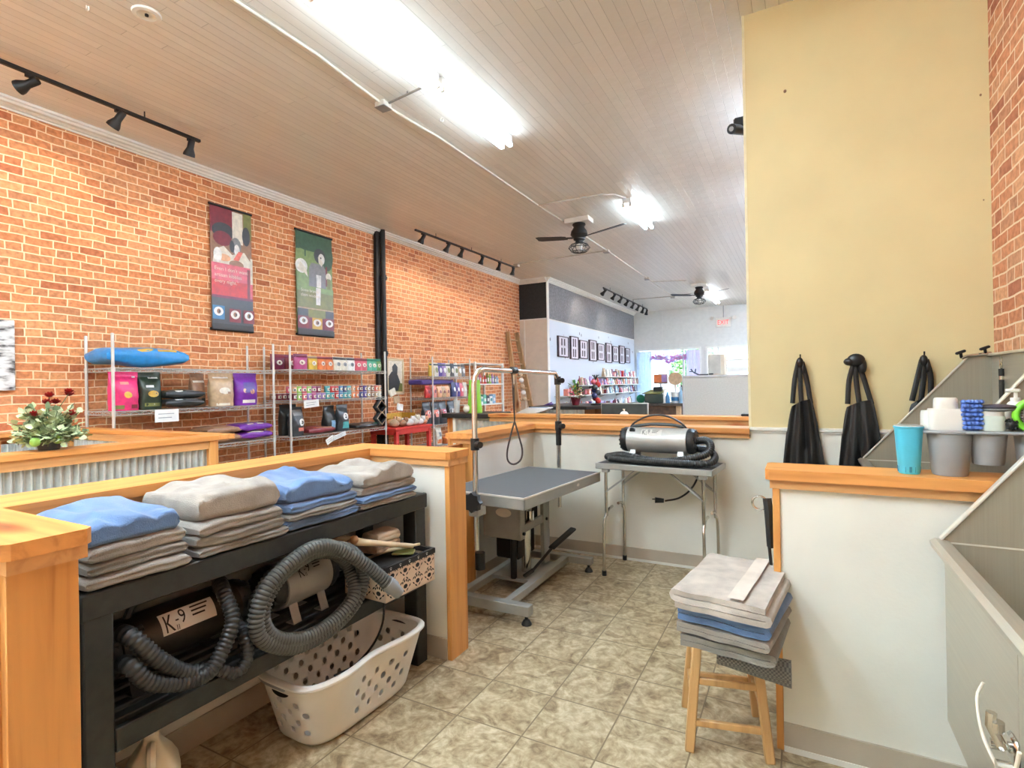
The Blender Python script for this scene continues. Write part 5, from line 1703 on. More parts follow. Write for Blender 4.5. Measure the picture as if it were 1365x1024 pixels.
mb = MB(WPLAS); mb.lathe([(0.036, 0.163), (0.043, 0.166), (0.042, 0.169), (0.036, 0.168)], n=24); part('rim', mb, cup, 'whitish rim', local=True)
def rbox_lathe(mb, prof, sx, sy, e=5, n=28, c=(0, 0, 0)):
    mb.lathe(prof, c, n, sq=(sx, sy, e))
jar = thing('plastic_jar', 'wide white plastic jug with a low white cap in the caddy', 'jar', (0.442, 2.34, 1.2125))
mb = MB(WPLAS); rbox_lathe(mb, [(0, 0), (1, 0), (1.02, 0.01), (1.02, 0.060), (0.94, 0.072), (0, 0.072)], 0.050, 0.035); part('body', mb, jar, local=True)
mb = MB(WPLAS); rbox_lathe(mb, [(0, 0.07), (1, 0.07), (1.03, 0.074), (1.0, 0.105), (0.9, 0.110), (0, 0.108)], 0.032, 0.028, 3); part('cap', mb, jar, local=True)
mb = MB(WPLAS); rbox_lathe(mb, [(0, 0), (1, 0), (1.03, 0.006), (1.0, 0.052), (0.88, 0.064), (0, 0.066)], 0.018, 0.03, 3)
solo('white_bottle', mb, 'small white plastic bottle left of the wide white jug in the caddy', 'bottle', None, (0.395, 2.365, 1.2125))
gl = MB(LBLUE)
for i in range(7):
    for j in range(5):
        gl.sph((-0.022 + 0.011 * j + rnd.uniform(-0.003, 0.003), -0.014 + rnd.uniform(-0.004, 0.004), 0.01 + 0.0145 * i), (0.009, 0.012, 0.007), 8, 5)
gl.box(-0.026, 0.026, -0.012, 0.016, 0, 0.10, 0.008)
solo('grooming_mitt', gl, 'blue nubby rubber grooming mitt standing in the caddy', 'mitt', None, (0.508, 2.325, 1.2125))
mb = MB(plain('pale_jar', (206, 216, 204), 0.3)); rbox_lathe(mb, [(0, 0), (0.95, 0), (1, 0.006), (1, 0.045), (0.9, 0.052), (0, 0.052)], 0.034, 0.03, 3)
mb.m(WPLAS); rbox_lathe(mb, [(0.9, 0.05), (1.04, 0.05), (1.04, 0.064), (0.9, 0.066), (0, 0.066)], 0.03, 0.028, 3)
solo('pale_jar', mb, 'low pale jar between the blue mitt and the green brush', 'jar', None, (0.562, 2.335, 1.2125))
hb = thing('hair_brush', 'dark oval brush lying across the pale jar in the caddy', 'brush', (0.575, 2.32, 1.279))
mb = MB(plain('brush_back', (62, 56, 66), 0.5)); mb.sph((0, 0, 0.013), (0.052, 0.028, 0.010), 18, 8); part('back', mb, hb, local=True)
mb = MB(GPLAS); mb.sph((0, 0, 0.005), (0.047, 0.025, 0.008), 18, 8); part('pad', mb, hb, 'grey pad', local=True)
pbt = thing('pump_bottle', 'white pump bottle at the back of the caddy', 'bottle', (0.635, 2.375, 1.2125))
mb = MB(WPLAS); mb.lathe([(0, 0), (0.026, 0), (0.028, 0.005), (0.028, 0.075), (0.02, 0.092), (0.012, 0.098), (0, 0.098)], n=22); part('body', mb, pbt, local=True)
mb = MB(WPLAS); mb.cyl((0, 0, 0.098), (0, 0, 0.108), 0.014, n=16); mb.cyl((0, 0, 0.108), (0, 0, 0.128), 0.005, n=8); mb.box(-0.026, 0.012, -0.008, 0.008, 0.126, 0.138, 0.003); part('pump', mb, pbt, local=True)
spk = MB(BLK)
for i in range(60):
    a, b = rnd.uniform(0, 2 * PI), rnd.uniform(-1, 1)
    d = Vector((math.cos(a) * math.sqrt(1 - b * b), math.sin(a) * math.sqrt(1 - b * b), b))
    spk.tube([Vector((0, 0, 0.022)) + d * 0.008, Vector((0, 0, 0.022)) + d * 0.021], 0.0022, 4)
spk.sph((0, 0, 0.022), 0.015, 10, 7)
solo('spiky_ball', spk, 'small black spiky rubber ball between pale jar and green brush', 'dog toy', None, (0.608, 2.315, 1.213))
gb = thing('round_brush', 'lime green ringed brush with black bristles at the right of the caddy', 'brush', (0.665, 2.315, 1.2125))
n = 28
mb = MB(LGREEN); mb.tube([(0.047 * math.cos(2 * PI * i / n), 0, 0.052 + 0.047 * math.sin(2 * PI * i / n)) for i in range(n)], 0.011, 10, closed=True); part('ring', mb, gb, local=True)
mb = MB(GPLAS); mb.lathe([(0, -0.006), (0.042, -0.006), (0.042, 0.0), (0, 0.006)], n=24, M=Matrix.Translation((0, 0, 0.052)) @ Matrix.Rotation(R(90), 4, 'X')); part('pad', mb, gb, local=True)
mb = MB(BLK)
for i in range(-5, 6):
    for j in range(-5, 6):
        if i * i + j * j < 22:
            mb.tube([(i * 0.0082, 0, 0.052 + j * 0.0082), (i * 0.0088, -0.022, 0.052 + j * 0.0088)], 0.0016, 4)
part('bristles', mb, gb, local=True)

# ================================================================== APRONS
def apron(x, ztop, zbib, zbot, wbot, xl, xr, label, seed, lump=False, wb=0.058):
    t = thing('hanging_apron', label, 'apron', (x, YW, ztop))
    mb = MB(VINYL)
    y = YW - 0.045
    def fn(u, v):
        z = zbib + (zbot - zbib) * v
        hw = wb + (wbot - wb) * (v ** 0.75)
        a = 2 * PI * u
        ca, sa = math.cos(a), math.sin(a)
        cxx = x + (xl + xr) / 2 + ((xr - xl) * 0.0) + 0.012 * v
        px = cxx + hw * ca
        pleat = 0.016 * math.sin(ca * 9 + seed + 1.3 * v) * (0.3 + v) + 0.012 * noise.noise((ca * 2.5 + seed, v * 3, seed))
        yy = y - 0.022 * sa * (0.5 + 0.6 * v) + pleat * (1 if sa > -0.2 else 0.3)
        zz = z + (0.05 * (ca * 0.7) * (1 - v) if v < 0.3 else 0) - 0.02 * max(0, ca) * (1 - v)
        return (px, min(yy, YW - 0.004), zz)
    vs = mb.grid(fn, 44, 24, cu=True)
    for k in (0, 23):
        mb.F([vs[i][k] for i in range(44)])
    part('body', mb, t, ang=60)
    mb = MB(VINYL)
    for (dx0, dx1) in ((-0.008, -wb * 0.92), (0.0, 0.0), (0.012, wb * 0.95)):
        mb.tube(spline([(x + dx0, y - 0.005, ztop - 0.03), (x + dx0 * 1.1 + dx1 * 0.45, y + 0.005, (ztop + zbib) / 2), (x + dx1 + (xl + xr) / 2, y + 0.006, zbib - 0.015)], 0.03), 0.005, 8, flat=3.0)
    part('strap', mb, t)
    mb = MB(VINYL)
    if lump:
        mb.sph((x, y - 0.012, ztop - 0.02), (0.05, 0.026, 0.042), 14, 9); mb.sph((x + 0.035, y - 0.005, ztop - 0.06), (0.025, 0.02, 0.05), 12, 8); mb.sph((x - 0.035, y - 0.015, ztop - 0.03), (0.035, 0.022, 0.026), 12, 8)
    else:
        mb.sph((x, y - 0.008, ztop - 0.035), (0.022, 0.02, 0.035), 12, 8); mb.sph((x + 0.02, y - 0.002, ztop - 0.07), (0.014, 0.015, 0.04), 10, 8)
    part('gathered_neck', mb, t)
    hk = MB(BLKM); hk.tube([(x + 0.003, YW, ztop - 0.02), (x + 0.003, YW - 0.05, ztop - 0.025), (x + 0.003, YW - 0.058, ztop + 0.02)], 0.005, 6)
    solo('coat_hook', hk, {0: 'small dark hook carrying the left apron', 1: 'small dark hook carrying the middle apron', 2: 'small dark hook carrying the apron beside the tub'}[seed], 'hook', 'hooks on the yellow wall', None)
apron(0.005, 1.545, 1.25, 0.55, 0.155, -0.02, 0.03, 'black vinyl apron on the yellow wall, leftmost of the three', 0)
apron(0.325, 1.535, 1.245, 0.55, 0.155, -0.02, 0.05, 'black vinyl apron with a bunched top, middle of the three', 1, True, 0.07)
apron(0.678, 1.535, 1.265, 0.62, 0.15, -0.05, 0.02, 'black vinyl apron partly hidden by the steel splash end', 2, False, 0.05)

# ================================================================== WIRE RACKS ON THE LEFT WALL
def wire_rack(y0, y1, shelves, label, top=1.93, x0=-6.06, x1=-5.58):
    t = thing('wire_rack', label, 'shelving', ((x0 + x1) / 2, (y0 + y1) / 2, 0), group='chrome wire racks along the brick wall')
    for x in (x0, x1):
        for y in (y0, y1):
            mb = MB(WIRE); mb.cyl((x, y, 0.02), (x, y, top), 0.0135, n=10); mb.cyl((x, y, 0), (x, y, 0.02), 0.02, n=10); mb.sph((x, y, top), (0.0145, 0.0145, 0.008), 10, 5)
            part('post', mb, t)
    for z in shelves:
        mb = MB(WIRE)
        for (a, b) in (((x0, y0), (x1, y0)), ((x0, y1), (x1, y1)), ((x0, y0), (x0, y1)), ((x1, y0), (x1, y1))):
            for dz in (0, -0.032):
                mb.tube([(a[0], a[1], z + dz), (b[0], b[1], z + dz)], 0.0042, 5)
            L = math.hypot(b[0] - a[0], b[1] - a[1])
            k = int(L / 0.045)
            zig = [(a[0] + (b[0] - a[0]) * i / k, a[1] + (b[1] - a[1]) * i / k, z - (0.030 if i % 2 else 0.002)) for i in range(k + 1)]
            mb.tube(zig, 0.003, 4)
        k = int((y1 - y0) / 0.03)
        for i in range(1, k):
            y = y0 + (y1 - y0) * i / k
            mb.box(x0, x1, y - 0.0018, y + 0.0018, z - 0.0018, z + 0.0018)
        for x in (x0 + 0.16, x0 + 0.32):
            mb.box(x - 0.003, x + 0.003, y0, y1, z - 0.008, z - 0.002)
        for x in (x0, x1):
            for y in (y0, y1):
                mb.cyl((x, y, z - 0.036), (x, y, z + 0.006), 0.0185, n=10)
        part('shelf', mb, t)
    return t
wire_rack(2.66, 4.38, (0.40, 0.80, 1.205, 1.615), 'chrome wire rack with big pet food bags, nearest along the brick wall')
wire_rack(4.62, 6.36, (0.40, 0.785, 1.245, 1.635), 'chrome wire rack with cans and treat pouches beside the drain pipe')
wire_rack(7.57, 8.76, (0.35, 0.72, 1.19, 1.565), 'chrome wire rack beyond the framed horse picture', 1.90)

# bags: local front +x, width along y, base at z=0
def sup(ca, sa, e):
    return math.copysign(abs(ca) ** (2 / e), ca), math.copysign(abs(sa) ** (2 / e), sa)
def bag_surface(w, h, d, seed, flare=0.04, seal=0.12, wr=0.012, pillow=False):
    def prof(v):
        if pillow:
            e = min(v, 1 - v) / 0.5
            return max(0.42, min(1.0, (max(0.0, e - 0.01) / 0.99) ** 0.13))
        if v > 1 - seal:
            return 0.05
        q = v / (1 - seal)
        return max(0.05, (0.86 + 0.14 * math.sin(min(1, q * 2.2) * PI / 2)) * (1 - q ** 4.5) + 0.05)
    def fn(u, v):
        a = 2 * PI * u
        px, py = sup(math.cos(a), math.sin(a), 4.0 if pillow else 3.0)
        hd = d / 2 * prof(v)
        hw = w / 2 * (0.97 - 0.05 * math.sin(v * PI) + flare * v)
        x, y, z = hd * px, hw * py, h * v
        n1 = noise.noise((y * 6 / w * 0.3 + seed, z * 6 / h * 0.5, px + seed)) + 0.5 * noise.noise((y * 16 / w * 0.3 + seed, z * 14 / h * 0.5, seed * 2))
        x += n1 * wr * (0.4 + 0.6 * (v < 0.95))
        y += noise.noise((z * 5 / h, seed, px)) * wr * 0.6
        z += noise.noise((y * 3, seed, 7)) * wr * (v > 0.9)
        return Vector((x, y, z))
    return fn
def patch(mb, fn, yc, zc_, hw, hh, w, h, mat, shape='rect', lift=0.003, n=8):
    """printed area on the front of a bag"""
    mb.m(mat)
    def u_of(y):
        q = max(-0.98, min(0.98, y / (w / 2)))
        s = math.copysign(abs(q) ** 1.5, q)
        return (math.asin(max(-1, min(1, s))) / (2 * PI)) % 1.0
    def P(y, z):
        p = fn(u_of(y), z / h)
        return Vector((p.x + lift, p.y, p.z))
    if shape == 'rect':
        g = [[mb.V(P(yc - hw + 2 * hw * i / 3, zc_ - hh + 2 * hh * j / 3)) for j in range(4)] for i in range(4)]
        for i in range(3):
            for j in range(3):
                mb.F([g[i][j], g[i + 1][j], g[i + 1][j + 1], g[i][j + 1]])
    else:
        c = mb.V(P(yc, zc_))
        r_ = [mb.V(P(yc + hw * math.cos(2 * PI * k / 12), zc_ + hh * math.sin(2 * PI * k / 12))) for k in range(12)]
        for k in range(12):
            mb.F([c, r_[k], r_[(k + 1) % 12]])
    return mb
def bag(loc, w, h, d, col, label, group, art=(), seed=None, rz=0.0, cat='pet food bag', name='food_bag', lying=False, nu=32, nv=22, flare=0.04, seal=0.12, tilt=0.0, wr=0.012):
    seed = seed if seed is not None else rnd.uniform(0, 50)
    fn = bag_surface(w, h, d, seed, flare, seal, wr, lying)
    loc = (loc[0], loc[1], loc[2] + 0.005)
    if lying:
        M = Matrix(((0, 1, 0, 0), (0, 0, 1, -h / 2), (1, 0, 0, d / 2 + wr * 0.9), (0, 0, 0, 1)))   # width->x, height->y, front->up
    else:
        M = Matrix.Rotation(tilt, 4, 'Y')
    t = thing(name, label, cat, loc, rz, group)
    mb = MB(cm(col)); vs = mb.grid(fn, nu, nv, cu=True)
    for k in (0, nv - 1):
        mb.F([vs[i][k] for i in range(nu)])
    mb.xf(0, M)
    part('pouch', mb, t, local=True, ang=70)
    if art:
        mb = MB()
        for (yc, zc_, hw, hh, c, sh) in art:
            patch(mb, fn, yc * w / 2, zc_ * h, hw * w / 2, hh * h, w, h, cm(c), sh)
        mb.xf(0, M)
        part('print', mb, t, 'printed front', local=True, recalc=False, ang=70)
    return t
XS = -5.76
G1 = 'pet food bags on the nearest wire rack'
# nearest rack, top shelf
b = bag((-5.80, 3.00, 1.617), 0.42, 0.76, 0.185, 'sky blue', 'long sky blue pet food bag lying on the top of the nearest wire rack', G1, ((0.90, 0.45, 0.09, 0.10, 'gold', 'ellipse'), (0.92, 0.72, 0.05, 0.12, 'gold', 'rect'), (0.6, 0.86, 0.38, 0.012, 'white', 'rect'), (0.3, 0.5, 0.3, 0.2, 'blue', 'rect')), 3.0, 0, lying=True, flare=0.0, seal=0.1, wr=0.02)
for yy in (2.68,):
    pass
# second shelf
bag((-5.72, 2.81, 1.207), 0.26, 0.375, 0.15, 'pink', 'bright pink standing pet food bag at the left end of the nearest wire rack', G1, ((0.05, 0.40, 0.30, 0.085, 'yellow', 'ellipse'), (-0.1, 0.70, 0.30, 0.035, 'salmon', 'rect'), (-0.55, 0.09, 0.35, 0.05, 'olive', 'rect'), (0.55, 0.10, 0.25, 0.05, 'maroon', 'rect'), (0.65, 0.86, 0.12, 0.02, 'white', 'rect')), 5.0)
bag((-5.74, 3.05, 1.207), 0.22, 0.37, 0.15, 'dark green', 'black and green standing pet food bag beside the pink bag', G1, ((0.05, 0.42, 0.5, 0.09, 'gold', 'ellipse'), (-0.2, 0.62, 0.35, 0.03, 'white', 'rect'), (0.0, 0.13, 0.7, 0.045, 'olive', 'rect'), (0.3, 0.85, 0.4, 0.02, 'white', 'rect'), (0.0, 0.13, 0.16, 0.04, 'white', 'ellipse')), 8.0)
for i, z in enumerate((1.207, 1.297)):
    bag((-5.78, 3.35, z), 0.34, 0.40, 0.09, 'black', ('lower' if i == 0 else 'upper') + ' of two black pet food bags lying flat on the nearest wire rack', G1, ((0.85, 0.35, 0.10, 0.10, 'white', 'rect'), (0.85, 0.68, 0.10, 0.16, 'grey', 'rect'), (0.3, 0.5, 0.3, 0.2, 'olive', 'rect')), 11 + i, lying=True, flare=0.0)
bag((-5.84, 3.60, 1.207), 0.18, 0.37, 0.12, 'brown', 'tan brown pet food bag half hidden behind the taller tan bag', G1, ((0.0, 0.75, 0.8, 0.03, 'ivory', 'rect'), (0.3, 0.2, 0.3, 0.06, 'black', 'rect')), 14, rz=R(12))
bag((-5.72, 3.80, 1.207), 0.28, 0.375, 0.15, 'tan', 'tan standing pet food bag with cream label beside the purple bag', G1, ((0.0, 0.46, 0.5, 0.10, 'ivory', 'ellipse'), (0.1, 0.40, 0.4, 0.03, 'brown', 'rect'), (-0.1, 0.85, 0.6, 0.02, 'white', 'rect'), (-0.1, 0.06, 0.6, 0.035, 'ivory', 'rect')), 17, flare=0.12)
bag((-5.72, 4.10, 1.207), 0.28, 0.375, 0.15, 'purple', 'purple standing pet food bag at the right end of the nearest wire rack', G1, ((0.1, 0.55, 0.55, 0.16, 'violet', 'rect'), (0.3, 0.42, 0.22, 0.08, 'peach', 'ellipse'), (-0.4, 0.45, 0.14, 0.07, 'peach', 'ellipse'), (0.0, 0.12, 0.6, 0.05, 'ivory', 'rect')), 20, flare=0.12)
# third shelf, lying stacks
for i, z in enumerate((0.802, 0.868)):
    bag((-5.78, 3.36, z), 0.34, 0.44, 0.066, 'black', ('lower' if i == 0 else 'upper') + ' of two black bags lying low behind the pen cap', G1, ((0.85, 0.4, 0.10, 0.25, 'olive', 'rect'), (0.85, 0.6, 0.08, 0.1, 'white', 'rect')), 30 + i, lying=True, flare=0.0)
for i, z in enumerate((0.802, 0.888)):
    bag((-5.76, 3.76, z), 0.34, 0.40, 0.085, 'brown', ('lower' if i == 0 else 'upper') + ' of two brown bags lying beside the purple pair on the nearest rack', G1, ((0.85, 0.5, 0.08, 0.3, 'tan', 'rect'),), 34 + i, lying=True, flare=0.0)
for i, z in enumerate((0.802, 0.895)):
    bag((-5.76, 4.15, z), 0.34, 0.42, 0.092, 'purple', ('lower' if i == 0 else 'upper') + ' of two purple bags lying on the third shelf of the nearest rack', G1, ((0.85, 0.5, 0.10, 0.25, 'ivory', 'rect'), (0.3, 0.5, 0.3, 0.2, 'violet', 'rect')), 38 + i, lying=True, flare=0.0)
bag((-5.74, 3.95, 0.402), 0.34, 0.40, 0.09, 'tan', 'tan bag lying on the bottom shelf of the nearest rack', G1, ((0.85, 0.5, 0.1, 0.2, 'olive', 'rect'),), 44, lying=True, flare=0.0)

# second rack, top shelf pouches
G2 = 'treat pouches on top of the second wire rack'
PO = [(4.50, 'plum'), (4.70, 'maroon'), (4.88, 'magenta'), (5.07, 'yellow'), (5.22, 'orange'), (5.35, 'orange'), (5.50, 'ivory'), (5.62, 'ivory'), (5.76, 'white'), (5.90, 'rose'), (6.01, 'rose'), (6.12, 'mint'), (6.22, 'mint'), (6.32, 'green')]
seen = {}
for i, (y, c) in enumerate(PO):
    dk = {'plum': 'maroon', 'yellow': 'brown', 'orange': 'maroon', 'ivory': 'charcoal', 'white': 'charcoal', 'rose': 'maroon', 'mint': 'emerald', 'green': 'emerald', 'maroon': 'plum', 'magenta': 'plum'}[c]
    w = 0.15 if i > 2 else 0.19
    bag((-5.70, y, 1.637) if i > 1 else (-5.92, y * 1.035 + 0.05, 1.637), w, 0.185 if i > 2 else 0.20, 0.08, c, '%s treat pouch on the second wire rack, %s from the left on its top shelf' % (c, ORD[i]), G2,
        ((0.0, 0.88, 0.95, 0.09, dk, 'rect'), (0.05, 0.45, 0.45, 0.16, 'ivory' if c not in ('ivory', 'white') else 'grey', 'ellipse'), (0.05, 0.45, 0.16, 0.08, dk, 'ellipse')), cat='treat pouch', name='treat_pouch', nu=18, nv=10, rz=R(rnd.uniform(-12, 12)), wr=0.005, flare=0.10)
# cans in two tiers
G3 = 'pet food cans on the second wire rack'
canmesh = {}
def can(loc, c, lid, label):
    key = (c, lid)
    if key not in canmesh:
        mb = MB(cm(c)); mb.lathe([(0, 0), (0.036, 0), (0.038, 0.003), (0.038, 0.083), (0.036, 0.086)], n=16)
        mb.m(WIRE); mb.lathe([(0.0375, 0.084), (0.0385, 0.087), (0.036, 0.089), (0.034, 0.086), (0, 0.086)], n=16)
        mb.m(cm(lid))
        mb.grid(lambda u, v: (0.0388 * math.cos(-0.75 + 1.5 * u), 0.0388 * math.sin(-0.75 + 1.5 * u), 0.022 + 0.038 * v), 7, 2)
        mb.m(cm('charcoal'))
        mb.grid(lambda u, v: (0.0393 * math.cos(-0.25 + 0.5 * u), 0.0393 * math.sin(-0.25 + 0.5 * u), 0.03 + 0.022 * v), 4, 2)
        canmesh[key] = mb.mesh('food_can')
    o = bpy.data.objects.new('food_can', canmesh[key]); COL.objects.link(o)
    o.location = loc; o.rotation_euler = (0, 0, rnd.uniform(-0.3, 0.3))
    o['label'] = label; o['category'] = 'food can'; o['group'] = G3
lowc = ['brown', 'maroon', 'maroon', 'plum', 'maroon', 'lime green', 'rose', 'lilac', 'magenta', 'lilac', 'lilac', 'teal', 'teal', 'red', 'blue', 'teal', 'teal', 'orange', 'orange', 'navy', 'violet', 'tan', 'brown', 'tan', 'ivory']
upc = {3: 'rose', 4: 'peach', 5: 'lime green', 6: 'rose', 7: 'lime green', 8: 'magenta', 9: 'plum', 11: 'teal', 12: 'red', 13: 'red', 14: 'blue', 15: 'navy', 16: 'teal', 17: 'peach', 18: 'orange', 19: 'plum', 20: 'violet', 21: 'tan', 22: 'brown', 23: 'coral', 24: 'peach'}
for i, c in enumerate(lowc):
    y = 4.42 + i * 0.0785
    can((-5.66, y, 1.247) if y > 4.66 else (-6.0, y * 1.062, 1.247), c, 'ivory' if c not in ('ivory', 'tan') else 'white', '%s pet food can in the lower tier, %s from the left' % (c, ORD[i]))
n_ = 0
for i, c in sorted(upc.items()):
    y = 4.42 + i * 0.0785
    can((-5.66, y, 1.247 + 0.0895) if y > 4.66 else (-6.0, y * 1.062, 1.247 + 0.0895), c, 'ivory' if c not in ('ivory', 'tan') else 'white', '%s pet food can in the upper tier, %s from the left' % (c, ORD[n_]))
    n_ += 1
# third shelf of the second rack
G4 = 'pet food bags on the third shelf of the second wire rack'
bag((-5.88, 4.82, 0.787), 0.26, 0.40, 0.15, 'black', 'tall black bag at the left end of the third shelf, second wire rack', G4, ((0.1, 0.4, 0.4, 0.1, 'grey', 'rect'), (0.3, 0.2, 0.3, 0.05, 'white', 'rect')), 50)
bag((-5.68, 4.78, 0.787), 0.22, 0.37, 0.14, 'charcoal', 'charcoal bag with white oval label right of the rack post', G4, ((0.25, 0.46, 0.42, 0.13, 'white', 'ellipse'), (0.25, 0.46, 0.2, 0.06, 'black', 'ellipse'), (0.2, 0.22, 0.5, 0.06, 'salmon', 'rect'), (0.0, 0.80, 0.8, 0.10, 'grey', 'rect')), 53, rz=R(10))
bag((-5.72, 5.10, 0.787), 0.34, 0.44, 0.085, 'maroon', 'maroon bag lying between the standing bags of the second rack', G4, ((0.85, 0.6, 0.1, 0.3, 'peach', 'rect'), (0.85, 0.3, 0.1, 0.1, 'red', 'rect')), 56, lying=True, flare=0.0)
bag((-5.74, 5.38, 0.787), 0.22, 0.36, 0.14, 'black', 'black bag with pale picture, left of the oval-badged one', G4, ((0.1, 0.3, 0.4, 0.14, 'light blue', 'rect'),), 60, rz=R(8))
bag((-5.70, 5.58, 0.787), 0.22, 0.37, 0.14, 'charcoal', 'black and teal bag with oval badge standing on the third shelf', G4, ((0.1, 0.55, 0.55, 0.13, 'white', 'ellipse'), (0.1, 0.55, 0.25, 0.08, 'charcoal', 'ellipse'), (0.1, 0.22, 0.6, 0.12, 'teal', 'rect')), 62, rz=R(5))
bag((-5.72, 5.92, 0.787), 0.34, 0.40, 0.07, 'black', 'black bag lying right of the oval-badged bag', G4, ((0.85, 0.5, 0.1, 0.3, 'grey', 'rect'),), 65, lying=True, flare=0.0)
bag((-5.72, 6.18, 0.787), 0.30, 0.24, 0.07, 'charcoal', 'dark bag with mint end lying at the right of the third shelf', G4, ((0.85, 0.5, 0.12, 0.4, 'mint', 'rect'),), 67, lying=True, flare=0.0)
for i, (y, c) in enumerate(((4.62, 'charcoal'), (5.0, 'maroon'), (5.45, 'black'))):
    bag((-5.72, y, 0.402), 0.34, 0.42, 0.09, c, '%s bag lying on the bottom shelf of the second rack' % c, 'bags on the bottom shelf of the second wire rack', ((0.85, 0.5, 0.1, 0.3, 'tan', 'rect'),), 70 + i, lying=True, flare=0.0)
# price cards on the shelf edges
def card(y0, y1, z0, z1, label, tilt=0.0, x=-5.562):
    mb = MB(PAPERW); n0 = mb.mark(); mb.box(-0.0015, 0.0015, -(y1 - y0) / 2, (y1 - y0) / 2, -(z1 - z0) / 2, (z1 - z0) / 2)
    mb.m(GPLAS)
    for k in range(2):
        mb.box(0.0015, 0.002, -(y1 - y0) * 0.36, (y1 - y0) * (0.3 - 0.1 * k), (0.12 - 0.3 * k) * (z1 - z0), (0.18 - 0.3 * k) * (z1 - z0))
    mb.xf(n0, Matrix.Rotation(tilt, 4, 'X'))
    solo('hanging_price_card', mb, label, 'price card', 'price cards on the wire racks', (x, (y0 + y1) / 2, (z0 + z1) / 2))
card(3.01, 3.24, 1.085, 1.21, 'white price card hanging under the pink and green bags')
card(4.81, 5.05, 1.15, 1.245, 'white price card hanging under the food cans', R(4))
card(5.16, 5.30, 0.66, 0.74, 'white price card under the maroon bag, lower of the tilted pair', R(25))
card(5.28, 5.52, 0.71, 0.77, 'long price card under the maroon bag, upper of the tilted pair', R(14))

# ================================================================== THIRD RACK
G5 = 'goods on the third wire rack'
TP = ['yellow', 'ivory', 'violet', 'lilac', 'ivory', 'charcoal', 'white', 'tan', 'grey']
for i, c in enumerate(TP):
    bag((-5.68, 7.66 + i * 0.125, 1.567), 0.14, 0.24, 0.07, c, '%s treat pouch on the third rack, %s from the left on top' % (c, ORD[i]), G5, ((0.0, 0.45, 0.6, 0.2, ('gold', 'olive', 'white', 'white', 'olive', 'ivory', 'olive', 'white', 'white')[i], 'ellipse'), (0, 0.85, 0.9, 0.06, 'charcoal', 'rect')), cat='treat pouch', name='treat_pouch', nu=16, nv=9, wr=0.008)
mb = MB(cm('violet')); mb.box(-0.16, 0.16, -0.48, 0.48, 0, 0.09, 0.02)
solo('long_box', mb, 'long dark violet box lying under the top shelf of the third rack', 'box', G5, (-5.86, 7.92, 1.425))
for i, (y, c, h) in enumerate(((7.52, 'red', 0.21), (7.70, 'salmon', 0.22), (7.86, 'peach', 0.20), (7.98, 'tan', 0.19), (8.10, 'peach', 0.2), (8.30, 'navy', 0.27), (8.44, 'violet', 0.26), (8.56, 'rose', 0.25), (8.68, 'ivory', 0.27))):
    bag((-5.66, y, 1.192), 0.14, h, 0.08, c, '%s treat bag on the second shelf of the third rack, %s from the left' % (c, ORD[i]), G5, ((0.0, 0.5, 0.4, 0.15, 'maroon' if i < 5 else 'white', 'ellipse'),), cat='treat bag', name='treat_bag', nu=16, nv=9, wr=0.006)
for i, (y, c, a) in enumerate(((7.50, 'charcoal', 'salmon'), (7.74, 'charcoal', 'salmon'), (7.96, 'charcoal', 'rose'), (8.24, 'charcoal', 'white'))):
    bag((-5.68, y, 0.722), 0.22, 0.40, 0.13, c, 'charcoal and %s pet food bag on the third rack, %s from the left' % (a, ORD[i]), G5, ((0.0, 0.48, 0.85, 0.16, a, 'rect'), (0.1, 0.52, 0.4, 0.09, 'white', 'ellipse'), (0.1, 0.52, 0.15, 0.05, 'charcoal', 'ellipse')), nu=18, nv=10)
bag((-5.72, 8.55, 0.722), 0.28, 0.30, 0.12, 'navy', 'dark flat bag lying right of the charcoal bags on the third rack', G5, ((0.85, 0.5, 0.1, 0.3, 'white', 'rect'),), 80, lying=True, flare=0.0)
bag((-5.70, 7.86, 0.352), 0.18, 0.30, 0.10, 'ivory', 'white and orange bag standing low on the third rack', G5, ((0.0, 0.2, 0.8, 0.12, 'orange', 'rect'), (0.1, 0.6, 0.4, 0.12, 'grey', 'rect')), 83)
mb = MB(cm('orange')); mb.box(-0.06, 0.06, -0.09, 0.09, 0, 0.12, 0.01)
solo('small_box', mb, 'small orange box standing low on the third rack', 'box', G5, (-5.68, 8.12, 0.352))

# white metal shelf behind the over-arm
ws = thing('white_shelf', 'white metal shelf unit against the brick wall before the wooden ladder', 'shelving', (-5.8, 9.5, 0))
for (x, y) in ((-5.58, 8.95), (-5.58, 10.05), (-6.04, 8.95), (-6.04, 10.05)):
    mb = MB(WHITET); mb.box(x - 0.022, x + 0.022, y - 0.022, y + 0.022, 0, 1.86, 0.004); part('post', mb, ws)
for z in (0.30, 1.02, 1.43, 1.84):
    mb = MB(WHITET); mb.box(-6.06, -5.56, 8.93, 10.07, z - 0.025, z, 0.004); part('shelf', mb, ws)
G6 = 'bottles on the white metal shelf'
for i, (c, h) in enumerate((('charcoal', 0.26), ('plum', 0.24), ('rose', 0.22), ('orange', 0.16), ('red', 0.17), ('olive', 0.22), ('lime green', 0.2), ('lilac', 0.2), ('grey', 0.18), ('light blue', 0.16))):
    mb = MB(cm(c)); mb.lathe([(0, 0), (0.034, 0), (0.036, 0.005), (0.036, h * 0.68), (0.014, h * 0.8), (0.014, h), (0, h)], n=14)
    mb.m(WPLAS); mb.grid(lambda u, v: (0.0368 * math.cos(-0.8 + 1.6 * u), 0.0368 * math.sin(-0.8 + 1.6 * u), h * (0.2 + 0.35 * v)), 6, 2)
    solo('shampoo_bottle', mb, '%s bottle on the white metal shelf, %s from the left on the upper shelf' % (c, ORD[i]), 'bottle', G6, (-5.66, 9.05 + i * 0.1, 1.431))
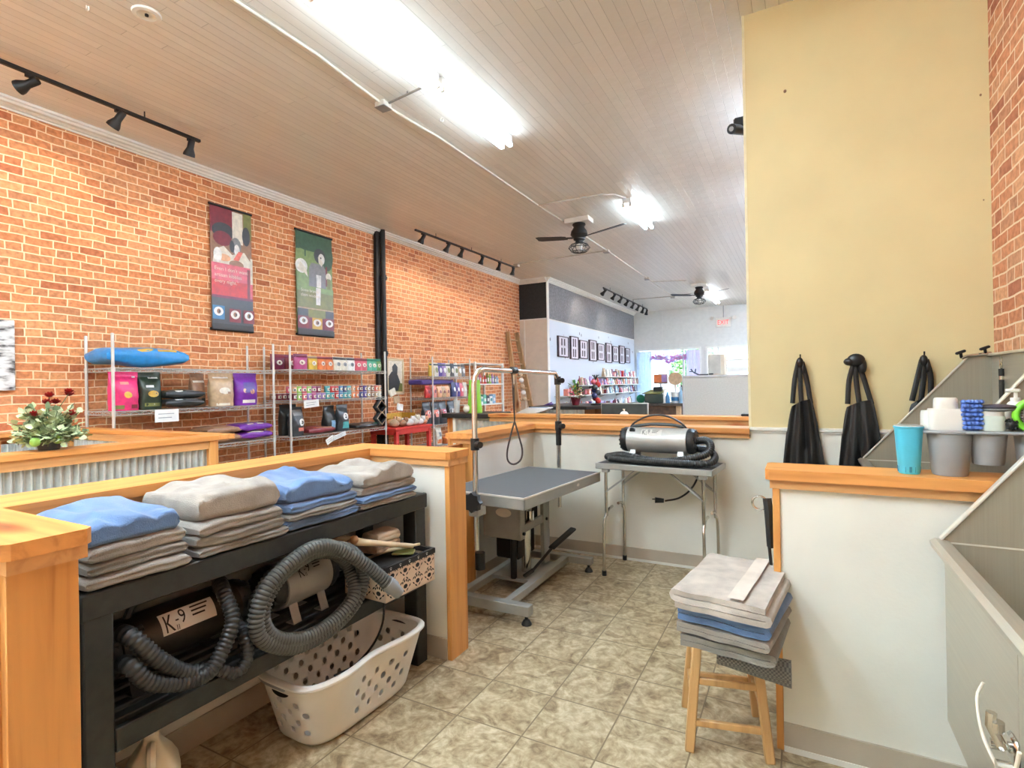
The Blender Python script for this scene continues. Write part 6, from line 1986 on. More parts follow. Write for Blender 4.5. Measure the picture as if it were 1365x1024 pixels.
for i, c in enumerate(('teal', 'white', 'white', 'mint', 'charcoal', 'white', 'light blue')):
    mb = MB(cm(c)); mb.box(-0.05, 0.05, -0.055, 0.055, 0, 0.19 - 0.02 * (i % 3), 0.008); mb.m(cm('white' if c != 'white' else 'teal')); mb.box(0.05, 0.0515, -0.035, 0.035, 0.05, 0.11)
    solo('carton', mb, '%s carton on the white metal shelf, %s from the left on the lower shelf' % (c, ORD[i]), 'carton', 'cartons on the white metal shelf', (-5.68, 9.03 + i * 0.125, 1.021))
mb = MB(cm('peach')); mb.box(-0.2, 0.2, -0.3, 0.3, 0, 0.10, 0.01)
solo('tan_box', mb, 'tan box on the bottom of the white metal shelf', 'box', None, (-5.8, 9.45, 0.301))

# leaning ladder
ld = thing('wooden_ladder', 'old wooden ladder leaning against the brick wall by the pale corner', 'ladder', (-5.95, 11.5, 0))
LB = [Vector((-5.62, 11.05, 0.0)), Vector((-5.42, 11.45, 0.0))]
LT = [Vector((-6.09, 11.25, 2.66)), Vector((-6.04, 11.62, 2.66))]
for a, b in zip(LB, LT):
    mb = MB(WLADDER); mb.bar(a, b, 0.055, 0.11, 0.004, (1, 0, 0)); part('rail', mb, ld)
for k in range(9):
    s = (k + 0.6) / 9.3
    mb = MB(WLADDER); p, q = LB[0].lerp(LT[0], s), LB[1].lerp(LT[1], s); mb.tube([p, q], 0.016, 8); part('rung', mb, ld)
for k in range(5):
    mb = MB(PAPERW if k % 2 else cm('tan'))
    s = 0.40 + 0.055 * k
    p = LB[0].lerp(LT[0], s).lerp(LB[1].lerp(LT[1], s), 0.5) + Vector((0.03, 0, 0))
    mb.sph(p, (0.05, 0.10, 0.055), 12, 8)
    solo('hanging_plush', mb, 'pale plush dog toy hung on the leaning ladder, %s from the lowest' % ORD[k], 'plush toy', 'plush toys on the ladder', None)

# ================================================================== BANNERS AND PICTURES
def pr2(P, uv):
    return P[0] + P[1] * uv[0] + P[2] * uv[1]
def banner(y0, y1, z0, z1, label, layers, texts, trio):
    t = thing('hanging_banner', label, 'banner', (-6.1, (y0 + y1) / 2, z0))
    w, h = y1 - y0, z1 - z0
    mb = MB()
    x = -6.095
    def P(u, v, l):
        return (x + 0.0008 * l + 0.006 * math.sin(v * PI), y0 + w * u, z0 + h * v)
    mb.m(layers[0][0]); mb.box(x - 0.003, x - 0.001, y0, y1, z0, z1)
    for l, (m_, shp, dat) in enumerate(layers):
        mb.m(m_)
        if shp == 'r':
            u0, v0, u1, v1 = dat
            g = [[mb.V(P(u0 + (u1 - u0) * i / 2, v0 + (v1 - v0) * j / 8, l + 1)) for j in range(9)] for i in range(3)]
            for i in range(2):
                for j in range(8):
                    mb.F([g[i][j], g[i + 1][j], g[i + 1][j + 1], g[i][j + 1]])
        elif shp == 'e':
            uc, vc, ru, rv = dat
            mb.poly([P(uc + ru * math.cos(2 * PI * k / 18), vc + rv * math.sin(2 * PI * k / 18), l + 1) for k in range(18)])
        else:
            mb.poly([P(u, v, l + 1) for u, v in dat])
    part('print', mb, t, recalc=False)
    for (s, u, v, sz) in texts:
        mb = MB(CREAM)
        mb.text(s, (x + 0.03, y0 + w * u, z0 + h * v), (0, 1, 0), (0, 0, 1), sz)
        part('lettering', mb, t, 'white printed words', recalc=False)
    for z in (z0, z1):
        mb = MB(BLKM); mb.cyl((x, y0 - 0.01, z), (x, y1 + 0.01, z), 0.016, n=10); part('rod', mb, t)
    return t
c_ = cm
def badge(u, v, mat):
    return [(mat, 'r', (u - 0.14, v - 0.055, u + 0.14, v + 0.055)), (c_('white'), 'e', (u, v + 0.008, 0.11, 0.036)), (c_('brown'), 'e', (u, v + 0.008, 0.045, 0.02)), (c_('charcoal'), 'e', (u + 0.02, v + 0.008, 0.025, 0.014))]
B1 = [(c_('brown'), 'r', (0, 0.55, 1, 1)), (c_('maroon'), 'r', (0, 0.78, 0.55, 1.0)), (c_('charcoal'), 'e', (0.30, 0.80, 0.26, 0.07)), (c_('maroon'), 'e', (0.28, 0.74, 0.22, 0.06)),
      (c_('ivory'), 'r', (0.52, 0.72, 0.78, 0.98)), (c_('olive'), 'r', (0.80, 0.78, 1.0, 1.0)), (c_('charcoal'), 'e', (0.86, 0.80, 0.10, 0.08)), (c_('grey'), 'e', (0.60, 0.70, 0.13, 0.07)), (c_('white'), 'e', (0.62, 0.665, 0.07, 0.05)), (c_('charcoal'), 'e', (0.50, 0.69, 0.06, 0.05)),
      (c_('ivory'), 'p', [(0.03, 0.52), (1.0, 0.52), (0.98, 0.58), (0.80, 0.66), (0.50, 0.62), (0.30, 0.68), (0.08, 0.64)]), (c_('coral'), 'p', [(0.52, 0.58), (0.66, 0.66), (0.76, 0.655), (0.66, 0.58)]), (c_('peach'), 'e', (0.30, 0.585, 0.16, 0.03)), (c_('brown'), 'e', (0.60, 0.545, 0.18, 0.035)), (c_('white'), 'e', (0.15, 0.60, 0.10, 0.06)),
      (c_('rose'), 'r', (0, 0.26, 1, 0.535)), (c_('red'), 'r', (0.0, 0.26, 0.9, 0.40)), (c_('maroon'), 'r', (0.86, 0.25, 0.93, 0.52)), (c_('ivory'), 'r', (0.94, 0.4, 1.0, 0.62)), (c_('charcoal'), 'r', (0, 0.0, 1, 0.265)), (c_('plum'), 'r', (0, 0.255, 1, 0.275))]
B1 += badge(0.15, 0.135, c_('blue')) + badge(0.54, 0.12, c_('maroon')) + badge(0.88, 0.12, c_('maroon')) + [(c_('black'), 'r', (0, 0.0, 1, 0.045))]
banner(3.945, 4.485, 2.12, 3.60, 'tall red printed banner with a spaniel picture on the brick wall', B1, (("Even I don't want", 0.05, 0.475, 0.062), ('artisan kibbles', 0.05, 0.425, 0.062), ('every night."', 0.05, 0.375, 0.062)), 0)
B2 = [(c_('sage'), 'r', (0, 0.0, 1, 1)), (c_('forest'), 'r', (0, 0.82, 1, 1)), (c_('sage'), 'e', (0.16, 0.76, 0.18, 0.07)), (c_('forest'), 'e', (0.24, 0.88, 0.24, 0.06)), (c_('forest'), 'r', (0.22, 0.76, 0.26, 0.88)), (c_('forest'), 'e', (0.86, 0.80, 0.16, 0.14)), (c_('sage'), 'r', (0, 0.48, 0.36, 0.66)), (c_('white'), 'e', (0.13, 0.66, 0.16, 0.07)), (c_('ivory'), 'p', [(0.02, 0.62), (0.2, 0.60), (0.3, 0.56), (0.26, 0.64), (0.1, 0.7)]),
      (c_('grey'), 'p', [(0.32, 0.47), (0.80, 0.47), (0.80, 0.66), (0.72, 0.71), (0.40, 0.71), (0.33, 0.66)]), (c_('charcoal'), 'e', (0.63, 0.79, 0.16, 0.075)), (c_('white'), 'e', (0.68, 0.765, 0.09, 0.055)), (c_('ivory'), 'p', [(0.58, 0.78), (0.62, 0.78), (0.72, 0.73), (0.68, 0.69), (0.6, 0.72)]), (c_('charcoal'), 'e', (0.66, 0.775, 0.02, 0.010)), (c_('white'), 'p', [(0.54, 0.33), (0.64, 0.33), (0.66, 0.6), (0.52, 0.6)]), (c_('maroon'), 'r', (0.79, 0.5, 0.83, 0.7)), (c_('ivory'), 'e', (0.87, 0.60, 0.08, 0.04)), (c_('olive'), 'r', (0.82, 0.2, 0.92, 0.58)),
      (c_('olive'), 'r', (0, 0.26, 1.0, 0.475)), (c_('sage'), 'r', (0, 0.42, 1.0, 0.475)), (c_('white'), 'p', [(0.50, 0.30), (0.62, 0.30), (0.64, 0.47), (0.5, 0.47)]), (c_('charcoal'), 'r', (0, 0, 1, 0.25)), (c_('plum'), 'r', (0, 0.06, 1, 0.17)), (c_('tan'), 'r', (0, 0.25, 1, 0.262)), (c_('olive'), 'r', (0.28, 0.17, 0.76, 0.25))]
B2 += badge(0.15, 0.125, c_('maroon')) + badge(0.52, 0.115, c_('gold')) + badge(0.86, 0.12, c_('maroon')) + [(c_('black'), 'r', (0, 0.0, 1, 0.05))]
banner(5.17, 5.82, 2.15, 3.60, 'tall green printed banner with a shaggy dog picture on the brick wall', B2, (('Some brands', 0.08, 0.415, 0.06), ('claim wisdom.', 0.08, 0.37, 0.06)), 1)
t = thing('hanging_wall_art', 'grey birch bark art panel on the brick wall at the left edge', 'wall art', (-6.1, 1.8, 1.42))
mb = MB(BIRCH); mb.box(-6.108, -6.08, 1.45, 2.135, 1.42, 2.035, 0.004); part('panel', mb, t)
mb = MB(BLKM); mb.box(-6.118, -6.108, 1.47, 2.115, 1.44, 2.015); part('backing', mb, t)
t = thing('hanging_picture', 'framed picture of a dark horse on the brick wall past the drain pipe', 'picture', (-6.1, 7.2, 1.27))
mb = MB(plain('pale_frame', (214, 196, 160), 0.5))
y0, y1, z0, z1 = 6.98, 7.43, 1.265, 1.88
for (a, b, c, d) in ((y0, y1, z0, z0 + 0.05), (y0, y1, z1 - 0.04, z1), (y0, y0 + 0.04, z0, z1), (y1 - 0.04, y1, z0, z1)):
    mb.box(-6.115, -6.085, a, b, c, d, 0.003)
part('frame', mb, t)
mb = MB(cm('ivory')); mb.box(-6.112, -6.10, y0 + 0.03, y1 - 0.03, z0 + 0.04, z1 - 0.03)
mb.m(cm('olive')); mb.poly([(-6.099, y0 + 0.04, z0 + 0.05), (-6.099, y1 - 0.04, z0 + 0.05), (-6.099, y1 - 0.04, 1.45), (-6.099, y0 + 0.04, 1.55)])
mb.m(cm('charcoal')); mb.poly([(-6.098, 7.04, 1.33), (-6.098, 7.28, 1.33), (-6.098, 7.33, 1.48), (-6.098, 7.27, 1.60), (-6.098, 7.12, 1.66), (-6.098, 7.04, 1.58)]); mb.poly([(-6.0975, 7.14, 1.60), (-6.0975, 7.26, 1.58), (-6.0975, 7.27, 1.74), (-6.0975, 7.20, 1.80), (-6.0975, 7.13, 1.74)])
part('print', mb, t, 'picture of a dark horse', recalc=False)

# ================================================================== RED TABLE
rt = thing('red_table', 'small red wooden table piled with plush toys by the brick wall', 'table', (-5.72, 6.92, 0))
mb = MB(RED); mb.box(-5.975, -5.44, 6.42, 7.36, 0.73, 0.765, 0.005); part('top', mb, rt)
mb = MB(RED); mb.box(-5.50, -5.46, 6.46, 7.32, 0.655, 0.73); mb.box(-5.98, -5.95, 6.46, 7.32, 0.655, 0.73); mb.box(-5.98, -5.46, 6.45, 6.48, 0.655, 0.73); part('apron', mb, rt)
for x in (-5.97, -5.51):
    for y in (6.45, 7.27):
        mb = MB(RED); mb.box(x, x + 0.06, y, y + 0.06, 0, 0.70, 0.004); part('leg', mb, rt)
mb = MB(cm('gold'))
mb.box(-0.14, 0.14, -0.2, 0.2, 0, 0.01); mb.box(-0.14, -0.13, -0.2, 0.2, 0, 0.2); mb.box(-0.14, 0.14, -0.2, -0.19, 0, 0.12); mb.box(-0.14, 0.14, 0.19, 0.2, 0, 0.2); mb.box(0.13, 0.14, -0.2, 0.2, 0, 0.06)
solo('display_box', mb, 'open orange cardboard display box on the red table', 'box', None, (-5.78, 6.95, 0.766))
for i, (dx, dy, dz, c, r_) in enumerate(((-5.60, 6.58, 0.0, 'tan', 0.06), (-5.56, 6.72, 0.0, 'brown', 0.055), (-5.72, 6.66, 0.0, 'peach', 0.06), (-5.54, 6.86, 0.0, 'white', 0.06), (-5.56, 7.0, 0.0, 'ivory', 0.065), (-5.55, 7.15, 0.0, 'white', 0.055), (-5.78, 6.94, 0.012, 'ivory', 0.05), (-5.76, 7.06, 0.012, 'charcoal', 0.045), (-5.76, 6.83, 0.012, 'white', 0.05), (-5.56, 7.27, 0.0, 'peach', 0.05))):
    r_ *= 1.25 if dz == 0 else 1.0
    mb = MB(cm(c)); mb.sph((0, 0, r_ * 0.8), (r_, r_ * 1.2, r_ * 0.8), 12, 8); mb.sph((r_ * 0.5, r_ * 0.7, r_ * 1.5), r_ * 0.6, 10, 7); mb.sph((r_ * 0.5, r_ * 1.15, r_ * 1.9), r_ * 0.25, 8, 5); mb.sph((r_ * 0.5, r_ * 0.3, r_ * 1.95), r_ * 0.25, 8, 5)
    solo('plush_toy', mb, '%s plush toy on the red table, %s of the heap counted from the left' % (c, ORD[i]), 'plush toy', 'plush toys on the red table', (dx, dy, 0.766 + dz))
mb = MB(WIRE)
for z in (0.0, 0.09, 0.18):
    mb.tube([(-0.17, -0.28, z + 0.006), (0.17, -0.28, z + 0.006), (0.17, 0.28, z + 0.006), (-0.17, 0.28, z + 0.006)], 0.006, 6, closed=True)
for k in range(15):
    y = -0.28 + 0.04 * k
    mb.tube([(0.17, y, 0.006), (0.17, y, 0.186)], 0.003, 4); mb.tube([(-0.17, y, 0.006), (-0.17, y, 0.186)], 0.003, 4); mb.tube([(-0.17, y, 0.006), (0.17, y, 0.006)], 0.003, 4)
solo('wire_basket', mb, 'wire basket on the floor under the red table', 'basket', None, (-5.72, 6.92, 0.0))
# diamond shaped wire display hooked on the end of the second rack
dd = thing('hanging_display', 'dark diamond display hooked on the right end of the second rack', 'display', (-5.55, 6.22, 0.83))
for zc_ in (1.10, 0.93):
    q_ = [Vector((-5.53, 6.22 + a_, zc_ + b_)) for a_, b_ in ((0, -0.10), (0.10, 0), (0, 0.10), (-0.10, 0))]
    mb = MB(cm('charcoal'))
    for k in range(4):
        mb.poly([q_[k], q_[(k + 1) % 4], q_[(k + 1) % 4] + Vector((-0.09, 0, 0)), q_[k] + Vector((-0.09, 0, 0))])
    mb.poly([v + Vector((-0.09, 0, 0)) for v in q_])
    po = part('pocket', mb, dd, recalc=False)
    md = po.modifiers.new('wall', 'SOLIDIFY'); md.thickness = 0.003
    mb = MB(cm('tan')); mb.tube(q_, 0.007, 6, closed=True); part('rim', mb, dd, 'pale rim')
for i, (y, z, c) in enumerate(((6.52, 1.26, 'ivory'), (6.60, 1.14, 'tan'), (6.66, 1.02, 'white'))):
    mb = MB(cm(c)); mb.box(-0.015, 0.015, -0.07, 0.07, 0, 0.11, 0.01, Matrix.Rotation(R(20 - 15 * i), 4, 'X'))
    solo('hanging_packet', mb, '%s packet hung beside the right post of the second rack' % c, 'packet', 'packets hung on the second rack', (-5.56, y, z))

# ================================================================== FLOWERS ON THE PEN
fl_ = thing('flower_arrangement', 'artificial red and green flower arrangement on the pen cap', 'flowers', (-3.88, 1.51, 1.061))
mb = MB(cm('charcoal')); mb.lathe([(0, 0), (0.05, 0), (0.06, 0.05), (0.064, 0.052), (0.055, 0.05), (0, 0.045)], n=18); part('pot', mb, fl_, local=True)
LF = plain('sage_leaf', (192, 202, 158), 0.7, var=0.2, vscale=20)
LF2 = plain('dark_leaf', (112, 130, 92), 0.7, var=0.2, vscale=20)
STM = plain('stem_green', (96, 112, 70), 0.7)
r2 = random.Random(21)
mbs, mbl, mbd = MB(STM), MB(LF), MB(LF2)
def leaf(mb, p, d, n_, L, W):
    d = d.normalized(); s = d.cross(n_).normalized()
    up = s.cross(d)
    mb.poly([p, p + d * L * 0.35 + s * W + up * W * 0.3, p + d * L * 0.75 + s * W * 0.7, p + d * L, p + d * L * 0.75 - s * W * 0.7, p + d * L * 0.35 - s * W + up * W * 0.3], True)
heads = []
for i in range(115):
    a = r2.uniform(0, 2 * PI)
    el = r2.uniform(0.0, 1.25)
    L = r2.uniform(0.07, 0.20) * (1.0 if el < 0.7 else 1.2)
    d = Vector((math.cos(a) * math.cos(el) * 0.8, math.sin(a) * math.cos(el), math.sin(el)))
    p0 = Vector((0, 0, 0.045))
    p1 = p0 + d * L
    p1.z = max(p1.z, 0.02)
    mbs.tube([p0, (p0 + p1) / 2 + Vector((0, 0, 0.015)), p1], 0.0022, 4)
    for k in range(7):
        q = p0.lerp(p1, 0.35 + 0.1 * k)
        dd_ = (d + Vector((r2.uniform(-1, 1), r2.uniform(-1, 1), r2.uniform(-0.6, 0.9)))).normalized()
        q = q + dd_ * 0.01
        leaf(mbl if r2.random() < 0.75 else mbd, q, dd_, Vector((r2.uniform(-1, 1), r2.uniform(-1, 1), 1)), r2.uniform(0.03, 0.05), r2.uniform(0.014, 0.022))
part('stems', mbs, fl_, local=True)
part('leaves', mbl, fl_, 'sage green leaves', local=True, recalc=False)
part('dark_leaves', mbd, fl_, 'darker leaves', local=True, recalc=False)
RB = plain('red_petal', (164, 36, 34), 0.7, var=0.15, vscale=30)
for (y, z, x) in ((-0.02, 0.265, 0.03), (0.035, 0.265, 0.0), (0.005, 0.305, 0.0), (-0.085, 0.20, 0.05), (0.085, 0.195, 0.06), (0.105, 0.325, -0.01), (0.115, 0.31, -0.03)):
    mb = MB(RB)
    c = Vector((x, y, z))
    for k in range(20):
        a = 2.4 * k
        e = 0.15 + k * 0.06
        d = Vector((math.cos(a) * math.cos(e), math.sin(a) * math.cos(e), math.sin(e)))
        leaf(mb, c, d, Vector((0, 0, 1)), 0.038, 0.013)
    part('bloom', mb, fl_, 'dark red bloom', local=True, recalc=False)
mb = MB(STM)
for (y, z, x) in ((0.035, 0.265, 0.0), (0.005, 0.305, 0.0), (-0.085, 0.20, 0.05), (0.085, 0.195, 0.06), (0.105, 0.325, -0.01)):
    mb.tube(spline([(0, 0, 0.045), (x * 0.5, y * 0.3, z * 0.6), (x, y, z)], 0.02), 0.0025, 5)
part('flower_stems', mb, fl_, local=True)
for (x, y, z) in ((0.07, 0.015, 0.06), (0.07, -0.09, 0.055)):
    mb = MB(cm('lime green')); mb.sph((x, y, z), 0.026, 12, 8); part('gourd', mb, fl_, 'pale green ball', local=True)
# ================================================================== SHOP BEYOND THE COUNTER
mb = MB(plain('white_cup', (228, 226, 222), 0.5)); mb.lathe([(0, 0), (0.028, 0), (0.030, 0.004), (0.040, 0.145), (0.043, 0.148), (0.043, 0.156), (0.0, 0.158)], n=20)
t = thing('drink_cup', 'white drink cup with straw on the black end of the counter', 'cup', (-3.73, 5.55, 1.0625))
part('cup', mb, t, local=True)
mb = MB(PAPERW); mb.tube([(0.0, 0, 0.15), (0.006, 0, 0.27)], 0.005, 8); part('straw', mb, t, 'white straw', local=True)
t = thing('treat_sack', 'tall lime green sack standing on the black end of the counter', 'sack', (-3.49, 5.58, 1.0625), R(-70))
fn = bag_surface(0.19, 0.40, 0.13, 4.4, -0.25, 0.10, 0.012)
mb = MB(plain('sack_green', (134, 192, 56), 0.4)); vs = mb.grid(fn, 26, 16, cu=True)
for k in (0, 15):
    mb.F([vs[i][k] for i in range(26)])
part('pouch', mb, t, local=True, ang=70)
mb = MB(cm('ivory')); mb.sph((0.03, -0.09, 0.05), (0.05, 0.05, 0.05), 12, 8); part('packet', mb, t, 'pale packet at the foot', local=True)
mb = MB(WPLAS); mb.sph((0, 0, 0.016), (0.03, 0.024, 0.016), 12, 7); mb.tube([(0.015 * math.cos(2 * PI * i / 10), 0, 0.036 + 0.012 * math.sin(2 * PI * i / 10)) for i in range(10)], 0.004, 6, closed=True)
solo('tape_roll', mb, 'small white gadget on the black counter left of the drink cup', 'gadget', None, (-3.83, 5.66, 1.0625))
mb = MB(BLK); mb.box(-0.25, 0.30, -0.15, 0.15, 0, 0.035, 0.01); mb.xf(0, Matrix.Rotation(R(12), 4, 'Z'))
solo('black_binder', mb, 'black binder lying on the counter work surface under the papers', 'binder', None, (-2.86, 5.93, 1.0105))
mb = MB(PAPERW)
for k in range(6):
    n0 = mb.mark(); mb.box(-0.15 + 0.02 * k, 0.12 + 0.025 * k, -0.11, 0.11, 0.011 * k, 0.011 * k + 0.010, 0.001); mb.xf(n0, Matrix.Rotation(R(3 * k), 4, 'Z'))
mb.m(cm('light blue')); mb.box(-0.02, 0.2, -0.09, 0.09, 0.066, 0.070, 0, Matrix.Rotation(R(14), 4, 'Z'))
solo('paper_stack', mb, 'loose white papers stacked on the black binder', 'papers', None, (-2.89, 5.93, 1.0465))

# dark sales counter deeper in the shop
sc_ = thing('sales_counter', 'dark topped sales counter with ribbed pale front deeper in the shop', 'counter', (-3.3, 8.6, 0))
mb = MB(BLK); mb.prism([(-3.95, 8.0, 0.985), (-2.95, 8.0, 0.985), (-2.70, 8.6, 0.985), (-2.70, 9.5, 0.985), (-3.95, 9.5, 0.985)], (0, 0, 0.05)); part('countertop', mb, sc_, 'black top')
mb = MB(CORR); corrugated(mb, (-3.9, 8.06, 0), (-3.0, 8.06, 0), 0.0, 0.985, (0, -1, 0), 0.06, 0.01); part('front_panel', mb, sc_, recalc=False)
mb = MB(cm('brown')); mb.box(-3.9, -3.0, 8.1, 9.4, 0.0, 0.985); mb.box(-3.0, -2.75, 8.55, 9.4, 0, 0.985); part('carcass', mb, sc_)
# desk and computer screen
dk_ = thing('desk', 'dark desk carrying the computer screen behind the counter', 'desk', (-2.1, 7.1, 0))
mb = MB(cm('charcoal')); mb.box(-2.65, -1.55, 6.9, 7.5, 0.69, 0.72); part('top', mb, dk_)
for x in (-2.62, -1.62):
    mb = MB(cm('charcoal')); mb.box(x, x + 0.05, 6.93, 7.47, 0, 0.69); part('leg', mb, dk_)
mo = thing('computer_screen', 'large dark computer screen with silver edge behind the pine cap', 'screen', (-2.08, 7.1, 0.72))
mb = MB(ALU); mb.box(-2.405, -1.755, 7.09, 7.115, 0.775, 1.128, 0.008); part('case', mb, mo, 'silver case')
mb = MB(plain('dark_screen', (58, 64, 62), 0.35, var=0.15)); mb.box(-2.39, -1.77, 7.083, 7.091, 0.79, 1.112); part('panel', mb, mo, 'dark panel')
mb = MB(ALU); mb.prism([(-2.18, 7.12, 0.72), (-1.98, 7.12, 0.72), (-2.0, 7.12, 0.9), (-2.16, 7.12, 0.9)], (0, 0.01, 0)); mb.box(-2.18, -1.98, 7.03, 7.2, 0.72, 0.728); part('stand', mb, mo)
t = thing('soap_bottle', 'small clear white pump bottle in front of the dark screen', 'bottle', (-1.62, 5.53, 1.062))
t.location = (-1.66, 5.66, 1.0105)
mb = MB(cm('white')); mb.lathe([(0, 0), (0.045, 0), (0.05, 0.01), (0.048, 0.05), (0.03, 0.075), (0.012, 0.082), (0, 0.082)], n=18); mb.m(cm('light blue')); mb.lathe([(0.0485, 0.018), (0.0515, 0.02), (0.0505, 0.04), (0.047, 0.04)], n=18); part('body', mb, t, local=True)
mb = MB(cm('ivory')); mb.cyl((0, 0, 0.08), (0, 0, 0.1), 0.008, n=8); mb.box(-0.015, 0.01, -0.006, 0.006, 0.098, 0.106, 0.002); part('pump', mb, t, local=True)

# partition with box and antlers
pn = thing('office_partition', 'pale grey free-standing office partition beyond the screen', 'partition', (-0.6, 8.1, 0))
mb = MB(plain('partition_fabric', (204, 205, 200), 0.8, var=0.03, vscale=60)); mb.box(-1.47, 0.4, 8.0, 8.06, 0.02, 1.45); part('panel', mb, pn)
mb = MB(plain('partition_cap', (196, 196, 196), 0.5)); mb.box(-1.485, 0.41, 7.99, 8.4, 1.45, 1.485, 0.004); mb.box(-1.485, -1.46, 7.99, 8.07, 0.0, 1.45, 0.003); part('top_rail', mb, pn)
bx_ = thing('beige_box', 'tall beige box standing on top of the grey partition', 'box', (-1.02, 8.22, 1.4855))
mb = MB(plain('beige_case', (206, 198, 178), 0.6)); mb.box(-0.125, 0.10, -0.12, 0.12, 0.0, 0.30, 0.012); part('body', mb, bx_, local=True)
mb = MB(plain('grey_face', (186, 186, 178), 0.6)); mb.box(-0.115, 0.045, -0.124, -0.118, 0.015, 0.285, 0.002); part('face', mb, bx_, 'grey front face', local=True)
mb = MB(BLK); mb.box(-0.115, -0.055, -0.127, -0.122, 0.006, 0.026); part('vent', mb, bx_, local=True)
mb = MB(cm('charcoal'))
mb.tube(spline([(-0.02, 0, 0.012), (-0.09, 0, 0.05), (-0.13, 0, 0.10)], 0.02), 0.011, 7); mb.tube([(-0.07, 0, 0.04), (-0.06, 0, 0.10)], 0.008, 6); mb.tube([(-0.02, 0, 0.012), (0.10, 0.02, 0.012), (0.14, 0.02, 0.03)], 0.009, 6); mb.tube([(-0.10, 0, 0.06), (-0.15, 0.0, 0.06)], 0.007, 6)
solo('antler_chew', mb, 'dark branching antler chew lying on the grey partition', 'antler', None, (-1.27, 8.2, 1.4845))
mb = MB(BLK); mb.box(-0.05, 0.05, -0.03, 0.03, 0, 0.022, 0.008)
solo('black_gadget', mb, 'flat black gadget lying on the pine counter cap near the yellow wall', 'gadget', None, (-0.44, 5.50, 1.0625))

# plants on the sales counter
def plant(loc, label, leafc, potc, h, seed):
    t = thing('potted_plant', label, 'plant', loc)
    r3 = random.Random(seed)
    mb = MB(cm(potc)); mb.lathe([(0, 0), (0.06, 0), (0.085, 0.12), (0.09, 0.13), (0.08, 0.13), (0, 0.12)], n=16); part('pot', mb, t, local=True)
    mb = MB(); ms = [cm(c) for c in leafc]
    for i in range(120):
        a, el = r3.uniform(0, 2 * PI), r3.uniform(-0.2, 1.4)
        d = Vector((math.cos(a) * math.cos(el), math.sin(a) * math.cos(el), math.sin(el)))
        rr = h * r3.uniform(0.25, 1.0)
        p = Vector((d.x * rr * 0.55, d.y * rr * 0.55, 0.13 + max(0, d.z) * rr))
        mb.m(r3.choice(ms))
        leaf(mb, p, (d + Vector((r3.uniform(-.5, .5), r3.uniform(-.5, .5), r3.uniform(-.2, .6)))), Vector((0.1, 0.2, 1)), 0.07, 0.02)
    part('foliage', mb, t, local=True, recalc=False)
plant((-3.34, 8.55, 1.036), 'bushy green potted plant on the dark sales counter', ('green', 'olive', 'lime green', 'charcoal', 'gold'), 'maroon', 0.26, 4)
t = thing('toy_rack', 'small stand of red and dark toys on the dark sales counter', 'toy stand', (-3.0, 8.6, 1.036))
mb = MB(BLKM); mb.cyl((0, 0, 0), (0, 0, 0.02), 0.09, n=16); mb.cyl((0, 0, 0.02), (0, 0, 0.44), 0.008, n=8); part('stand', mb, t, local=True)
r4 = random.Random(5)
for k, c in enumerate(('red', 'maroon', 'navy', 'charcoal', 'navy', 'charcoal', 'red', 'rose')):
    mb = MB(cm(c)); a = k * 2.2; z = 0.07 + 0.045 * k; mb.sph((0.04 * math.cos(a), 0.04 * math.sin(a), z), (0.05, 0.05, 0.05), 10, 7); part('toy', mb, t, '%s toy' % c, local=True)
mb = MB(BLKM)
for k in range(8):
    a = 2 * PI * k / 8; mb.tube([(0, 0, 0.42), (0.03 * math.cos(a), 0.03 * math.sin(a), 0.48), (0.06 * math.cos(a), 0.06 * math.sin(a), 0.50)], 0.006, 5)
part('crown', mb, t, local=True)
mb = MB(cm('violet')); mb.sph((0, 0, 0.02), (0.03, 0.07, 0.02), 10, 6); mb.prism([(-0.16, 0, 0), (0, -0.03, 0.0), (0.0, 0.0, 0.06)], (0, 0.03, 0))
solo('purple_toy', mb, 'purple soft toy on the dark sales counter beside the over-arm post', 'dog toy', None, (-3.72, 8.4, 1.036))

# dark cash desk with machines
cd = thing('cash_desk', 'dark wooden cash desk below the bright shop window', 'cash desk', (-2.2, 10.3, 0))
mb = MB(plain('dark_oak', (66, 56, 48), 0.5, var=0.2, vscale=12)); mb.box(-2.95, -1.86, 10.0, 10.8, 0.96, 1.01, 0.004); part('top', mb, cd)
mb = MB(plain('dark_oak_front', (76, 56, 42), 0.6, var=0.3, vscale=12)); mb.box(-2.90, -1.98, 10.05, 10.75, 0.0, 0.96); part('carcass', mb, cd)
mb = MB(cm('tan')); mb.box(-1.98, -1.9, 10.03, 10.1, 0, 0.96); part('post', mb, cd, 'pale corner post')
pm = thing('receipt_printer', 'dark green black machine on the cash desk', 'machine', (-2.42, 10.25, 1.0105))
mb = MB(plain('machine_green', (40, 56, 48), 0.5)); mb.box(-0.15, 0.19, -0.15, 0.2, 0, 0.17, 0.012); part('body', mb, pm, local=True)
mb = MB(cm('olive')); mb.prism([(-0.19, -0.16, 0.172), (0.15, -0.16, 0.172), (0.19, 0.2, 0.24), (-0.1, 0.2, 0.24)], (0, 0, 0.012)); part('lid', mb, pm, local=True)
mb = MB(BLK); mb.box(-0.02, 0.14, 0.0, 0.1, 0.17, 0.30, 0.01); part('card_reader', mb, pm, local=True)
mb = MB(cm('emerald')); mb.cyl((0, -0.03, 0.08), (0, 0.03, 0.08), 0.08, n=20)
solo('green_disc', mb, 'round emerald green tin on edge at the left of the cash desk', 'tin', None, (-2.66, 10.2, 1.0105))
t = thing('photo_print', 'orange toned photo print standing above the dark machine', 'photo', (-2.38, 10.62, 1.01))
mb = MB(cm('brown')); mb.box(-2.51, -2.25, 10.60, 10.62, 1.37, 1.55); mb.cyl((-2.38, 10.63, 1.01), (-2.38, 10.63, 1.40), 0.01, n=8); part('backing', mb, t)
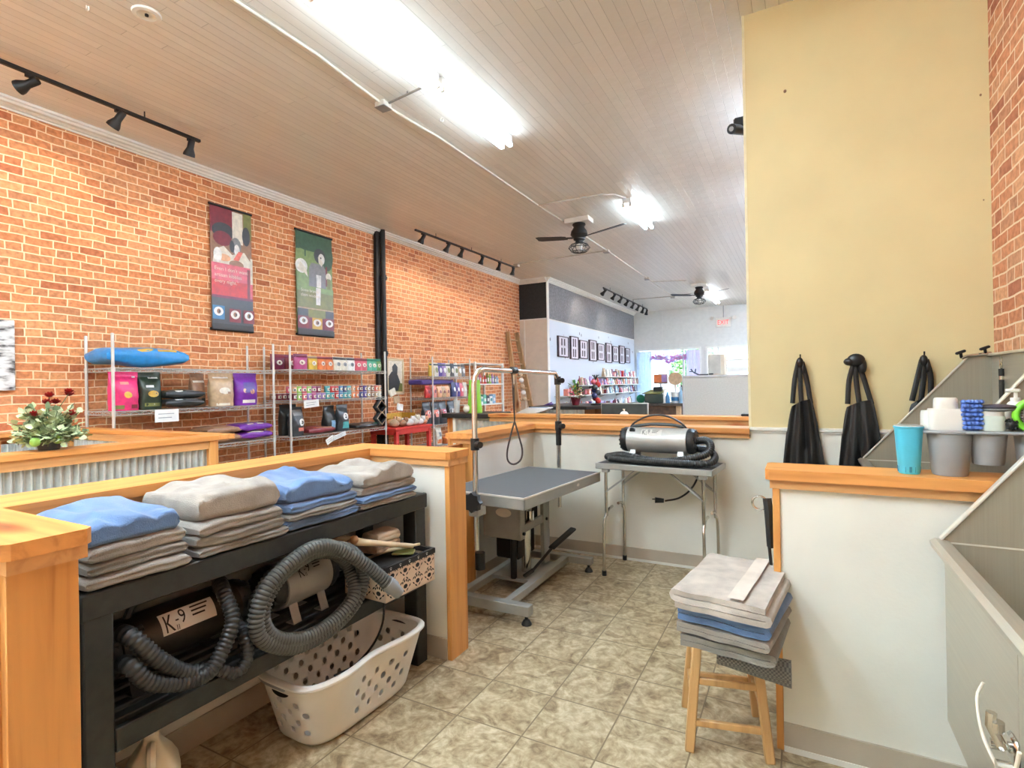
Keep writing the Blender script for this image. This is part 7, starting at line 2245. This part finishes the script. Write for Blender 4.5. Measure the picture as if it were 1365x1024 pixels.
mb = MB(cm('orange')); mb.box(-2.50, -2.36, 10.592, 10.60, 1.40, 1.54); mb.m(cm('lilac')); mb.box(-2.355, -2.26, 10.592, 10.60, 1.40, 1.54); part('print', mb, t)
t = thing('arched_sign', 'arched brown wooden board on a post at the cash desk', 'sign', (-2.08, 10.5, 1.01))
mb = MB(cm('tan')); mb.prism([(-2.08 + 0.13 * math.cos(2 * PI * k / 22), 10.5, 1.46 + 0.12 * math.sin(2 * PI * k / 22)) for k in range(22)], (0, 0.03, 0)); part('board', mb, t)
mb = MB(cm('white')); mb.cyl((-2.08, 10.52, 1.01), (-2.08, 10.52, 1.36), 0.02, n=10); part('post', mb, t)
for (x, c, h, lab) in ((-2.16, 'blue', 0.20, 'blue bottle on the cash desk, left of the pale bucket'), (-2.22, 'white', 0.26, 'white bottle on the cash desk right of the dark machine'), (-1.92, 'light blue', 0.30, 'pale blue bottle at the right end of the cash desk')):
    mb = MB(cm(c)); mb.lathe([(0, 0), (0.04, 0), (0.042, h * 0.6), (0.016, h * 0.8), (0.016, h), (0, h)], n=14)
    solo('spray_bottle', mb, lab, 'bottle', None, (x, 10.18, 1.0105))
t = thing('bucket', 'white and blue bucket on the cash desk', 'bucket', (-2.03, 10.25, 1.0105))
mb = MB(cm('white')); mb.lathe([(0, 0), (0.07, 0), (0.09, 0.2), (0.095, 0.2), (0.085, 0.2), (0, 0.15)], n=18); part('body', mb, t, local=True)
mb = MB(cm('blue')); mb.lathe([(0.076, 0.04), (0.082, 0.04), (0.089, 0.11), (0.083, 0.11)], n=18); part('band', mb, t, 'blue band', local=True)
mb = MB(BLK); mb.box(-0.05, 0.05, -0.08, 0.08, 0, 0.33, 0.02)
solo('black_case', mb, 'narrow black case standing at the right end of the cash desk by the partition', 'case', None, (-1.93, 10.5, 1.0105))

# nine small sash frames on the pale blue wall
FR = [(12.52, 13.22, 2.09, 2.62), (13.36, 13.94, 2.06, 2.67), (14.03, 14.66, 2.10, 2.61), (14.82, 15.44, 2.06, 2.67), (15.54, 16.16, 2.10, 2.61), (16.33, 16.92, 2.05, 2.67), (17.02, 17.66, 2.10, 2.61), (17.77, 18.36, 2.06, 2.67), (18.48, 19.02, 2.10, 2.62)]
FW = plain('frame_white', (214, 208, 214), 0.6)
FD = plain('frame_dark', (66, 50, 56), 0.6)
for i, (y0, y1, z0, z1) in enumerate(FR):
    tall = z1 > 2.64
    t = thing('hanging_photo_frame', '%s dark framed multi-pane picture on the pale blue wall, %s from the left' % ('taller' if tall else 'shorter', ORD[i]), 'picture frame', (-5.37, (y0 + y1) / 2, z0), group='picture frames on the pale blue wall')
    mb = MB(FD)
    w = y1 - y0
    for (a, b, c, d) in ((y0, y1, z0, z0 + 0.02), (y0, y1, z1 - 0.02, z1), (y0, y0 + 0.05, z0, z1), (y1 - 0.03, y1, z0, z1)):
        mb.box(-5.37, -5.325, a, b, c, d)
    part('frame', mb, t)
    mb = MB(FW); mb.box(-5.368, -5.34, y0 + 0.02, y1 - 0.02, z0 + 0.015, z1 - 0.015)
    mb.m(FD)
    zm = (z0 + z1) / 2
    for q in (0.36, 0.62):
        yy = y0 + w * q
        mb.box(-5.34, -5.335, yy - 0.035, yy + 0.035, z0 + 0.06, zm - 0.03); mb.box(-5.34, -5.335, yy - 0.035, yy + 0.035, zm + 0.03, z1 - 0.06)
    part('panes', mb, t)

# shelves of small goods below them
r5 = random.Random(11)
pal = ['rose', 'ivory', 'peach', 'tan', 'lilac', 'white', 'light blue', 'plum', 'brown', 'violet', 'salmon', 'grey', 'maroon', 'red', 'ivory', 'white', 'charcoal']
levels = [(0.72, 12.3, 19.2, 'lowest'), (1.10, 12.3, 19.2, 'second'), (1.36, 13.2, 19.2, 'third'), (1.60, 15.2, 18.9, 'highest')]
for li, (z, y0, y1, ln) in enumerate(levels):
    t = thing('wall_shelf', 'white shelf under the picture frames, the %s of four' % ln, 'shelf', (-5.2, (y0 + y1) / 2, z), group='white shelves on the pale blue wall')
    mb = MB(WHITET); mb.box(-5.37, -4.98 + 0.0, y0, y1, z - 0.02, z, 0.003); part('board', mb, t)
    mb = MB(ALU)
    for k in range(5):
        y = y0 + 0.2 + (y1 - y0 - 0.4) * k / 4
        mb.prism([(-5.37, y - 0.006, z - 0.02), (-5.37, y - 0.006, z - 0.12), (-5.08, y - 0.006, z - 0.02)], (0, 0.012, 0))
    part('bracket', mb, t)
    n = 0
    y = y0 + 0.1
    while y < y1 - 0.1 and n < 30:
        c = r5.choice(pal); w = r5.uniform(0.10, 0.17); h = r5.uniform(0.14, 0.24) if z < 1.5 else r5.uniform(0.16, 0.27)
        mb = MB(cm(c))
        kind = r5.random()
        if kind < 0.5:
            mb.prism([(-0.05, -w / 2, 0), (0.05, -w / 2, 0), (0.012, -w / 2, h), (-0.012, -w / 2, h)], (0, w, 0)); nm = 'treat_packet'
        elif kind < 0.8:
            mb.lathe([(0, 0), (w * 0.3, 0), (w * 0.32, h * 0.6), (w * 0.15, h * 0.8), (w * 0.15, h), (0, h)], n=10); nm = 'shampoo_bottle'
        else:
            mb.box(-0.06, 0.06, -w / 2, w / 2, 0, h * 0.8, 0.008); nm = 'small_carton'
        mb.m(cm(r5.choice(('ivory', 'charcoal', 'white', 'rose')))); 
        if kind >= 0.8:
            mb.box(0.06, 0.0615, -w * 0.3, w * 0.3, h * 0.2, h * 0.55)
        elif kind < 0.5:
            mb.poly([(0.0425, -w * 0.3, h * 0.22), (0.0425, w * 0.3, h * 0.22), (0.031, w * 0.3, h * 0.52), (0.031, -w * 0.3, h * 0.52)])
        if n < 30:
            kn = {'treat_packet': 'packet', 'shampoo_bottle': 'bottle', 'small_carton': 'carton'}[nm]
            solo(nm, mb, '%s %s on the %s white shelf under the picture frames, %s from the left' % (c, kn, ln, ORD[n]), kn, 'small goods on the white wall shelves', (-5.08, y, z + 0.001))
        n += 1
        y += w + r5.uniform(0.02, 0.12)

# exit sign on the street wall
ex = thing('hanging_exit_sign', 'red lettered exit sign with two lamps high on the street wall', 'exit sign', (-2.27, 19.7, 3.25))
mb = MB(WPLAS); mb.box(-2.50, -2.02, 19.68, 19.75, 3.26, 3.58, 0.01); part('housing', mb, ex)
mb = MB(plain('exit_red', (226, 50, 50), 0.5, emit=0.9)); mb.text('EXIT', (-2.455, 19.677, 3.345), (1, 0, 0), (0, 0, 1), 0.215, 0.001, sx=0.84); part('lettering', mb, ex, 'lit red EXIT letters', recalc=False)
for s in (-1, 1):
    mb = MB(WPLAS); x = -2.26 + s * 0.34; mb.tube([(-2.26 + s * 0.22, 19.72, 3.56), (x, 19.70, 3.58)], 0.012, 6); mb.cyl((x, 19.70, 3.58), (x + s * 0.03, 19.60, 3.56), 0.06, 0.07, 14); part('lamp_head', mb, ex)
mb = MB(GPLAS); mb.tube([(-2.26, 19.74, 3.58), (-2.26, 19.74, H)], 0.012, 6); part('conduit', mb, ex)

# curtains and bunting in the shop window
def curtain(x0, x1, label, c):
    mb = MB(c)
    k = 60
    rows = []
    for i in range(k + 1):
        x = x0 + (x1 - x0) * i / k
        y = 19.62 + 0.022 * math.sin(i * 0.95) + 0.01 * math.sin(i * 2.3)
        rows.append([mb.V((x, y, z)) for z in (0.55, 1.2, 1.9, 2.50)])
    for a, b in zip(rows, rows[1:]):
        for j in range(3):
            mb.F([a[j], b[j], b[j + 1], a[j + 1]])
    t = thing('hanging_curtain', label, 'curtain', ((x0 + x1) / 2, 19.62, 2.5))
    part('cloth', mb, t, recalc=False, ang=80)
    mb = MB(WPLAS); mb.cyl((x0 - 0.03, 19.62, 2.51), (x1 + 0.03, 19.62, 2.51), 0.012, n=8); part('rod', mb, t)
def sheer(name, col):
    m = plain(name, col, 0.8)
    nt = m.node_tree
    b = nt.nodes['Principled BSDF']
    tl = N(nt, 'ShaderNodeBsdfTranslucent'); tl.inputs['Color'].default_value = lin(col)
    mx = N(nt, 'ShaderNodeMixShader'); mx.inputs[0].default_value = 0.5
    nt.links.new(b.outputs[0], mx.inputs[1]); nt.links.new(tl.outputs[0], mx.inputs[2])
    nt.links.new(mx.outputs[0], nt.nodes['Material Output'].inputs['Surface'])
    return m
SH = {k: sheer('bunting_' + k.replace(' ', '_'), c) for k, c in (('magenta', (214, 140, 190)), ('lilac', (206, 180, 220)), ('rose', (226, 170, 190)), ('white', (236, 226, 236)))}
CURT = sheer('sheer_curtain', (216, 222, 232))
curtain(-5.25, -4.72, 'pale blue white curtain at the left of the shop window', CURT)
curtain(-3.5, -3.05, 'pale lilac curtain at the right of the shop window', sheer('lilac_curtain', (222, 208, 224)))
bt_ = thing('hanging_bunting', 'pink and lilac bunting draped along the top of the shop window', 'bunting', (-4.1, 19.68, 2.3))
r6 = random.Random(3)
mb = MB()
for i in range(150):
    s = r6.random()
    x = -4.78 + 1.35 * s
    q = 1 - abs(math.sin(s * PI * 2)) ** 0.5
    z = 2.44 - 0.10 * math.sin(s * PI) - r6.uniform(0, 0.22) * (0.5 + q)
    mb.m(SH[r6.choice(('magenta', 'lilac', 'rose', 'lilac', 'white'))])
    p = Vector((x, 19.67 + r6.uniform(-0.02, 0.02), z))
    leaf(mb, p, Vector((r6.uniform(-1, 1), 0, r6.uniform(-1, 0.3))), Vector((0, 1, 0.1)), 0.12, 0.035)
part('pennants', mb, bt_, recalc=False)
mb = MB(cm('violet')); mb.tube(spline([(-4.80, 19.68, 2.47), (-4.45, 19.68, 2.2), (-4.1, 19.68, 2.12), (-3.75, 19.68, 2.2), (-3.43, 19.68, 2.46)], 0.05), 0.008, 6); part('cord', mb, bt_)

# outside: street and a tree seen through the glass
mb = MB(plain('street_paving', (176, 172, 166), 0.8)); mb.box(-30, 25, 19.9, 60, -0.2, -0.05); struct('street', mb)
tr_ = thing('street_tree', 'bright green tree outside the shop window', 'tree', (-4.4, 26.0, -0.05))
mb = MB(cm('brown')); mb.tube([(-4.4, 26, -0.05), (-4.35, 26, 1.2), (-4.45, 26, 2.2)], 0.09, 10, rf=lambda i, n: 1 - 0.2 * i); part('trunk', mb, tr_)
mb = MB(); r7 = random.Random(9); gs = [plain('leaf_light', (150, 190, 96), 0.6), plain('leaf_mid', (112, 160, 74), 0.6), plain('leaf_dark', (84, 128, 66), 0.6)]
for i in range(1500):
    v = Vector((r7.gauss(0, 1), r7.gauss(0, 1), r7.gauss(0, 1))).normalized() * (r7.random() ** 0.4)
    p = Vector((-4.25 + v.x * 1.1, 26 + v.y * 1.1, 2.05 + v.z * 1.45))
    mb.m(r7.choice(gs))
    d = Vector((r7.uniform(-1, 1), r7.uniform(-1, 1), r7.uniform(-1, 0.5)))
    leaf(mb, p, d, Vector((r7.uniform(-1, 1), r7.uniform(-1, 0), 1)), 0.20, 0.06)
part('crown', mb, tr_, recalc=False)
mb = MB(plain('pale_facade', (214, 206, 196), 0.8)); mb.box(-14, 6, 40, 41, 0, 5)
mb.m(cm('grey'))
for k in range(9):
    mb.box(-13.5 + 2.2 * k, -12.4 + 2.2 * k, 39.96, 40.0, 1.0, 2.6); mb.box(-13.5 + 2.2 * k, -12.4 + 2.2 * k, 39.96, 40.0, 3.2, 4.4)
solo('building', mb, 'pale building across the street beyond the shop window', 'building')

# ================================================================== LIGHT
for i, (p, d, lit) in enumerate(SPOTS):
    if not lit:
        continue
    la = bpy.data.lights.new('track_lamp', 'SPOT')
    la.energy = SPOT_E
    la.color = (1.0, 0.90, 0.76)
    la.spot_size = R(95)
    la.spot_blend = 0.7
    la.shadow_soft_size = 0.04
    o = bpy.data.objects.new('track_lamp', la); COL.objects.link(o)
    o.location = p + d * 0.02
    o.rotation_euler = d.to_track_quat('-Z', 'Y').to_euler()
w = bpy.data.worlds.new('daylight')
scene.world = w
w.use_nodes = True
bg = w.node_tree.nodes['Background']
sky = N(w.node_tree, 'ShaderNodeTexSky')
sky.sky_type = 'HOSEK_WILKIE'
sky.turbidity = 4.0
sky.ground_albedo = 0.6
sky.sun_direction = Vector((0.3, -0.6, 0.75)).normalized()
w.node_tree.links.new(sky.outputs[0], bg.inputs['Color'])
bg.inputs['Strength'].default_value = SKY_E

# ================================================================== CAMERA
cam = bpy.data.cameras.new('camera')
co = bpy.data.objects.new('camera', cam)
COL.objects.link(co)
scene.camera = co
cam.sensor_fit = 'HORIZONTAL'
cam.sensor_width = 36.0
cam.lens = 719.2 / 1365 * 36.0
cam.clip_end = 200
yaw, pitch, roll = R(28.04), R(0.12), R(-0.99)
f = Vector((-math.sin(yaw) * math.cos(pitch), math.cos(yaw) * math.cos(pitch), math.sin(pitch)))
r_ = Vector((math.cos(yaw), math.sin(yaw), 0))
u_ = r_.cross(f)
r2_ = r_ * math.cos(roll) + u_ * math.sin(roll)
u2_ = -r_ * math.sin(roll) + u_ * math.cos(roll)
M = Matrix((r2_, u2_, -f)).transposed().to_4x4()
M.translation = (0, 0, 4.565 * T)
co.matrix_world = M

scene.view_settings.view_transform = 'Standard'
scene.view_settings.look = 'None'
scene.view_settings.gamma = 1.0
scene.view_settings.use_curve_mapping = False
scene.view_settings.exposure = EXPO
scene.cycles.max_bounces = 8
scene.cycles.diffuse_bounces = 5
scene.cycles.glossy_bounces = 4
scene.cycles.sample_clamp_indirect = 6.0
scene.cycles.caustics_reflective = False
scene.cycles.caustics_refractive = False
